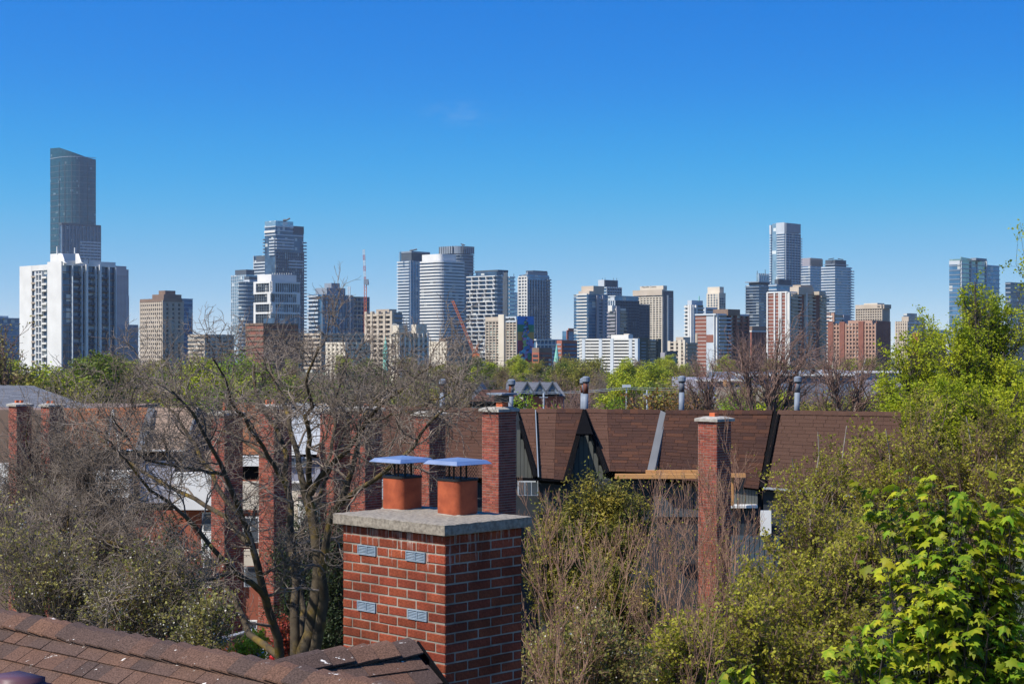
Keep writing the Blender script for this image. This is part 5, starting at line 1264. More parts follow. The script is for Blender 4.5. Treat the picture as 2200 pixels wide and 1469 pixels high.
for r in range(ROWS):
    zc = zb_ - 0.006 - COURSE * (r + 0.5)
    odd = r % 2
    vs = []
    for x0, x1 in VENTS.get(r, []):
        uc = (u_of(x0) + u_of(x1)) / 2; vs.append((uc - PL_ / 2, uc + PL_ / 2))
    u = 0.095 + JN if odd else 0.0
    first = True
    while u < ba - 0.01:
        w = PL_
        first = False
        e = min(u + w, ba)
        seg = [(u, e - JN if e < ba else e)]
        for a0, a1 in vs:
            ns = []
            for s0, s1 in seg:
                if s1 <= a0 or s0 >= a1: ns.append((s0, s1)); continue
                if s0 < a0 - JN: ns.append((s0, a0 - JN))
                if s1 > a1 + JN: ns.append((a1 + JN, s1))
            seg = ns
        for s0, s1 in seg: put_brick('L', s0, s1, zc)
        u += w
    u = 0.0 if odd else 0.095 + JN; w = PR_
    while u < bb - 0.01:
        e = min(u + w, bb); put_brick('R', u, e - JN if e < bb else e, zc); u += w; w = PR_
    for a0, a1 in vs:       # louvred vent in place of a brick
        n3 = Vector((NL.x, NL.y, 0)); d3 = Vector((DL.x, DL.y, 0))
        A = Vector((*(BC + DL * a0), zc)); L = a1 - a0; hh = COURSE * 0.5 + 0.001
        up = Vector((0, 0, 1)); mb = MB()
        def bx(u0, u1, z0, z1, o0, o1):
            q = [A + d3*u0 + n3*o0, A + d3*u1 + n3*o0, A + d3*u1 + n3*o1, A + d3*u0 + n3*o1]
            mb.hexa([p + up*z0 for p in q], [p + up*z1 for p in q])
        bx(0, L, hh - .007, hh, -.012, .007); bx(0, L, -hh, -hh + .007, -.012, .007)
        for c_ in (0, L / 2 - .004, L - .008): bx(c_, c_ + .008, -hh + .007, hh - .007, -.012, .0065)
        vb = mb.build('vent_block', M['vent'], ch)
        mb = MB(); bx(.002, L - .002, -hh + .002, hh - .002, -.03, -.011); bk_ = mb.build('shade_backing', M['black'], None); bk_.parent = vb; setloc(bk_, vb)  # solid black panel paints the dark between the louvres
        for half in (0, 1):
            for k in range(5):
                z0 = -hh + .009 + k * (2 * hh - .018) / 5; u0 = .010 + half * (L / 2 - .001); u1 = u0 + L / 2 - .018
                mb = MB(); q0 = [A + d3*u0 + n3*(-.010) + up*(z0 + .0085), A + d3*u1 + n3*(-.010) + up*(z0 + .0085), A + d3*u1 + n3*.006 + up*z0, A + d3*u0 + n3*.006 + up*z0]
                mb.hexa(q0, [p + up * .0022 for p in q0]); s_ = mb.build('louvre', M['vent'], None); s_.parent = vb; setloc(s_, vb)
# flues and their rain caps
def rsq(c, s, r, k=5):
    P = []
    for (i, j, a0) in ((-1, -1, 0), (1, -1, 1), (1, 1, 2), (-1, 1, 3)):
        cx_ = c + (DL * i + DR * j) * 0
    cs = [(-1, -1), (-1, 1), (1, 1), (1, -1)]
    for q, (i, j) in enumerate(cs):
        cc = c + DL * (i * (s - r)) + DR * (j * (s - r))
        a0 = math.atan2((DL*i + DR*j).y, (DL*i + DR*j).x)
        for m_ in range(k + 1):
            an = a0 + (m_ / k - .5) * (math.pi / 2)
            P.append(cc + Vector((math.cos(an), math.sin(an))) * r)
    return P
def on_cap(px, py):
    D = (ZC - ztop) * F / (py - HY); return Vector(((px - CX) * D / F, D))
for fi, (px, py, hgt) in enumerate(((862, 1098, 70), (982, 1110, 76))):
    near = on_cap(px, py); s = 0.118; c = near + (DL + DR).normalized() * (s * 1.25)
    hz = hgt * near.y / F
    Po, Pi = rsq(c, s, 0.05), rsq(c, s - 0.022, 0.035)
    mb = MB(); n = len(Po); z0 = ztop - .02; z1 = ztop + hz
    mb.v += [(p.x, p.y, z0) for p in Po] + [(p.x, p.y, z1) for p in Po] + [(p.x, p.y, z1) for p in Pi] + [(p.x, p.y, z0) for p in Pi]
    for i in range(n):
        j = (i+1) % n
        for k in range(3): mb.f.append((k*n+i, k*n+j, (k+1)*n+j, (k+1)*n+i))
    fl = mb.build('flue', M['clay'], ch, False)
    me = fl.data; me.polygons.foreach_set('use_smooth', [True] * len(me.polygons))
    if hasattr(me, 'set_sharp_from_angle'): me.set_sharp_from_angle(angle=R(40))
    mb = MB(); mb.prism([tuple(p) for p in rsq(c, s + .004, .052)], z1 - .002, z1 + .014); cl = mb.build('band', M['blackiron'], None); cl.parent = fl; setloc(cl, fl)
    mb = MB(); Pa, Pb = rsq(c, s + .022, .062), rsq(c, s + .002, .05); jr = [random.uniform(-.006, .006) for _ in Pa]
    for i in range(n):
        j = (i+1) % n; a_, b_ = Pa[i] + (Pa[i] - c).normalized() * jr[i], Pa[j] + (Pa[j] - c).normalized() * jr[j]
        mb.poly([(a_.x, a_.y, ztop - .004), (b_.x, b_.y, ztop - .004), (Pb[j].x, Pb[j].y, ztop + .014 + jr[j]), (Pb[i].x, Pb[i].y, ztop + .014 + jr[i])])
    bed = mb.build('mortar_bed', M['mortar'], None); bed.parent = fl; setloc(bed, fl)
    # rain cap: flat hipped sheet with turned-down rim on four posts
    zc0 = z1 + 0.120; S = 0.150
    T = [c + DL*(i*S) + DR*(j*S) for i, j in ((-1, -1), (-1, 1), (1, 1), (1, -1))]; Bq = [c + (p - c) * 1.19 for p in T]
    ctr = (c.x, c.y, zc0 + 0.034 + .012)
    mb = MB()
    for dz, fl_ in ((0, 1), (-.0025, -1)):
        for i in range(4):
            j = (i+1) % 4
            t0, t1 = (T[i].x, T[i].y, zc0 + .026 + dz), (T[j].x, T[j].y, zc0 + .026 + dz)
            b0, b1 = (Bq[i].x, Bq[i].y, zc0 + dz), (Bq[j].x, Bq[j].y, zc0 + dz)
            mb.poly([t0, t1, (ctr[0], ctr[1], ctr[2] + dz)]); mb.poly([b0, b1, t1, t0])
    rc = mb.build('rain_cap', M['sheet'], ch)
    for i, j in ((.85, .1), (.1, .85), (-.6, -.3), (-.3, -.6)):
        p = c + DL*(i*s) + DR*(j*s); mb = MB(); mb.prism([(p.x-.007, p.y-.007), (p.x+.007, p.y-.007), (p.x+.007, p.y+.007), (p.x-.007, p.y+.007)], z1 - .02, zc0 + .03)
        po = mb.build('post', M['blackiron'], None); po.parent = rc; setloc(po, rc)
    mb = MB(); Q = [c + DL*(i*s*.92) + DR*(j*s*.92) for i, j in ((-1, -1), (-1, 1), (1, 1), (1, -1))]
    for q in range(4):
        A, B = Q[q], Q[(q+1) % 4]
        for k in range(-4, 9):
            a0, a1 = k / 8.0, (k + 4) / 8.0
            def at(u, v): return Vector((*(A + (B - A) * u), z1 + (zc0 - z1) * v))
            for s0, s1 in ((a0, a1), (a1, a0)):
                v0, v1 = 0.0, 1.0
                lo, hi = s0, s1
                # clip to the side
                t0, t1 = 0.0, 1.0
                if hi != lo:
                    ta, tb = (0 - lo) / (hi - lo), (1 - lo) / (hi - lo)
                    t0, t1 = max(t0, min(ta, tb)), min(t1, max(ta, tb))
                if t1 - t0 > .05: mb.tube([at(lo + (hi - lo) * t0, t0), at(lo + (hi - lo) * t1, t1)], 0.0011, 3)
    ms = mb.build('spark_mesh', M['blackiron'], None); ms.parent = rc; setloc(ms, rc); tag(ms, kind='stuff')

# ---------------------------------------------------------------- the roof in front
ZR = ZC - 1.66
P0 = Vector((-3.30, 10.50)); r1 = Vector((0.753, -0.658)); n1 = Vector((-0.658, -0.753))
J = Vector((-1.395, 8.835)); E = Vector((-0.575, 9.42)); r2 = (E - J).normalized(); n2 = Vector((r2.y, -r2.x))
house = thing('house_roof', 'brown shingled roof with two ridges in the foreground', 'roof', (J.x, J.y, 0))
PIT = math.tan(R(31))
def face_pt(base, d, n, u, v, lift=0.0):
    """u along the ridge, v down the slope"""
    c_, s_ = math.cos(R(31)), math.sin(R(31))
    p = base + d * u + n * (v * c_)
    q = Vector((p.x, p.y, ZR - 0.02 - v * s_))
    return q + Vector((n.x * s_, n.y * s_, c_)) * lift
# decks
mb = MB()
far1 = -n1
for nn in (n1, -n1):
    q = [face_pt(P0, r1, nn, -3, 0, -.02), face_pt(P0, r1, nn, 6.0, 0, -.02), face_pt(P0, r1, nn, 6.0, 3.2, -.02), face_pt(P0, r1, nn, -3, 3.2, -.02)]
    if nn.dot(n1) < 0: q = [face_pt(P0, r1, nn, -3, 0, -.02), face_pt(P0, r1, nn, 2.2, 0, -.02), face_pt(P0, r1, nn, 2.2, 1.2, -.02), face_pt(P0, r1, nn, -3, 1.2, -.02)]
    mb.hexa([p - Vector((0, 0, .05)) for p in q], q)
for nn in (n2, -n2):
    q = [face_pt(J, r2, nn, .12, 0, -.02), face_pt(J, r2, nn, (E-J).length + .02, 0, -.02), face_pt(J, r2, nn, (E-J).length + .02, 1.3 if nn.dot(n2) > 0 else .8, -.02), face_pt(J, r2, nn, .5 if nn.dot(n2) > 0 else .12, 1.3 if nn.dot(n2) > 0 else .5, -.02)]
    mb.hexa([p - Vector((0, 0, .05)) for p in q], q)
mb.build('roof_deck', M['black'], house)
c0 = P0 + r1 * 1.5 + n1 * 1.2
mb = MB(); pp = [P0 - r1*3 + n1*2.6, P0 + r1*5.8 + n1*2.6, P0 + r1*5.8 - n1*.3, P0 + r1*1.9 - n1*.35, P0 - r1*3 - n1*.35]
mb.prism([tuple(p) for p in pp], 0, ZR - 1.75); mb.build('house_wall', M['redbrick'], house)
def tabs(base, d, n, u0, u1, rows, expo, skipf=None):
    for r in range(rows):
        u = u0 - random.random() * .3
        while u < u1:
            w = random.uniform(.10, .24)
            v0, v1 = r * expo + .06, (r + 1) * expo + .10
            a, b_ = max(u, u0) + .002, min(u + w, u1) - .002
            if b_ - a > .03 and not (skipf and skipf((a + b_) / 2, v0)):
                th = .010 + random.random() * .006
                lo = [face_pt(base, d, n, a, v0, .0), face_pt(base, d, n, b_, v0, .0), face_pt(base, d, n, b_, v1, .004), face_pt(base, d, n, a, v1, .004)]
                hi = [face_pt(base, d, n, a, v0, .004), face_pt(base, d, n, b_, v0, .004), face_pt(base, d, n, b_, v1, .004 + th), face_pt(base, d, n, a, v1, .004 + th)]
                m_ = MB(); m_.hexa(lo, hi); m_.build('shingle', M['sh_near'], house)
            u += w
tabs(P0, r1, n1, -.5, 4.4, 9, .135)
tabs(J, r2, n2, .06, (E-J).length, 5, .135, lambda u, v: u < v * .55)
def ridge_caps(base, d, n, u0, u1, step, flip=1, ledge=True):
    u = u0; k = 0
    while u < u1 and k < 60:
        L = step * 1.9; hw = .135
        rows_ = []
        for uu, lf in ((u, .046), (u + L * .5, .030), (u + L, .008)):
            if flip < 0: uu = 2 * u - uu + L
            jit = random.uniform(-.004, .004)
            sec = []
            for v in (-hw, -.06, -.022, 0, .022, .06, hw):
                nn = n if v > 0 else -n
                dome = .010 * (1 - min(1, abs(v) / .05))
                p = face_pt(base, d, nn, uu, abs(v), lf)
                if abs(v) < .03: p.z -= (.03 - abs(v)) * .28
                sec.append(p + Vector((0, 0, jit)))
            rows_.append(sec)
        m_ = MB(); m7 = 7
        for sec in rows_: m_.v += [tuple(p) for p in sec]
        for sec in rows_: m_.v += [tuple(p - Vector((0, 0, .009))) for p in sec]
        for lay in (0, 21):
            for a in range(2):
                for b_ in range(6): m_.f.append((lay + a*7+b_, lay + a*7+b_+1, lay + (a+1)*7+b_+1, lay + (a+1)*7+b_))
        edge = [0, 1, 2, 3, 4, 5, 6, 13, 20, 19, 18, 17, 16, 15, 14, 7]
        for i in range(len(edge)):
            a, b_ = edge[i], edge[(i+1) % len(edge)]; m_.f.append((a, b_, b_ + 21, a + 21))
        m_.build('ridge_shingle', M['sh_near'], house)
        u += step; k += 1
ridge_caps(P0, r1, n1, -.5, 4.3, .148)
ridge_caps(J, r2, n2, .12, (E - J).length - .2, .148, -1)
plateq = [face_pt(J, r2, n2, (E-J).length + .025, 0, .012), face_pt(J, r2, n2, (E-J).length + .04, 0, .012), face_pt(J, r2, n2, (E-J).length + .04, 1.3, .012), face_pt(J, r2, n2, (E-J).length + .025, 1.3, .012)]
mb = MB(); mb.hexa([p - Vector((0, 0, .12)) for p in plateq], plateq); mb.build('drip_edge', M['black'], house)
# plum-brown roof ventilator at the lower left corner
bm = bmesh.new(); bmesh.ops.create_cube(bm, size=1.0); bmesh.ops.scale(bm, vec=(.36, .30, .16), verts=bm.verts)
bmesh.ops.bevel(bm, geom=bm.edges[:], offset=0.045, segments=3, affect='EDGES')
me = bpy.data.meshes.new('hood'); bm.to_mesh(me); bm.free(); me.materials.append(mat('plum_vent_plastic', (0.10, 0.045, 0.055), 0.45, (0.12, 0.055, 0.065), 8, bump=.15, bscale=200)); me.polygons.foreach_set('use_smooth', [True] * len(me.polygons))
D = 9.0; c = W(32, 1483, D)
t = thing('roof_ventilator', 'plum-brown box ventilator on the shingles at the lower left corner', 'ventilator', (c.x, c.y, c.z - .12))
o = obj_from('hood', me, t, (0, 0, .12)); o.rotation_euler = (0, 0, R(-41))
mb = MB(); mb.box(c.x - .13, c.y - .13, c.z - .32, c.x + .13, c.y + .13, c.z - .05); mb.build('collar', M['black'], t)
# ---------------------------------------------------------------- trees
def nrmz(a): return a / np.maximum(np.linalg.norm(a, axis=-1, keepdims=True), 1e-9)

def grow(p0, d0, L, r0, r1, m, wob, trop, g):
    """N branches of m points each"""
    N = len(p0); pts = np.zeros((N, m, 3)); pts[:, 0] = p0
    d = nrmz(d0); seg = (L / (m - 1))[:, None]
    for i in range(1, m):
        d = nrmz(d + wob * g.normal(size=(N, 3)) + np.array([0, 0, trop]))
        pts[:, i] = pts[:, i-1] + d * seg
    t = np.linspace(0, 1, m)[None, :]
    rad = r0[:, None] * (1 - t) + r1[:, None] * t
    return pts, rad

def spawn(pts, rad, n, t0, t1, ang, lr, rr, g, rmin=0.0, tip=True, up=0.0, lvar=0.4, llen=None):
    """n children on every branch: returns start, direction, length, radius"""
    N, m, _ = pts.shape
    idx = np.repeat(np.arange(N), n)
    t = np.tile((np.arange(n) + 0.5) / n, N) * (t1 - t0) + t0 + g.uniform(-.5, .5, N * n) * (t1 - t0) / n
    t = np.clip(t, 0.02, 0.995)
    if tip: t[::n] = 0.985
    f = t * (m - 1); i = np.minimum(f.astype(int), m - 2); w = (f - i)[:, None]
    a, b = pts[idx, i], pts[idx, i + 1]
    p = a * (1 - w) + b * w; tan = nrmz(b - a)
    r = rad[idx, i] * (1 - w[:, 0]) + rad[idx, i + 1] * w[:, 0]
    q = g.normal(size=p.shape); q = nrmz(q - (q * tan).sum(-1, keepdims=True) * tan)
    an = np.radians(g.uniform(ang[0], ang[1], len(p)))[:, None]
    if tip: an[::n] *= 0.35
    d = nrmz(tan * np.cos(an) + q * np.sin(an) + np.array([0, 0, up]))
    base = np.linalg.norm(pts[:, -1] - pts[:, 0], axis=1)[idx] if llen is None else np.full(len(p), llen)
    L = base * lr * (1 + lvar * g.uniform(-1, 1, len(p))) * (1.0 - 0.35 * t)
    return p, d, L, np.maximum(r * rr, rmin)

def tubes(pts, rad, k):
    """tapered tubes for N polylines of m points"""
    N, m, _ = pts.shape
    T = np.zeros_like(pts); T[:, 1:-1] = pts[:, 2:] - pts[:, :-2]; T[:, 0] = pts[:, 1] - pts[:, 0]; T[:, -1] = pts[:, -1] - pts[:, -2]
    T = nrmz(T)
    mean = nrmz(pts[:, -1] - pts[:, 0])
    ref = np.where(np.abs(mean[:, 2:3]) < 0.8, np.array([[0, 0, 1.0]]), np.array([[1.0, 0, 0]]))[:, None, :]
    A = nrmz(np.cross(T, np.broadcast_to(ref, T.shape))); B = np.cross(T, A)
    an = np.arange(k) * 2 * np.pi / k
    V = pts[:, :, None, :] + rad[:, :, None, None] * (A[:, :, None, :] * np.cos(an)[None, None, :, None] + B[:, :, None, :] * np.sin(an)[None, None, :, None])
    base = (np.arange(N) * m * k)[:, None, None]; i = (np.arange(m - 1) * k)[None, :, None]; j = np.arange(k)[None, None, :]; j2 = (j + 1) % k
    Fq = np.stack([base + i + j, base + i + j2, base + i + k + j2, base + i + k + j], -1).reshape(-1, 4)
    return V.reshape(-1, 3), Fq

def join(parts):
    V, Fs, n = [], [], 0
    for v, f in parts:
        V.append(v); Fs.append(f + n); n += len(v)
    return np.concatenate(V), np.concatenate(Fs)

def leaves(c, size, g, up=0.5, aspect=0.6, fold=True, droop=None):
    """one kinked quad for each leaf centre"""
    N = len(c)
    n = nrmz(g.normal(size=(N, 3)) + np.array([0, 0, up]))
    q = g.normal(size=(N, 3)); a = nrmz(q - (q * n).sum(-1, keepdims=True) * n); b = np.cross(n, a)
    s = (size * g.uniform(.6, 1.35, N))[:, None]
    w = s * aspect
    V = np.stack([c - a * s * .5, c + b * w * .5 - n * s * .10, c + a * s * .5, c - b * w * .5 - n * s * .10], 1)
    if droop: V[:, 2, 2] -= s[:, 0] * droop
    Fq = (np.arange(N) * 4)[:, None] + np.arange(4)[None, :]
    return V.reshape(-1, 3), Fq

def scatter_on(pts, n, g, spread, t0=0.2):
    N, m, _ = pts.shape
    idx = g.integers(0, N, n); t = g.uniform(t0, 1, n) * (m - 1) * .999; i = t.astype(int); w = (t - i)[:, None]
    return pts[idx, i] * (1 - w) + pts[idx, i + 1] * w + g.normal(size=(n, 3)) * spread

def resample(poly, m):
    poly = np.array(poly, float); d = np.r_[0, np.cumsum(np.linalg.norm(np.diff(poly, axis=0), axis=1))]
    t = np.linspace(0, d[-1], m); return np.stack([np.interp(t, d, poly[:, k]) for k in range(3)], 1)

def bark(name, c, c2, scale=5, lichen=None, bump=0.6):
    m = mat(name, c, 0.9, c2, scale, bump=bump, bscale=25, spec=0.15)
    if lichen:
        n = m.node_tree.nodes; l = m.node_tree.links; b = n['Principled BSDF']
        src = b.inputs['Base Color'].links[0].from_socket
        t = n.new('ShaderNodeTexNoise'); t.inputs['Scale'].default_value = 3.0; t.inputs['Detail'].default_value = 6
        tc = n.new('ShaderNodeTexCoord'); l.new(tc.outputs['Object'], t.inputs['Vector'])
        mr = n.new('ShaderNodeMapRange'); mr.inputs['From Min'].default_value = .52; mr.inputs['From Max'].default_value = .68; l.new(t.outputs['Fac'], mr.inputs['Value'])
        mx = n.new('ShaderNodeMix'); mx.data_type = 'RGBA'; mx.inputs[7].default_value = (*lichen, 1)
        l.new(mr.outputs['Result'], mx.inputs[0]); l.new(src, mx.inputs[6]); l.new(mx.outputs[2], b.inputs['Base Color'])
    return m

def leafmat(name, c, c2, scale=0.9, trans=0.35, island=0.25, rough=0.55):
    return mat(name, c, rough, c2, scale, spec=0.25, island=island, trans=trans, detail=3)

M['bark_main'] = bark('locust_bark', (0.050, 0.038, 0.026), (0.095, 0.075, 0.050), 7, (0.17, 0.115, 0.025))
M['twig_main'] = mat('locust_twig', (0.105, 0.078, 0.058), 0.75, (0.27, 0.215, 0.17), 1.6, spec=0.3)
M['bark_dark'] = bark('dark_bark', (0.045, 0.036, 0.030), (0.085, 0.07, 0.058), 7)
M['twig_tan'] = mat('tan_twig', (0.20, 0.105, 0.068), 0.75, (0.36, 0.215, 0.145), 1.5, spec=0.3)
M['twig_red'] = mat('reddish_twig', (0.16, 0.095, 0.075), 0.75, (0.26, 0.165, 0.13), 1.2, spec=0.3)
M['bark_pale'] = bark('pale_grey_bark', (0.20, 0.17, 0.14), (0.32, 0.28, 0.24), 5)
M['lf_yellow'] = leafmat('yellow_green_leaf', (0.24, 0.31, 0.012), (0.54, 0.56, 0.025), 0.9, .48, .18)
M['lf_spring'] = leafmat('spring_green_leaf', (0.15, 0.26, 0.015), (0.32, 0.42, 0.03), 0.7, .42)
M['lf_olive'] = leafmat('olive_bud', (0.19, 0.18, 0.020), (0.46, 0.43, 0.045), 1.2, .45, .2)
M['lf_maple'] = leafmat('maple_leaf', (0.12, 0.24, 0.012), (0.46, 0.44, 0.022), 2.2, 0.45, 0.38)
M['lf_cedar'] = leafmat('cedar_spray', (0.065, 0.085, 0.015), (0.34, 0.27, 0.035), 2.2, 0.2)
M['lf_dark'] = leafmat('dark_evergreen', (0.022, 0.038, 0.013), (0.055, 0.075, 0.022), 1.5, 0.1)
M['lf_bush'] = leafmat('grey_green_bush_leaf', (0.17, 0.165, 0.038), (0.40, 0.35, 0.10), 1.8, .42)
M['blossom'] = mat('white_blossom', (0.62, 0.58, 0.48), 0.7, trans=0.3)
M['lf_red'] = leafmat('red_maple_leaf', (0.20, 0.025, 0.02), (0.30, 0.06, 0.03), 1.5)
M['lf_rust'] = leafmat('rusty_young_leaf', (0.17, 0.085, 0.02), (0.27, 0.14, 0.03), 1.2)

def put_tree(name, label, base, trunk=None, crown=None, twigs=None, extra=(), group=None, cat='tree'):
    t = thing(name, label, cat, base, group)
    out = []
    for nm, me in (('trunk', trunk), ('twigs', twigs), ('crown', crown)) + tuple(extra):
        if me is None: continue
        o = obj_from(nm, me, t, (-base[0], -base[1], -base[2]))
        if nm in ('twigs', 'crown', 'blossom'): o['kind'] = 'stuff'
        out.append(o)
    return t

# ----- the great bare locust before the left-hand houses
g = np.random.default_rng(21)
DM = 30.0
def PX(pts):
    return [tuple(W(x, y, DM + dz)) for x, y, dz in pts]
base_px = (632, 1450)
limbs = [  # photo pixels with a depth offset in metres, radius start/end
    ([(640, 1560, 0), (648, 1440, 0), (672, 1330, .1), (684, 1240, .2), (678, 1160, .2), (668, 1100, .2), (655, 1050, .3)], .24, .12),
    ([(655, 1050, .3), (640, 990, .5), (628, 940, .8), (620, 892.8, 1.1), (606, 856.8, 1.4), (588, 820.8, 1.8), (580, 784.8, 2.0)], .105, .03),
    ([(657, 1052, .3), (668, 1010, -.1), (664, 950, -.4), (662, 900, -.7), (672, 864, -1.0), (658, 828, -1.2), (668, 784.8, -1.4), (684, 748.8, -1.5)], .10, .025),
    ([(668, 1060, .2), (690, 1025, 0), (705, 1000, -.1), (738, 975, -.3), (760, 945, -.5), (790, 905, -.8), (812, 871.2, -1.1), (850, 842.4, -1.4), (890, 813.6, -1.6), (925, 788.4, -1.8)], .10, .025),
    ([(645, 1500, 0), (700, 1310, -.2), (690, 1220, -.4), (702, 1140, -.5), (728, 1080, -.6), (748, 1040, -.6), (762, 985, -.5), (775, 940, -.3), (778, 900, 0), (800, 864, .3), (835, 828, .5)], .19, .03),
    ([(726, 1084, -.6), (756, 1062, -1.0), (790, 1040, -1.4), (820, 1022, -1.8), (850, 1000, -2.1), (885, 968, -2.3), (915, 920, -2.5), (945, 885.6, -2.6), (985, 864, -2.7)], .09, .025),
    ([(630, 1490, 0), (636, 1330, .2), (632, 1220, .5), (622, 1150, .8), (625, 1085, 1.0), (612, 1040, 1.2), (616, 980, 1.5), (600, 920, 1.7), (560, 871.2, 1.9), (545, 828, 2.1), (548, 784.8, 2.2)], .17, .03),
    ([(613, 1042, 1.2), (588, 1005, 1.0), (565, 960, .8), (540, 930, .6), (515, 885.6, .3), (490, 849.6, 0), (480, 806.4, -.2), (455, 770.4, -.4)], .075, .02),
    ([(620, 1540, 0), (602, 1420, -.2), (585, 1330, -.5), (568, 1280, -.8), (540, 1180, -1.1), (525, 1120, -1.3), (500, 1070, -1.5), (480, 1020, -1.8), (455, 960, -2.0), (430, 900, -2.2), (400, 871.2, -2.3), (370, 842.4, -2.5)], .17, .025),
    ([(575, 1290, -.7), (540, 1250, -1.2), (500, 1230, -1.6), (470, 1190, -2.0), (440, 1150, -2.2), (410, 1120, -2.4), (360, 1080, -2.6), (310, 1040, -2.8), (270, 1000, -2.9), (235, 960, -3.0)], .10, .02),
    ([(600, 1410, -.2), (545, 1370, .4), (520, 1310, .8), (480, 1250, 1.2), (440, 1230, 1.5), (390, 1205, 1.8), (330, 1190, 2.0), (280, 1180, 2.2), (220, 1160, 2.4), (160, 1150, 2.5), (110, 1130, 2.6)], .12, .02),
    ([(536, 1170, -1.1), (505, 1130, -.8), (450, 1090, -.5), (400, 1060, -.2), (340, 1035, .2), (300, 1010, .5), (250, 975, .8), (215, 940, 1.0), (175, 900, 1.2), (165, 871.2, 1.3)], .085, .02),
    ([(520, 1110, -1.3), (478, 1060, -1.0), (440, 1000, -.6), (415, 950, -.4), (380, 900, 0), (350, 864, .2), (330, 828, .4), (310, 799.2, .6)], .08, .02),
    ([(300, 1185, 2.1), (240, 1210, 2.4), (180, 1230, 2.7), (120, 1235, 3.0), (60, 1220, 3.2)], .05, .015),
    ([(640, 1400, .2), (655, 1300, .9), (640, 1210, 1.5), (655, 1130, 1.9), (690, 1060, 2.2), (720, 990, 2.5), (740, 930, 2.8), (760, 871.2, 3.0), (775, 820.8, 3.2)], .10, .025),
    ([(700, 1010, -.1), (712, 960, .3), (722, 900, .6), (716, 864, .8), (735, 820.8, 1.0), (745, 777.6, 1.2), (740, 748.8, 1.3)], .065, .02),
    ([(608, 1030, 1.2), (580, 985, 1.8), (540, 960, 2.3), (500, 935, 2.7), (450, 920, 3.0), (400, 885.6, 3.2), (380, 849.6, 3.4), (390, 813.6, 3.5)], .06, .018),
    ([(480, 1020, -1.8), (430, 1010, -2.2), (370, 1000, -2.5), (310, 985, -2.8), (260, 930, -3.0), (240, 892.8, -3.1)], .05, .016),
    ([(500, 1230, -1.6), (450, 1240, -2.2), (400, 1255, -2.7), (340, 1250, -3.1), (290, 1270, -3.4), (230, 1290, -3.6)], .05, .015),
    ([(790, 905, -.8), (830, 892.8, -1.2), (880, 885.6, -1.6), (930, 864, -1.9), (975, 838.8, -2.2)], .045, .015),
]
m = 14
LP = np.stack([resample(PX(p), m) for p, _, _ in limbs]); kink = g.normal(size=LP.shape) * .022; kink[:, 0] = 0; LP += kink
LR_ = np.stack([np.linspace(a * .62, b * .75, m) for _, a, b in limbs])
trunk_parts = [tubes(LP, LR_, 8)]
p, d, L, r = spawn(LP[1:], LR_[1:], 12, .20, .98, (28, 80), 1, .5, g, .009, True, .06, llen=1.15); L = np.maximum(L, .45)
p2, r2_ = grow(p, d, L, np.minimum(r, .032), np.full(len(p), .008), 8, .28, .015, g)
twig_parts = [tubes(p2, r2_, 5)]
p, d, L, r = spawn(p2, r2_, 8, .15, .98, (25, 70), 1, .55, g, .006, True, .05, llen=.66)
p3, r3 = grow(p, d, L, np.minimum(r, .013), np.full(len(p), .0050), 6, .30, .02, g); twig_parts.append(tubes(p3, r3, 4))
p, d, L, r = spawn(p3, r3, 5, .15, .98, (25, 75), 1, .6, g, .0045, True, .03, llen=.33)
p4, r4 = grow(p, d, L, np.minimum(r, .0072), np.full(len(p), .0038), 4, .30, .02, g); twig_parts.append(tubes(p4, r4, 3))
p, d, L, r = spawn(p4, r4, 2, .25, .98, (25, 70), 1, .65, g, .003, True, .02, llen=.15)
p5, r5 = grow(p, d, L, np.minimum(r, .0048), np.full(len(p), .0028), 3, .28, .02, g); twig_parts.append(tubes(p5, r5, 3))
V, Fq = join(trunk_parts); tr = mesh_np('trunk', V, Fq, M['bark_main'], True)
V, Fq = join(twig_parts); tw = mesh_np('twigs', V, Fq, M['twig_main'], True)
bs = W(640, 1560, DM); 
mb = MB(); tt = put_tree('bare_locust_tree', 'large leafless tree with spreading grey-brown branches left of the brick chimney', (bs.x, bs.y, 0), tr, None, tw)
mb = MB(); mb.tube([(bs.x, bs.y, -.05), (bs.x, bs.y, 1.0), (bs.x, bs.y, bs.z + .1), tuple(W(642, 1440, DM))], [.36, .28, .23, .15], 10); mb.build('trunk', M['bark_main'], tt, True)

# ----- generic grown trees
def grown(seed, H, crownw, levels, trunk_h=0.3, r0=0.16, nl=(9, 7, 5), spread=(20, 55), wob=.12, trop=.05, ellip=None, lens=None):
    """a whole tree at the origin, height H; returns branch arrays by level"""
    g = np.random.default_rng(seed)
    tp, trd = grow(np.zeros((1, 3)), np.array([[g.normal() * .06, g.normal() * .06, 1.0]]), np.array([H * .9]), np.array([r0]), np.array([r0 * .12]), 12, .05, .06, g)
    lev = [(tp, trd)]
    lens = lens or [crownw, crownw * .5, crownw * .26, crownw * .14]
    for i in range(levels):
        P_, R_ = lev[-1]
        t0 = trunk_h if i == 0 else .18
        p, d, L, r = spawn(P_, R_, nl[i], t0, .98, (spread[0] + 12 * (i == 0), spread[1] + 14 * (i == 0)), 1, .55, g, .004, True, trop * 2, llen=lens[i])
        lev.append(grow(p, d, L, np.minimum(r, r0 * (.42 if i == 0 else .16 / i)), np.full(len(p), max(.0028, r0 * .05 / (i + 1))), 7 if i == 0 else (5 if i == 1 else 4), wob, trop, g))
    return lev, g

def place_mesh(v, base): return v + np.array(base)

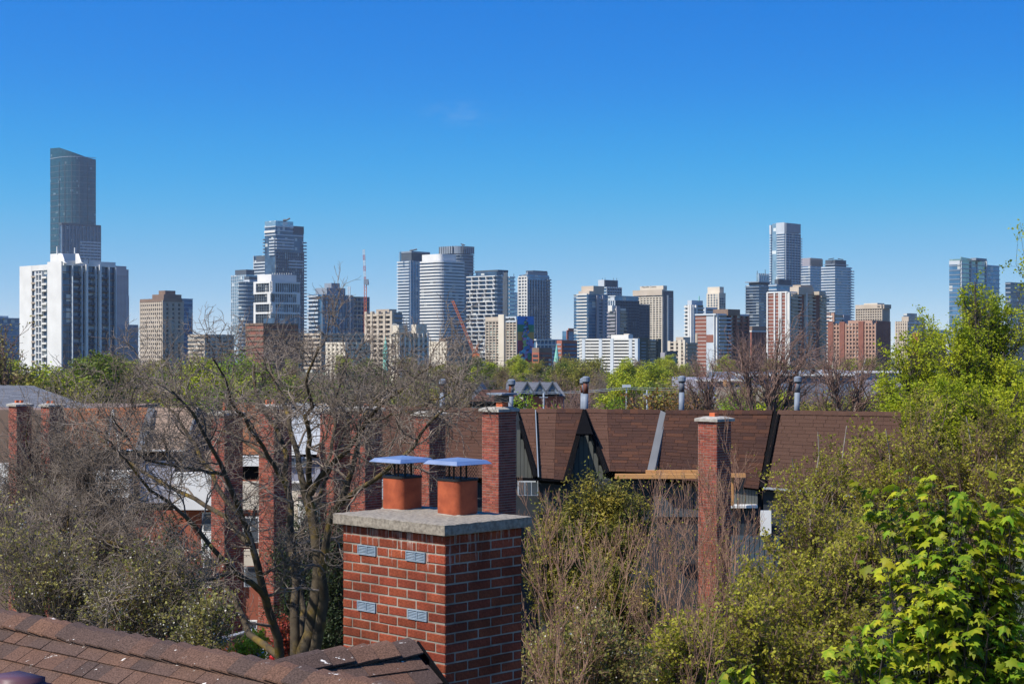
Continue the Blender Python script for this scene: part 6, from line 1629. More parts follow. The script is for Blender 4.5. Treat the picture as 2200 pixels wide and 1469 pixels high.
def leafy(name, label, base, seed, H, cw, nleaf, lsize, lm, bm_, levels=3, nl=(14, 8, 5), trunk_h=.25, r0=.16, spread=(20, 55), wob=.14, trop=.05, up=.5, lspread=.06, group=None, aspect=.65, sides=(7, 4, 3, 3), second=None, cat='tree', only=None):
    lev, g = grown(seed, H, cw, levels, trunk_h, r0, nl, spread, wob, trop)
    tb = [tubes(P_, R_, sides[min(i, 3)]) for i, (P_, R_) in enumerate(lev)]
    b = np.array(base)
    V, Fq = join(tb[:2]); trm = mesh_np('trunk', V + b, Fq, bm_, True)
    V, Fq = join(tb[2:]); twm = mesh_np('twigs', V + b, Fq, bm_, True)
    c = scatter_on(lev[-1][0], nleaf, g, lspread)
    if only is not None: c = c[only(c + b)]
    V, Fq = leaves(c + b, lsize, g, up, aspect); cr = mesh_np('crown', V, Fq, lm)
    ex = ()
    if second:
        n2_, s2, m2 = second; c = scatter_on(lev[-1][0], n2_, g, lspread * 1.1)
        V, Fq = leaves(c + b, s2, g, up, .9); ex = (('blossom', mesh_np('blossom', V, Fq, m2)),)
    return put_tree(name, label, tuple(base), trm, cr, twm, ex, group, cat)

def gb(px, D): return (( px - CX) * D / F, D, 0.0)


# ----- trees grown into a given crown shape
def lobe_px(px, py, D, rx, ry, dep=None):
    c = W(px, py, D); return (c.x, c.y, c.z, rx * D / F, dep or rx * D / F, ry * D / F)
def canopy_arrays(lobes, base, ncl, n3, l3, n4, l4, seed, r_tr=.12, rb=.02, wob=.16, trop=.03, shell=.45, n5=0, l5=.1, rmin=.003, straight=.4, clump=0, last=2):
    g = np.random.default_rng(seed); lb = np.array(lobes, float)
    cen = lb[:, :3]; rad = lb[:, 3:]
    zlow = max(1.0, (cen[:, 2] - rad[:, 2]).min() * .75); top = np.array([cen[:, 0].mean() * .4 + base[0] * .6, cen[:, 1].mean() * .4 + base[1] * .6, zlow])
    tr = resample([base, (base[0] * .8 + top[0] * .2, base[1] * .8 + top[1] * .2, zlow * .5), top], 8)[None]
    limbs, lr = [], []
    for c, r in zip(cen, rad):
        tip = c + np.array([0, 0, r[2] * .75]); ctl = top * .55 + c * .45 + np.array([0, 0, -.1 * (c[2] - zlow)]) + g.normal(size=3) * .12 * r
        t = np.linspace(0, 1, 12)[:, None]
        P = (1 - t) ** 2 * top + 2 * t * (1 - t) * ctl + t ** 2 * tip
        P[1:] += g.normal(size=(11, 3)) * .06 * r.mean(); limbs.append(P); lr.append(np.linspace(r_tr * .62, r_tr * .10, 12))
    limbs = np.array(limbs); lr = np.array(lr)
    vol = np.prod(rad, 1) ** .75; cnt = np.maximum(3, (ncl * vol / vol.sum()).astype(int))
    S, C, Tn, Rr = [], [], [], []
    for k, n in enumerate(cnt):
        u = nrmz(g.normal(size=(n, 3))); q = g.uniform(0, 1, n) ** shell
        an = np.arctan2(u[:, 1], u[:, 0]); lump = 1 + .20 * np.sin(an * 3 + u[:, 2] * 5 + k) + .14 * np.sin(an * 7 - u[:, 2] * 9 + 2 * k)
        c = cen[k] + u * rad[k] * (q * lump)[:, None]
        if clump:
            nc = max(3, n // clump); which = g.integers(0, nc, n); c = c[:nc][which] + g.normal(size=(n, 3)) * rad[k] * .17
        h = np.clip((c[:, 2] - (cen[k][2] - rad[k][2])) / (2 * rad[k][2]), 0, 1); ti = np.clip(.30 + .55 * h + g.uniform(-.2, .05, n), .12, .97) * 11
        i = np.minimum(ti.astype(int), 10); w = (ti - i)[:, None]
        S.append(limbs[k][i] * (1 - w) + limbs[k][i + 1] * w); C.append(c); Tn.append(nrmz(limbs[k][i + 1] - limbs[k][i])); Rr.append(lr[k][i] * .5)
    S, C, Tn, Rr = map(np.concatenate, (S, C, Tn, Rr))
    dist = np.linalg.norm(C - S, axis=1)[:, None]; t = np.linspace(0, 1, 7)[None, :, None]
    ctl = S + Tn * dist * straight
    B = (1 - t) ** 2 * S[:, None] + 2 * t * (1 - t) * ctl[:, None] + t ** 2 * C[:, None]
    B[:, 1:] += g.normal(size=B[:, 1:].shape) * .035 * dist[:, None]
    R2 = np.linspace(1, .22, 7)[None] * np.minimum(Rr, rb)[:, None]
    lev = [(tr, np.linspace(r_tr, r_tr * .7, 8)[None]), (limbs, lr), (B, np.maximum(R2, rmin * 1.3))]
    fin = (n5, l5) if n5 else ((n4, l4) if n4 else (n3, l3))
    for n_, l_ in ((n3, l3), (n4, l4), (n5, l5)):
        if not n_: break
        P_, R_ = lev[-1]
        p, d, L, r = spawn(P_, R_, n_, .25, .98, (22, 68), 1, .6, g, rmin, True, trop * 2, llen=l_)
        lev.append(grow(p, d, L, np.minimum(r, rb * .5), np.full(len(p), rmin * .8), (last if (n_, l_) == fin else (4 if l_ > .2 else 3)), wob, trop, g))
    return lev, g
def canopy(name, label, base, lobes, ncl, bm_, tm, lm=None, nleaf=0, lsize=.08, n3=4, l3=.45, n4=4, l4=.2, seed=1, lspread=.05, aspect=.65, up=.5, group=None, cat='tree', second=None, **kw):
    lev, g = canopy_arrays(lobes, base, ncl, n3, l3, n4, l4, seed, **kw)
    sides = (8, 6, 4, 3, 3, 3); tb = [tubes(P_, R_, k) for (P_, R_), k in zip(lev, sides)]
    V, Fq = join(tb[:2]); trm = mesh_np('trunk', V, Fq, bm_, True); V, Fq = join(tb[2:]); twm = mesh_np('twigs', V, Fq, tm, True)
    cr, ex = None, ()
    if nleaf:
        V, Fq = leaves(scatter_on(lev[-1][0], nleaf, g, lspread), lsize, g, up, aspect); cr = mesh_np('crown', V, Fq, lm)
    if second:
        V, Fq = leaves(scatter_on(lev[-1][0], second[0], g, lspread * 1.3), second[1], g, up, .9); ex = (('blossom', mesh_np('blossom', V, Fq, second[2])),)
    return put_tree(name, label, tuple(base), trm, cr, twm, ex, group, cat)

# right-hand leafy trees behind the row
Y = M['lf_yellow']; K = M['bark_dark']
canopy('leafy_tree', 'tall yellow-green leafy tree peaking at the right against the skyline', gb(2120, 56), [lobe_px(2095, 650, 56, 42, 60), lobe_px(2130, 720, 57, 80, 75), lobe_px(2060, 755, 55, 60, 65), lobe_px(2150, 810, 55, 95, 75)], 400, K, K, Y, 24000, .090, 4, .5, 3, .26, 31, .06, r_tr=.2, rb=.03, clump=7)
canopy('leafy_tree', 'yellow-green leafy tree stepping down left of the tall one', gb(1975, 60), [lobe_px(1945, 790, 60, 62, 62), lobe_px(2000, 765, 61, 60, 75), lobe_px(1895, 815, 60, 48, 50), lobe_px(2030, 830, 60, 70, 60)], 240, K, K, Y, 13000, .09, 4, .45, 3, .26, 32, .06, r_tr=.16, rb=.025, clump=7)
canopy('leafy_tree', 'dense yellow-green tree low in the middle of the right-hand foliage', gb(2060, 48), [lobe_px(2010, 880, 48, 95, 60), lobe_px(2110, 890, 47, 100, 75), lobe_px(1935, 880, 49, 65, 50), lobe_px(2190, 900, 47, 75, 80)], 340, K, K, Y, 23000, .083, 4, .45, 3, .23, 33, .055, r_tr=.16, rb=.022, clump=7)
canopy('leafy_tree', 'sparse overhanging leafy branch tip at the right edge against the sky', gb(2255, 42), [lobe_px(2215, 545, 42, 34, 55), lobe_px(2262, 560, 42, 40, 90), lobe_px(2270, 700, 42, 45, 120)], 60, K, K, Y, 4200, .08, 4, .4, 3, .2, 34, .07, r_tr=.1, rb=.015)
# olive budding trees
O = M['lf_olive']; TP = M['bark_pale']; TR_ = M['twig_red']
OG = 'olive budding trees'
def olive(lab, bx, D, lobes, ncl, nl, seed, bark_=TP, ls=.062, tw=TR_):
    canopy('budding_tree', lab, gb(bx, D), [lobe_px(x, y, D + dd, rx, ry) for x, y, dd, rx, ry in lobes], ncl, bark_, tw, O, int(nl * .62), ls, 4, .36, 4, .18, seed, .035, .6, .3, OG, r_tr=.10, rb=.014, rmin=.0028, clump=5)
olive('olive budding tree with bare pale top before the plain brown roof', 1770, 35, [(1760, 1000, 0, 60, 90), (1820, 985, .5, 55, 95), (1700, 1040, 0, 70, 70), (1790, 1080, -.5, 90, 60)], 150, 9000, 501)
olive('olive budding tree right of the plain brown roof', 1960, 34, [(1900, 990, 0, 70, 90), (1980, 970, 0, 85, 95), (1890, 1080, 0, 90, 70), (1970, 1080, -.6, 90, 80)], 330, 26000, 502)
olive('olive budding tree at the right edge above the maple', 2140, 33, [(2080, 960, 0, 85, 85), (2170, 960, 0, 90, 95), (2140, 1060, -.8, 110, 90), (2060, 1060, .4, 80, 80)], 340, 27000, 503)
olive('olive budding tree in front of the slate-blue siding', 1690, 30, [(1700, 1190, 0, 60, 60), (1750, 1120, 0, 65, 75), (1800, 1170, 0, 90, 80), (1650, 1270, -.5, 80, 50)], 230, 17000, 504)
olive('olive budding tree left of the maple', 1800, 26, [(1760, 1270, 0, 90, 80), (1850, 1220, .5, 80, 90), (1690, 1300, 0, 80, 70), (1800, 1360, -.5, 110, 80), (1900, 1180, .6, 70, 80)], 400, 34000, 505, TR_)
olive('low olive budding tree at the bottom between shrubs and maple', 1640, 25, [(1590, 1330, 0, 85, 70), (1670, 1400, 0, 90, 70), (1560, 1420, -.4, 90, 60), (1740, 1450, -.4, 90, 60)], 300, 26000, 506, TR_)
olive('low olive budding bush at the bottom right of the brick chimney', 1470, 24, [(1440, 1420, 0, 90, 55), (1500, 1390, 0, 70, 60)], 130, 10000, 507, TR_)
# cedars
def cedar(name, label, bx, D, lobes, ncl, nl, lm, seed, ls=.085):
    return canopy(name, label, gb(bx, D), [lobe_px(x, y, D + dd, rx, ry) for x, y, dd, rx, ry in lobes], ncl, K, K, lm, int(nl * .85), ls, 6, .34, 0, .16, seed, .075, .38, .9, r_tr=.12, rb=.012, shell=.33)
cedar('cedar_tree', 'bushy golden-green cedar before the dark A-shaped gable', 1285, 38, [(1285, 1060, 0, 48, 50), (1250, 1100, 0, 52, 50), (1335, 1085, 0, 55, 48), (1300, 1160, -.4, 85, 70), (1220, 1170, 0, 55, 60), (1370, 1130, .3, 40, 50)], 420, 34000, M['lf_cedar'], 41)
cedar('cedar_tree', 'golden-green cedar right behind the brick chimney', 1190, 34, [(1185, 1140, 0, 40, 55), (1170, 1230, 0, 50, 70), (1230, 1250, 0, 55, 60)], 180, 15000, M['lf_cedar'], 42)
cedar('cedar_tree', 'golden-green cedar low among the tan twigs', 1340, 33, [(1330, 1260, 0, 75, 70), (1260, 1330, 0, 70, 70), (1390, 1340, 0, 60, 60)], 230, 17000, M['lf_cedar'], 46)
cedar('cedar_tree', 'dark evergreen at the foot of the bare tree by the white wall', 670, 40, [(660, 1130, 0, 40, 60), (620, 1200, 0, 45, 60), (680, 1230, 0, 55, 80), (640, 1320, 0, 60, 60)], 240, 17000, M['lf_dark'], 43)
cedar('cedar_tree', 'dark evergreen wedged beside the left face of the brick chimney', 722, 37, [(720, 1150, 0, 25, 60), (715, 1260, 0, 38, 80), (700, 1370, 0, 55, 70)], 180, 13000, M['lf_dark'], 44)
cedar('cedar_tree', 'dark evergreen low behind the left houses', 330, 43, [(370, 1150, 0, 45, 55), (320, 1230, 0, 70, 70), (420, 1260, 0, 50, 60)], 170, 11000, M['lf_dark'], 45)
# tan leafless saplings
def bare(name, label, base, seed, H, cw, bm_, tm, nl=(12, 8, 5), trunk_h=.1, r0=.06, spread=(14, 38), trop=.12, group=None, wob=.10, stems=1, buds=0, levels=3, sides=(6, 4, 3, 3), cat='tree', lean_=.10):
    parts_t, parts_w = [], []; cc = []
    g = np.random.default_rng(seed)
    for s in range(stems):
        lev, g2 = grown(seed * 31 + s, H * g.uniform(.86, 1.05), cw, levels, trunk_h, r0, nl, spread, wob, trop)
        off = np.array([g.normal() * .25 * (stems > 1), g.normal() * .25 * (stems > 1), 0]); lean = g.normal(size=2) * (lean_ if stems > 1 else .02)
        for i, (P_, R_) in enumerate(lev):
            P_ = P_ + off; P_[..., 0] += lean[0] * P_[..., 2]; P_[..., 1] += lean[1] * P_[..., 2]
            (parts_t if i < 2 else parts_w).append(tubes(P_, R_, sides[min(i, 3)]))
        if buds: cc.append(scatter_on(P_, buds // stems, g, .02))
    b = np.array(base)
    V, Fq = join(parts_t); trm = mesh_np('trunk', V + b, Fq, bm_, True)
    V, Fq = join(parts_w); twm = mesh_np('twigs', V + b, Fq, tm, True)
    cr = None
    if buds:
        V, Fq = leaves(np.concatenate(cc) + b, .035, g, .2, .6); cr = mesh_np('crown', V, Fq, M['lf_olive'])
    return put_tree(name, label, tuple(base), trm, cr, twm, (), group, cat)
TT = M['twig_tan']
for i, (lab, px, D, yt, cw, st, bd) in enumerate((
    ('tan leafless sapling with upright twigs before the slim brick chimney', 1490, 32, 1005, 1.3, 6, 300),
    ('tan leafless sapling left of the slim brick chimney', 1410, 30, 1040, 1.2, 5, 400),
    ('tan leafless sapling close behind the right face of the brick chimney', 1175, 22, 1150, 1.0, 5, 500),
    ('tan leafless sapling in the middle of the lower thicket', 1300, 25, 1140, 1.2, 5, 900),
    ('tan leafless sapling at the foot of the slim brick chimney', 1545, 31, 1030, 1.2, 6, 400),
    ('tan leafless sapling at the bottom of the lower thicket', 1380, 21, 1230, 1.0, 5, 1200),
    ('tan leafless sapling low beside the brick chimney', 1230, 20, 1280, .9, 4, 900),
    ('sparse leafless twigs rising before the dark wall beside the brick chimney', 1165, 31, 1035, .8, 2, 0))):
    bare('leafless_sapling', lab, gb(px, D), 60 + i, zat(yt, D) / .93, cw, TT, TT, (11, 6, 4), .42, .035, (16, 46), .13, 'tan leafless saplings', .13, max(2, st - 2), bd, lean_=.04)
BL = M['blossom']; LB = M['lf_bush']
def bush(name, lab, bx, D, lobes, ncl, nl, bl, seed, tw=TT, grp=None):
    canopy(name, lab, gb(bx, D), [lobe_px(x, y, D + dd, rx, ry) for x, y, dd, rx, ry in lobes], ncl, K, tw, LB, nl, .058, 4, .33, 4, .17, seed, .045, .6, .4, grp, 'bush', (bl, .032, BL), r_tr=.08, rb=.012)
bush('blossom_bush', 'grey-green bush with white blossom right of the brick chimney at the bottom', 1240, 23, [(1200, 1420, 0, 75, 60), (1280, 1390, 0, 80, 55), (1340, 1440, 0, 70, 50)], 190, 9000, 700, 71)
BG = 'bushes behind the foreground roof'; TM = M['twig_main']
bush('flowering_bush', 'grey-green blossoming bush above the middle of the foreground ridge', 330, 27, [(330, 1240, 0, 90, 70), (380, 1310, 0, 90, 60), (270, 1300, 0, 90, 70), (420, 1230, .4, 50, 50)], 330, 6500, 1300, 80, TM, BG)
bush('flowering_bush', 'grey-green blossoming bush close to the bare tree trunk', 440, 25, [(430, 1360, 0, 55, 40), (460, 1320, 0, 40, 40)], 80, 3000, 500, 81, TM, BG)
bush('flowering_bush', 'grey-green blossoming bush near the left edge above the roof', 110, 29, [(60, 1230, 0, 90, 80), (150, 1210, 0, 90, 80), (220, 1250, 0, 70, 60), (20, 1150, .5, 60, 60)], 330, 4500, 700, 82, TM, BG)
bush('flowering_bush', 'olive bush in the shade between the left houses', 210, 38, [(180, 1120, 0, 80, 70), (270, 1140, 0, 70, 60), (110, 1090, 0, 70, 60)], 240, 3500, 400, 83, TM, BG)
canopy('red_shrub', 'small dark red shrub at the foot of the bare tree', gb(612, 37), [lobe_px(612, 1370, 37, 25, 35), lobe_px(720, 1290, 37.5, 22, 40)], 50, TR_, TR_, M['lf_red'], 2600, .07, 4, .25, 3, .14, 88, .04, cat='shrub', r_tr=.04, rb=.008)
canopy('garden_shrub', 'fresh green shrub beside the orange deck box', gb(535, 39.2), [lobe_px(530, 1405, 39.2, 28, 35), lobe_px(555, 1385, 39.4, 20, 25)], 45, TR_, TR_, M['lf_spring'], 2400, .08, 4, .25, 3, .14, 89, .04, cat='shrub', r_tr=.04, rb=.008)
# dense leafless trees at the left
TM = M['twig_main']
for i, (lab, bx, D, lobes, ncl) in enumerate((
    ('dense leafless grey tree at the far left before the brick house', 90, 40, [(60, 960, 0, 90, 90), (140, 950, 0, 90, 95), (100, 1050, 0, 130, 90), (20, 1080, 0, 80, 90)], 150),
    ('dense leafless grey tree behind the left half of the great bare one', 230, 37, [(180, 990, 0, 80, 95), (230, 950, 0, 60, 70), (220, 1080, 0, 100, 80)], 90),
    ('thin leafless grey tree low at the left behind the bushes', 60, 33, [(40, 1160, 0, 100, 80), (150, 1140, 0, 100, 80), (260, 1170, 0, 80, 70)], 110))):
    canopy('leafless_tree', lab, gb(bx, D), [lobe_px(x, y, D + dd, rx, ry) for x, y, dd, rx, ry in lobes], ncl, M['bark_main'], TM, None, 0, .1, 5, .6, 5, .33, 90 + i, r_tr=.14, rb=.022, n5=2, l5=.17, wob=.26, rmin=.0046)
# bare trees behind the row
for i, (lab, bx, D, lobes, ncl, bk) in enumerate((
    ('leafless reddish tree rising behind the metal vents at the right', 1640, 74, [(1585, 775, 0, 75, 60), (1680, 745, 0, 75, 75), (1640, 800, 1, 90, 60), (1740, 770, 0, 70, 70), (1560, 830, 0, 60, 40)], 150, K),
    ('pale leafless tree between the vents and the leafy trees', 1800, 66, [(1790, 810, 0, 80, 65), (1860, 815, 0, 70, 65)], 85, TP),
    ('low leafless tree behind the slim chimney', 1530, 82, [(1530, 815, 0, 70, 50), (1480, 845, 0, 60, 40)], 70, K))):
    canopy('leafless_tree', lab, gb(bx, D), [lobe_px(x, y, D + dd, rx, ry) for x, y, dd, rx, ry in lobes], ncl, bk, TR_, None, 0, .1, 4, .8, 3, .42, 94 + i, r_tr=.22, rb=.035, wob=.16, trop=.05, rmin=.0075, straight=.5, shell=.3, last=3)

# ----- maple in the lower right corner
lobe = np.array([(0, 0), (.10, -.05), (.34, -.16), (.30, .02), (.52, .12), (.36, .22), (.44, .46), (.22, .40), (.12, .52), (0, .88), (-.12, .52), (-.22, .40), (-.44, .46), (-.36, .22), (-.52, .12), (-.30, .02), (-.34, -.16), (-.10, -.05)])
def maple_leaf_mesh(curl):
    z = -curl * (np.abs(lobe[:, 0]) ** 1.5) - curl * .6 * np.maximum(lobe[:, 1], 0) ** 2
    return np.vstack([np.c_[lobe, z], [[0, .2, .04]]])
vm = maple_leaf_mesh(.5); fm = np.array([(i, (i + 1) % 18, 18) for i in range(18)])
tmesh = []
for cu in (.3, .7, 1.2):
    me = bpy.data.meshes.new('leaf'); me.from_pydata([tuple(x) for x in maple_leaf_mesh(cu)], [], [tuple(int(q) for q in f) for f in fm]); me.materials.append(M['lf_maple']); tmesh.append(me)
def maple(name, label, bx, D, lobes, ncl, nl, seed, n_single, s0=.05, s1=.145):
    b0 = np.array(gb(bx, D))
    lev, g = canopy_arrays([lobe_px(x, y, D + dd, rx, ry) for x, y, dd, rx, ry in lobes], tuple(b0), ncl, 4, .22, 3, .12, seed, r_tr=.055, rb=.009, shell=.5, rmin=.0022)
    V, Fq = join([tubes(P_, R_, k) for (P_, R_), k in zip(lev, (8, 6, 4, 3, 3))]); tr = mesh_np('trunk', V, Fq, M['bark_dark'], True)
    mt = thing(name, label, 'tree', tuple(b0)); obj_from('trunk', tr, mt, tuple(-b0))
    c = scatter_on(lev[-1][0], nl, g, .03); N = len(c)
    out = nrmz(c - c.mean(0)); yaw = np.arctan2(out[:, 1], out[:, 0]) - np.pi / 2 + g.normal(0, .7, N)
    pt = g.normal(.28, .32, N); rl = g.normal(0, .32, N); sz = g.uniform(s0, s1, N)
    y_ = HY + (ZC - c[:, 2]) * F / c[:, 1]; x_ = CX + c[:, 0] * F / c[:, 1]
    inview = (y_ < 1480) & (x_ < 2210)
    order = np.argsort(-(sz / c[:, 1] * inview - .0012 * (c[:, 1] - D)))
    rv, rf, nv = [], [], 0
    for q, i in enumerate(order):
        m3 = Matrix.Rotation(yaw[i], 3, 'Z') @ Matrix.Rotation(-pt[i], 3, 'X') @ Matrix.Rotation(rl[i], 3, 'Y')
        if q < n_single:
            o = bpy.data.objects.new('leaf', tmesh[q % 3]); link(o, mt); o.matrix_local = Matrix.Translation(c[i] - b0) @ m3.to_4x4() @ Matrix.Scale(sz[i], 4)
        else:
            rv.append(vm @ (np.array(m3) * sz[i]).T + c[i]); rf.append(fm + nv); nv += len(vm)
    cr = mesh_np('crown', np.concatenate(rv), np.concatenate(rf), M['lf_maple']); o = obj_from('crown', cr, mt, tuple(-b0)); o['kind'] = 'stuff'
maple('maple_tree', 'bright green young maple with large lobed leaves at the lower right', 2080, 12.5, [(2030, 1120, 0, 75, 70), (1910, 1115, .2, 60, 45), (2120, 1150, 0, 90, 80), (2000, 1230, -.2, 100, 75), (2170, 1270, 0, 90, 90), (2030, 1360, -.3, 120, 85), (2160, 1420, -.2, 100, 90), (1950, 1450, -.3, 90, 60)], 300, 3700, 102, 290)
maple('maple_sapling', 'small maple sapling at the bottom edge left of the big maple', 1850, 12.0, [(1850, 1440, 0, 60, 45), (1590, 1500, .2, 55, 45)], 50, 420, 104, 60)

# ----- tree belt below the skyline
protos = {}
def proto(key, seed, lm, bm_, nleaf, ls, H=10.0, cw=3.2, lsp=.16, nl=(14, 8, 5)):
    gg = np.random.default_rng(seed)
    lobes = [(gg.normal() * 1.4, gg.normal() * 1.4, 5.0 + i * .55 + gg.uniform(-.5, .5), gg.uniform(1.2, 2.0), gg.uniform(1.2, 2.0), gg.uniform(1.0, 1.6)) for i in range(6)] + [(0, 0, 8.0, 1.5, 1.5, 1.7)]
    lev, g = canopy_arrays(lobes, (0, 0, 0), 120, 5, .8, 4, .45, seed, r_tr=.2, rb=.04, wob=.14, trop=.05, rmin=.012, straight=.6)
    V, Fq = join([tubes(P_, R_, k) for (P_, R_), k in zip(lev[:2], (6, 4))]); a = mesh_np('trunk', V, Fq, bm_)
    V, Fq = join([tubes(P_, R_, 3) for P_, R_ in lev[2:]]); b = mesh_np('twigs', V, Fq, bm_)
    c = None
    if nleaf:
        cc = scatter_on(lev[-1][0], nleaf, g, lsp); V, Fq = leaves(cc, ls, g, .5, .75); c = mesh_np('crown', V, Fq, lm)
    protos[key] = (a, b, c, H)
proto('olive1', 201, leafmat('belt_olive_leaf', (0.22, 0.21, 0.03), (0.36, 0.33, 0.05), .3), M['bark_dark'], 7980, 0.17)
proto('olive2', 202, leafmat('belt_brown_bud', (0.21, 0.175, 0.06), (0.32, 0.27, 0.085), .3), M['twig_red'], 4940, 0.14)
proto('green1', 203, leafmat('belt_green_leaf', (0.30, 0.36, 0.02), (0.52, 0.53, 0.035), .3), M['bark_dark'], 12350, 0.19)
proto('green2', 204, leafmat('belt_dark_green_leaf', (0.13, 0.18, 0.025), (0.23, 0.27, 0.035), .3), M['bark_dark'], 12350, 0.19)
proto('bare1', 205, None, M['twig_red'], 0, .1)
proto('bare2', 206, None, M['twig_main'], 0, .1)
proto('rust', 207, M['lf_rust'], M['bark_dark'], 7980, 0.14)
proto('bright', 208, M['lf_spring'], M['bark_dark'], 11400, 0.14)
LM = [(350, 'brown penthouse block'), (440, 'pale low block'), (520, 'pale glass tower'), (600, 'stacked dark tower'), (700, 'blue glass block'), (780, 'red crane'), (830, 'cream turrets'), (880, 'banded grey tower'), (950, 'rounded white tower'), (1030, 'zigzag tower'), (1078, 'beige hotel'), (1128, 'mural'), (1162, 'grey faceted tower'), (1198, 'green spire'), (1265, 'balconied condo'), (1310, 'boxed-roof tower'), (1345, 'blue gridded block'), (1400, 'gridded beige tower'), (1455, 'beige apartments'), (1500, 'white-grey tower'), (1540, 'slim cream tower'), (1580, 'first brick slab'), (1628, 'dark balcony tower'), (1665, 'second brick slab'), (1690, 'tallest pale tower'), (1745, 'ribbed-crown tower'), (1800, 'white banded tower'), (1850, 'pink-brown block'), (1885, 'lettered hotel'), (1955, 'stepped grey block'), (2000, 'low brick hall'), (2080, 'pointed green tower'), (2130, 'blue wing')]
USED = set()
LOOK = {'olive1': 'olive-leaved', 'olive2': 'brownish budding', 'green1': 'yellow-green', 'green2': 'dark green', 'bare1': 'leafless reddish', 'bare2': 'leafless grey'}
def belt(key, px, ytop, D, wide=1.0, label=None, group=True):
    if label is None:
        row = 'farthest' if D > 390 else 'second farthest' if D > 240 else 'middle' if D > 155 else 'nearest'
        label = '%s tree in the %s row of the belt, below the %s' % (LOOK[key], row, min(LM, key=lambda q: abs(q[0] - px))[1])
        if label in USED:
            q_ = min(LM, key=lambda q: abs(q[0] - px)); label = '%s tree in the %s belt row, %s of the %s' % (LOOK[key], row, 'right' if px > q_[0] else 'left', q_[1])
        USED.add(label)
    a, b, c, H = protos[key]
    top = zat(ytop, D); s = top / (H * 0.98)
    x = (px - CX) * D / F
    t = thing('leafless_tree' if 'bare' in key else 'broadleaf_tree', label, 'tree', (x, D, 0), 'trees of the belt below the skyline')
    t.scale = (s * wide, s * wide, s); t.rotation_euler = (0, 0, random.uniform(0, 6.28))
    for nm, me in (('trunk', a), ('twigs', b), ('crown', c)):
        if me is None: continue
        o = obj_from(nm, me, t)
        if nm != 'trunk': o['kind'] = 'stuff'
rb = random.Random(9)
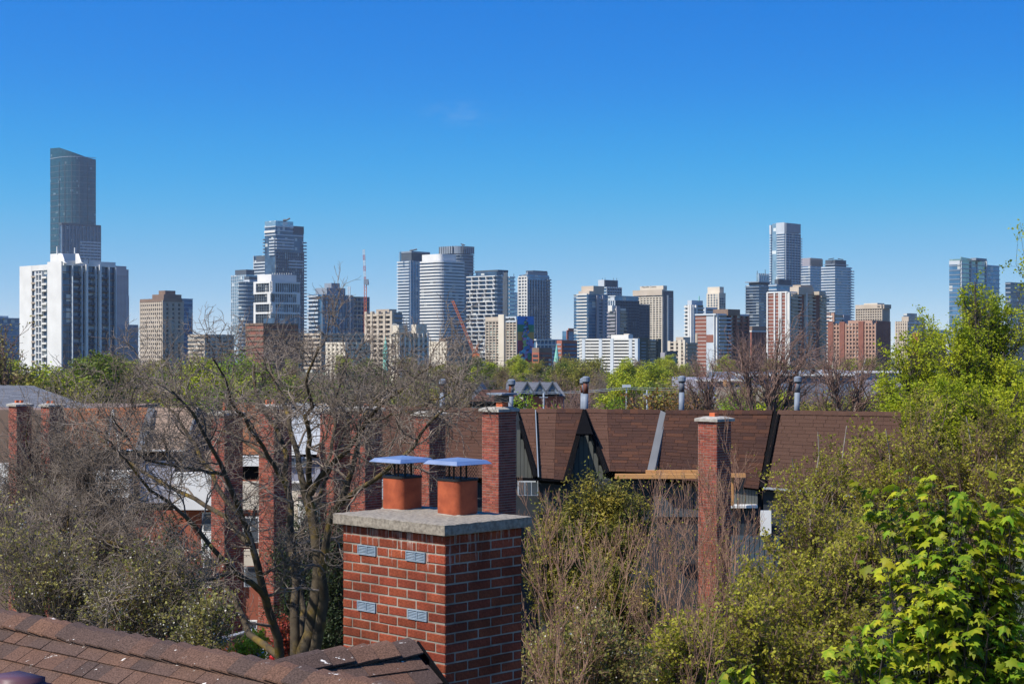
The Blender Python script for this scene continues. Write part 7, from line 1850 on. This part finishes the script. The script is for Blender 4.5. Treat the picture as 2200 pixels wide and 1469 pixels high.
# explicit crowns that read one by one
for key, px, yt, D, w, lab in (
    ('bright', 1128, 838, 80, .75, 'bright green small tree before the house with three dormers'),
    ('bright', 1320, 845, 82, .55, 'bright green small tree left of the rusty-leaved one'),
    ('rust', 1385, 840, 76, .9, 'rusty-leaved young tree behind the row roof ridge'),
    ('bare1', 1190, 838, 90, .7, 'small round leafless tree before the three dormers'),
    ('green1', 1050, 776, 330, 1.5, 'large bright green tree at the foot of the muralled hotel'),
    ('green1', 1118, 768, 420, 1.0, 'yellow-green tree right at the foot of the mural'),
    ('olive1', 1215, 762, 300, 1.2, 'broad olive tree right of the green spire'),
    ('green1', 1400, 778, 260, 1.2, 'bright green tree below the olive end wall'),
    ('green1', 1350, 770, 320, 1.2, 'bright green tree below the long terrace block'),
    ('olive1', 1285, 764, 330, 1.3, 'olive tree below the left half of the long terrace block'),
    ('bare2', 1290, 800, 200, 1.0, 'leafless grey tree in front of the belt behind the vents'),
    ('green2', 185, 752, 150, 1.3, 'willow-like dark green tree at the foot of the white apartment block'),
    ('green1', 118, 785, 140, 1.1, 'bright green tree left of the willow-like one'),
    ('olive1', 260, 762, 160, 1.2, 'olive tree right of the willow-like one'),
    ('green1', 440, 770, 120, 1.1, 'bright green tree behind the great bare tree'),
    ('bright', 500, 752, 130, 1.3, 'fresh green tree behind the great bare tree'),
    ('bright', 440, 820, 78, 1.0, 'fresh green tree behind the tan roofed house'),
    ('olive2', 5, 690, 110, 1.0, 'brown budding tree at the left edge below the low glass block'),
    ('green1', 25, 770, 130, 1.2, 'yellow-green tree at the left edge above the slate roof'),
    ('bare1', 210, 742, 190, .8, 'leafless reddish tree against the dark side of the white block'),
    ('olive1', 1160, 771, 380, 1.1, 'olive tree between the mural and the green spire'),
    ('olive2', 1085, 781, 300, 1.2, 'brownish tree below the central pier of the hotel'),
    ('green2', 1005, 778, 360, 1.2, 'dark green tree left of the large bright green one'),
    ('olive1', 955, 776, 330, 1.2, 'olive tree below the rounded white tower and orange crane'),
    ('olive1', 1245, 775, 250, 1.2, 'olive tree with spreading crown just right of the green spire'),
    ('olive1', 1450, 778, 280, 1.2, 'olive tree below the beige apartments'),
    ('olive2', 1500, 838, 104, 1.1, 'brownish tree low before the long flat building at its left end'),
    ('bright', 1572, 846, 98, 1.0, 'fresh green bushy tree low before the long flat building'),
    ('olive2', 1612, 842, 108, 1.2, 'brownish tree low before the middle of the long flat building'),
    ('green1', 1668, 848, 100, 1.1, 'yellow-green tree low before the long flat building'),
    ('olive2', 1735, 840, 112, 1.2, 'brownish tree low behind the plain brown roof'),
    ('olive1', 1790, 845, 102, 1.2, 'olive tree low behind the right end of the plain brown roof'),
    ('rust', 1460, 850, 95, 1.0, 'rusty-leaved tree low behind the slim grey vent'),
    ('olive1', 60, 790, 110, 1.0, 'olive tree above the slate roof at the left')):
    belt(key, px, yt, D, w, lab)
x = 230
while x < 2150:
    for D0, y0, y1 in ((480, 762, 772), (300, 772, 790), (190, 790, 815), (125, 815, 838)):
        k = rb.choice(['olive1', 'olive2', 'olive2', 'olive1', 'green1', 'green1', 'bare2', 'green2'] if D0 > 150 else ['olive2', 'bare1', 'olive1', 'olive1'])
        px = x + rb.uniform(-40, 40)
        if 1480 < px < 1850 and D0 == 190: continue
        if 1000 < px < 1240 and D0 < 150: continue
        belt(k, px, rb.uniform(y0, y1), D0 * rb.uniform(.9, 1.1), rb.uniform(.9, 1.4))
    x += 70
# ---------------------------------------------------------------- air
HAZE = 0.000065
mh_ = bpy.data.materials.new('haze_air'); mh_.use_nodes = True
n = mh_.node_tree.nodes; l = mh_.node_tree.links
n.remove(n['Principled BSDF'])
pv = n.new('ShaderNodeVolumePrincipled'); pv.inputs['Color'].default_value = (0.80, 0.88, 1.0, 1); pv.inputs['Density'].default_value = HAZE
pv.inputs['Anisotropy'].default_value = 0.2
l.new(pv.outputs['Volume'], n['Material Output'].inputs['Volume'])
if HAZE > 0:
    mb = MB(); mb.box(-2250, -100, -1, 2250, 3450, 300)
    tag(mb.build('haze', mh_), 'thin blue haze over the town', None, kind='stuff')
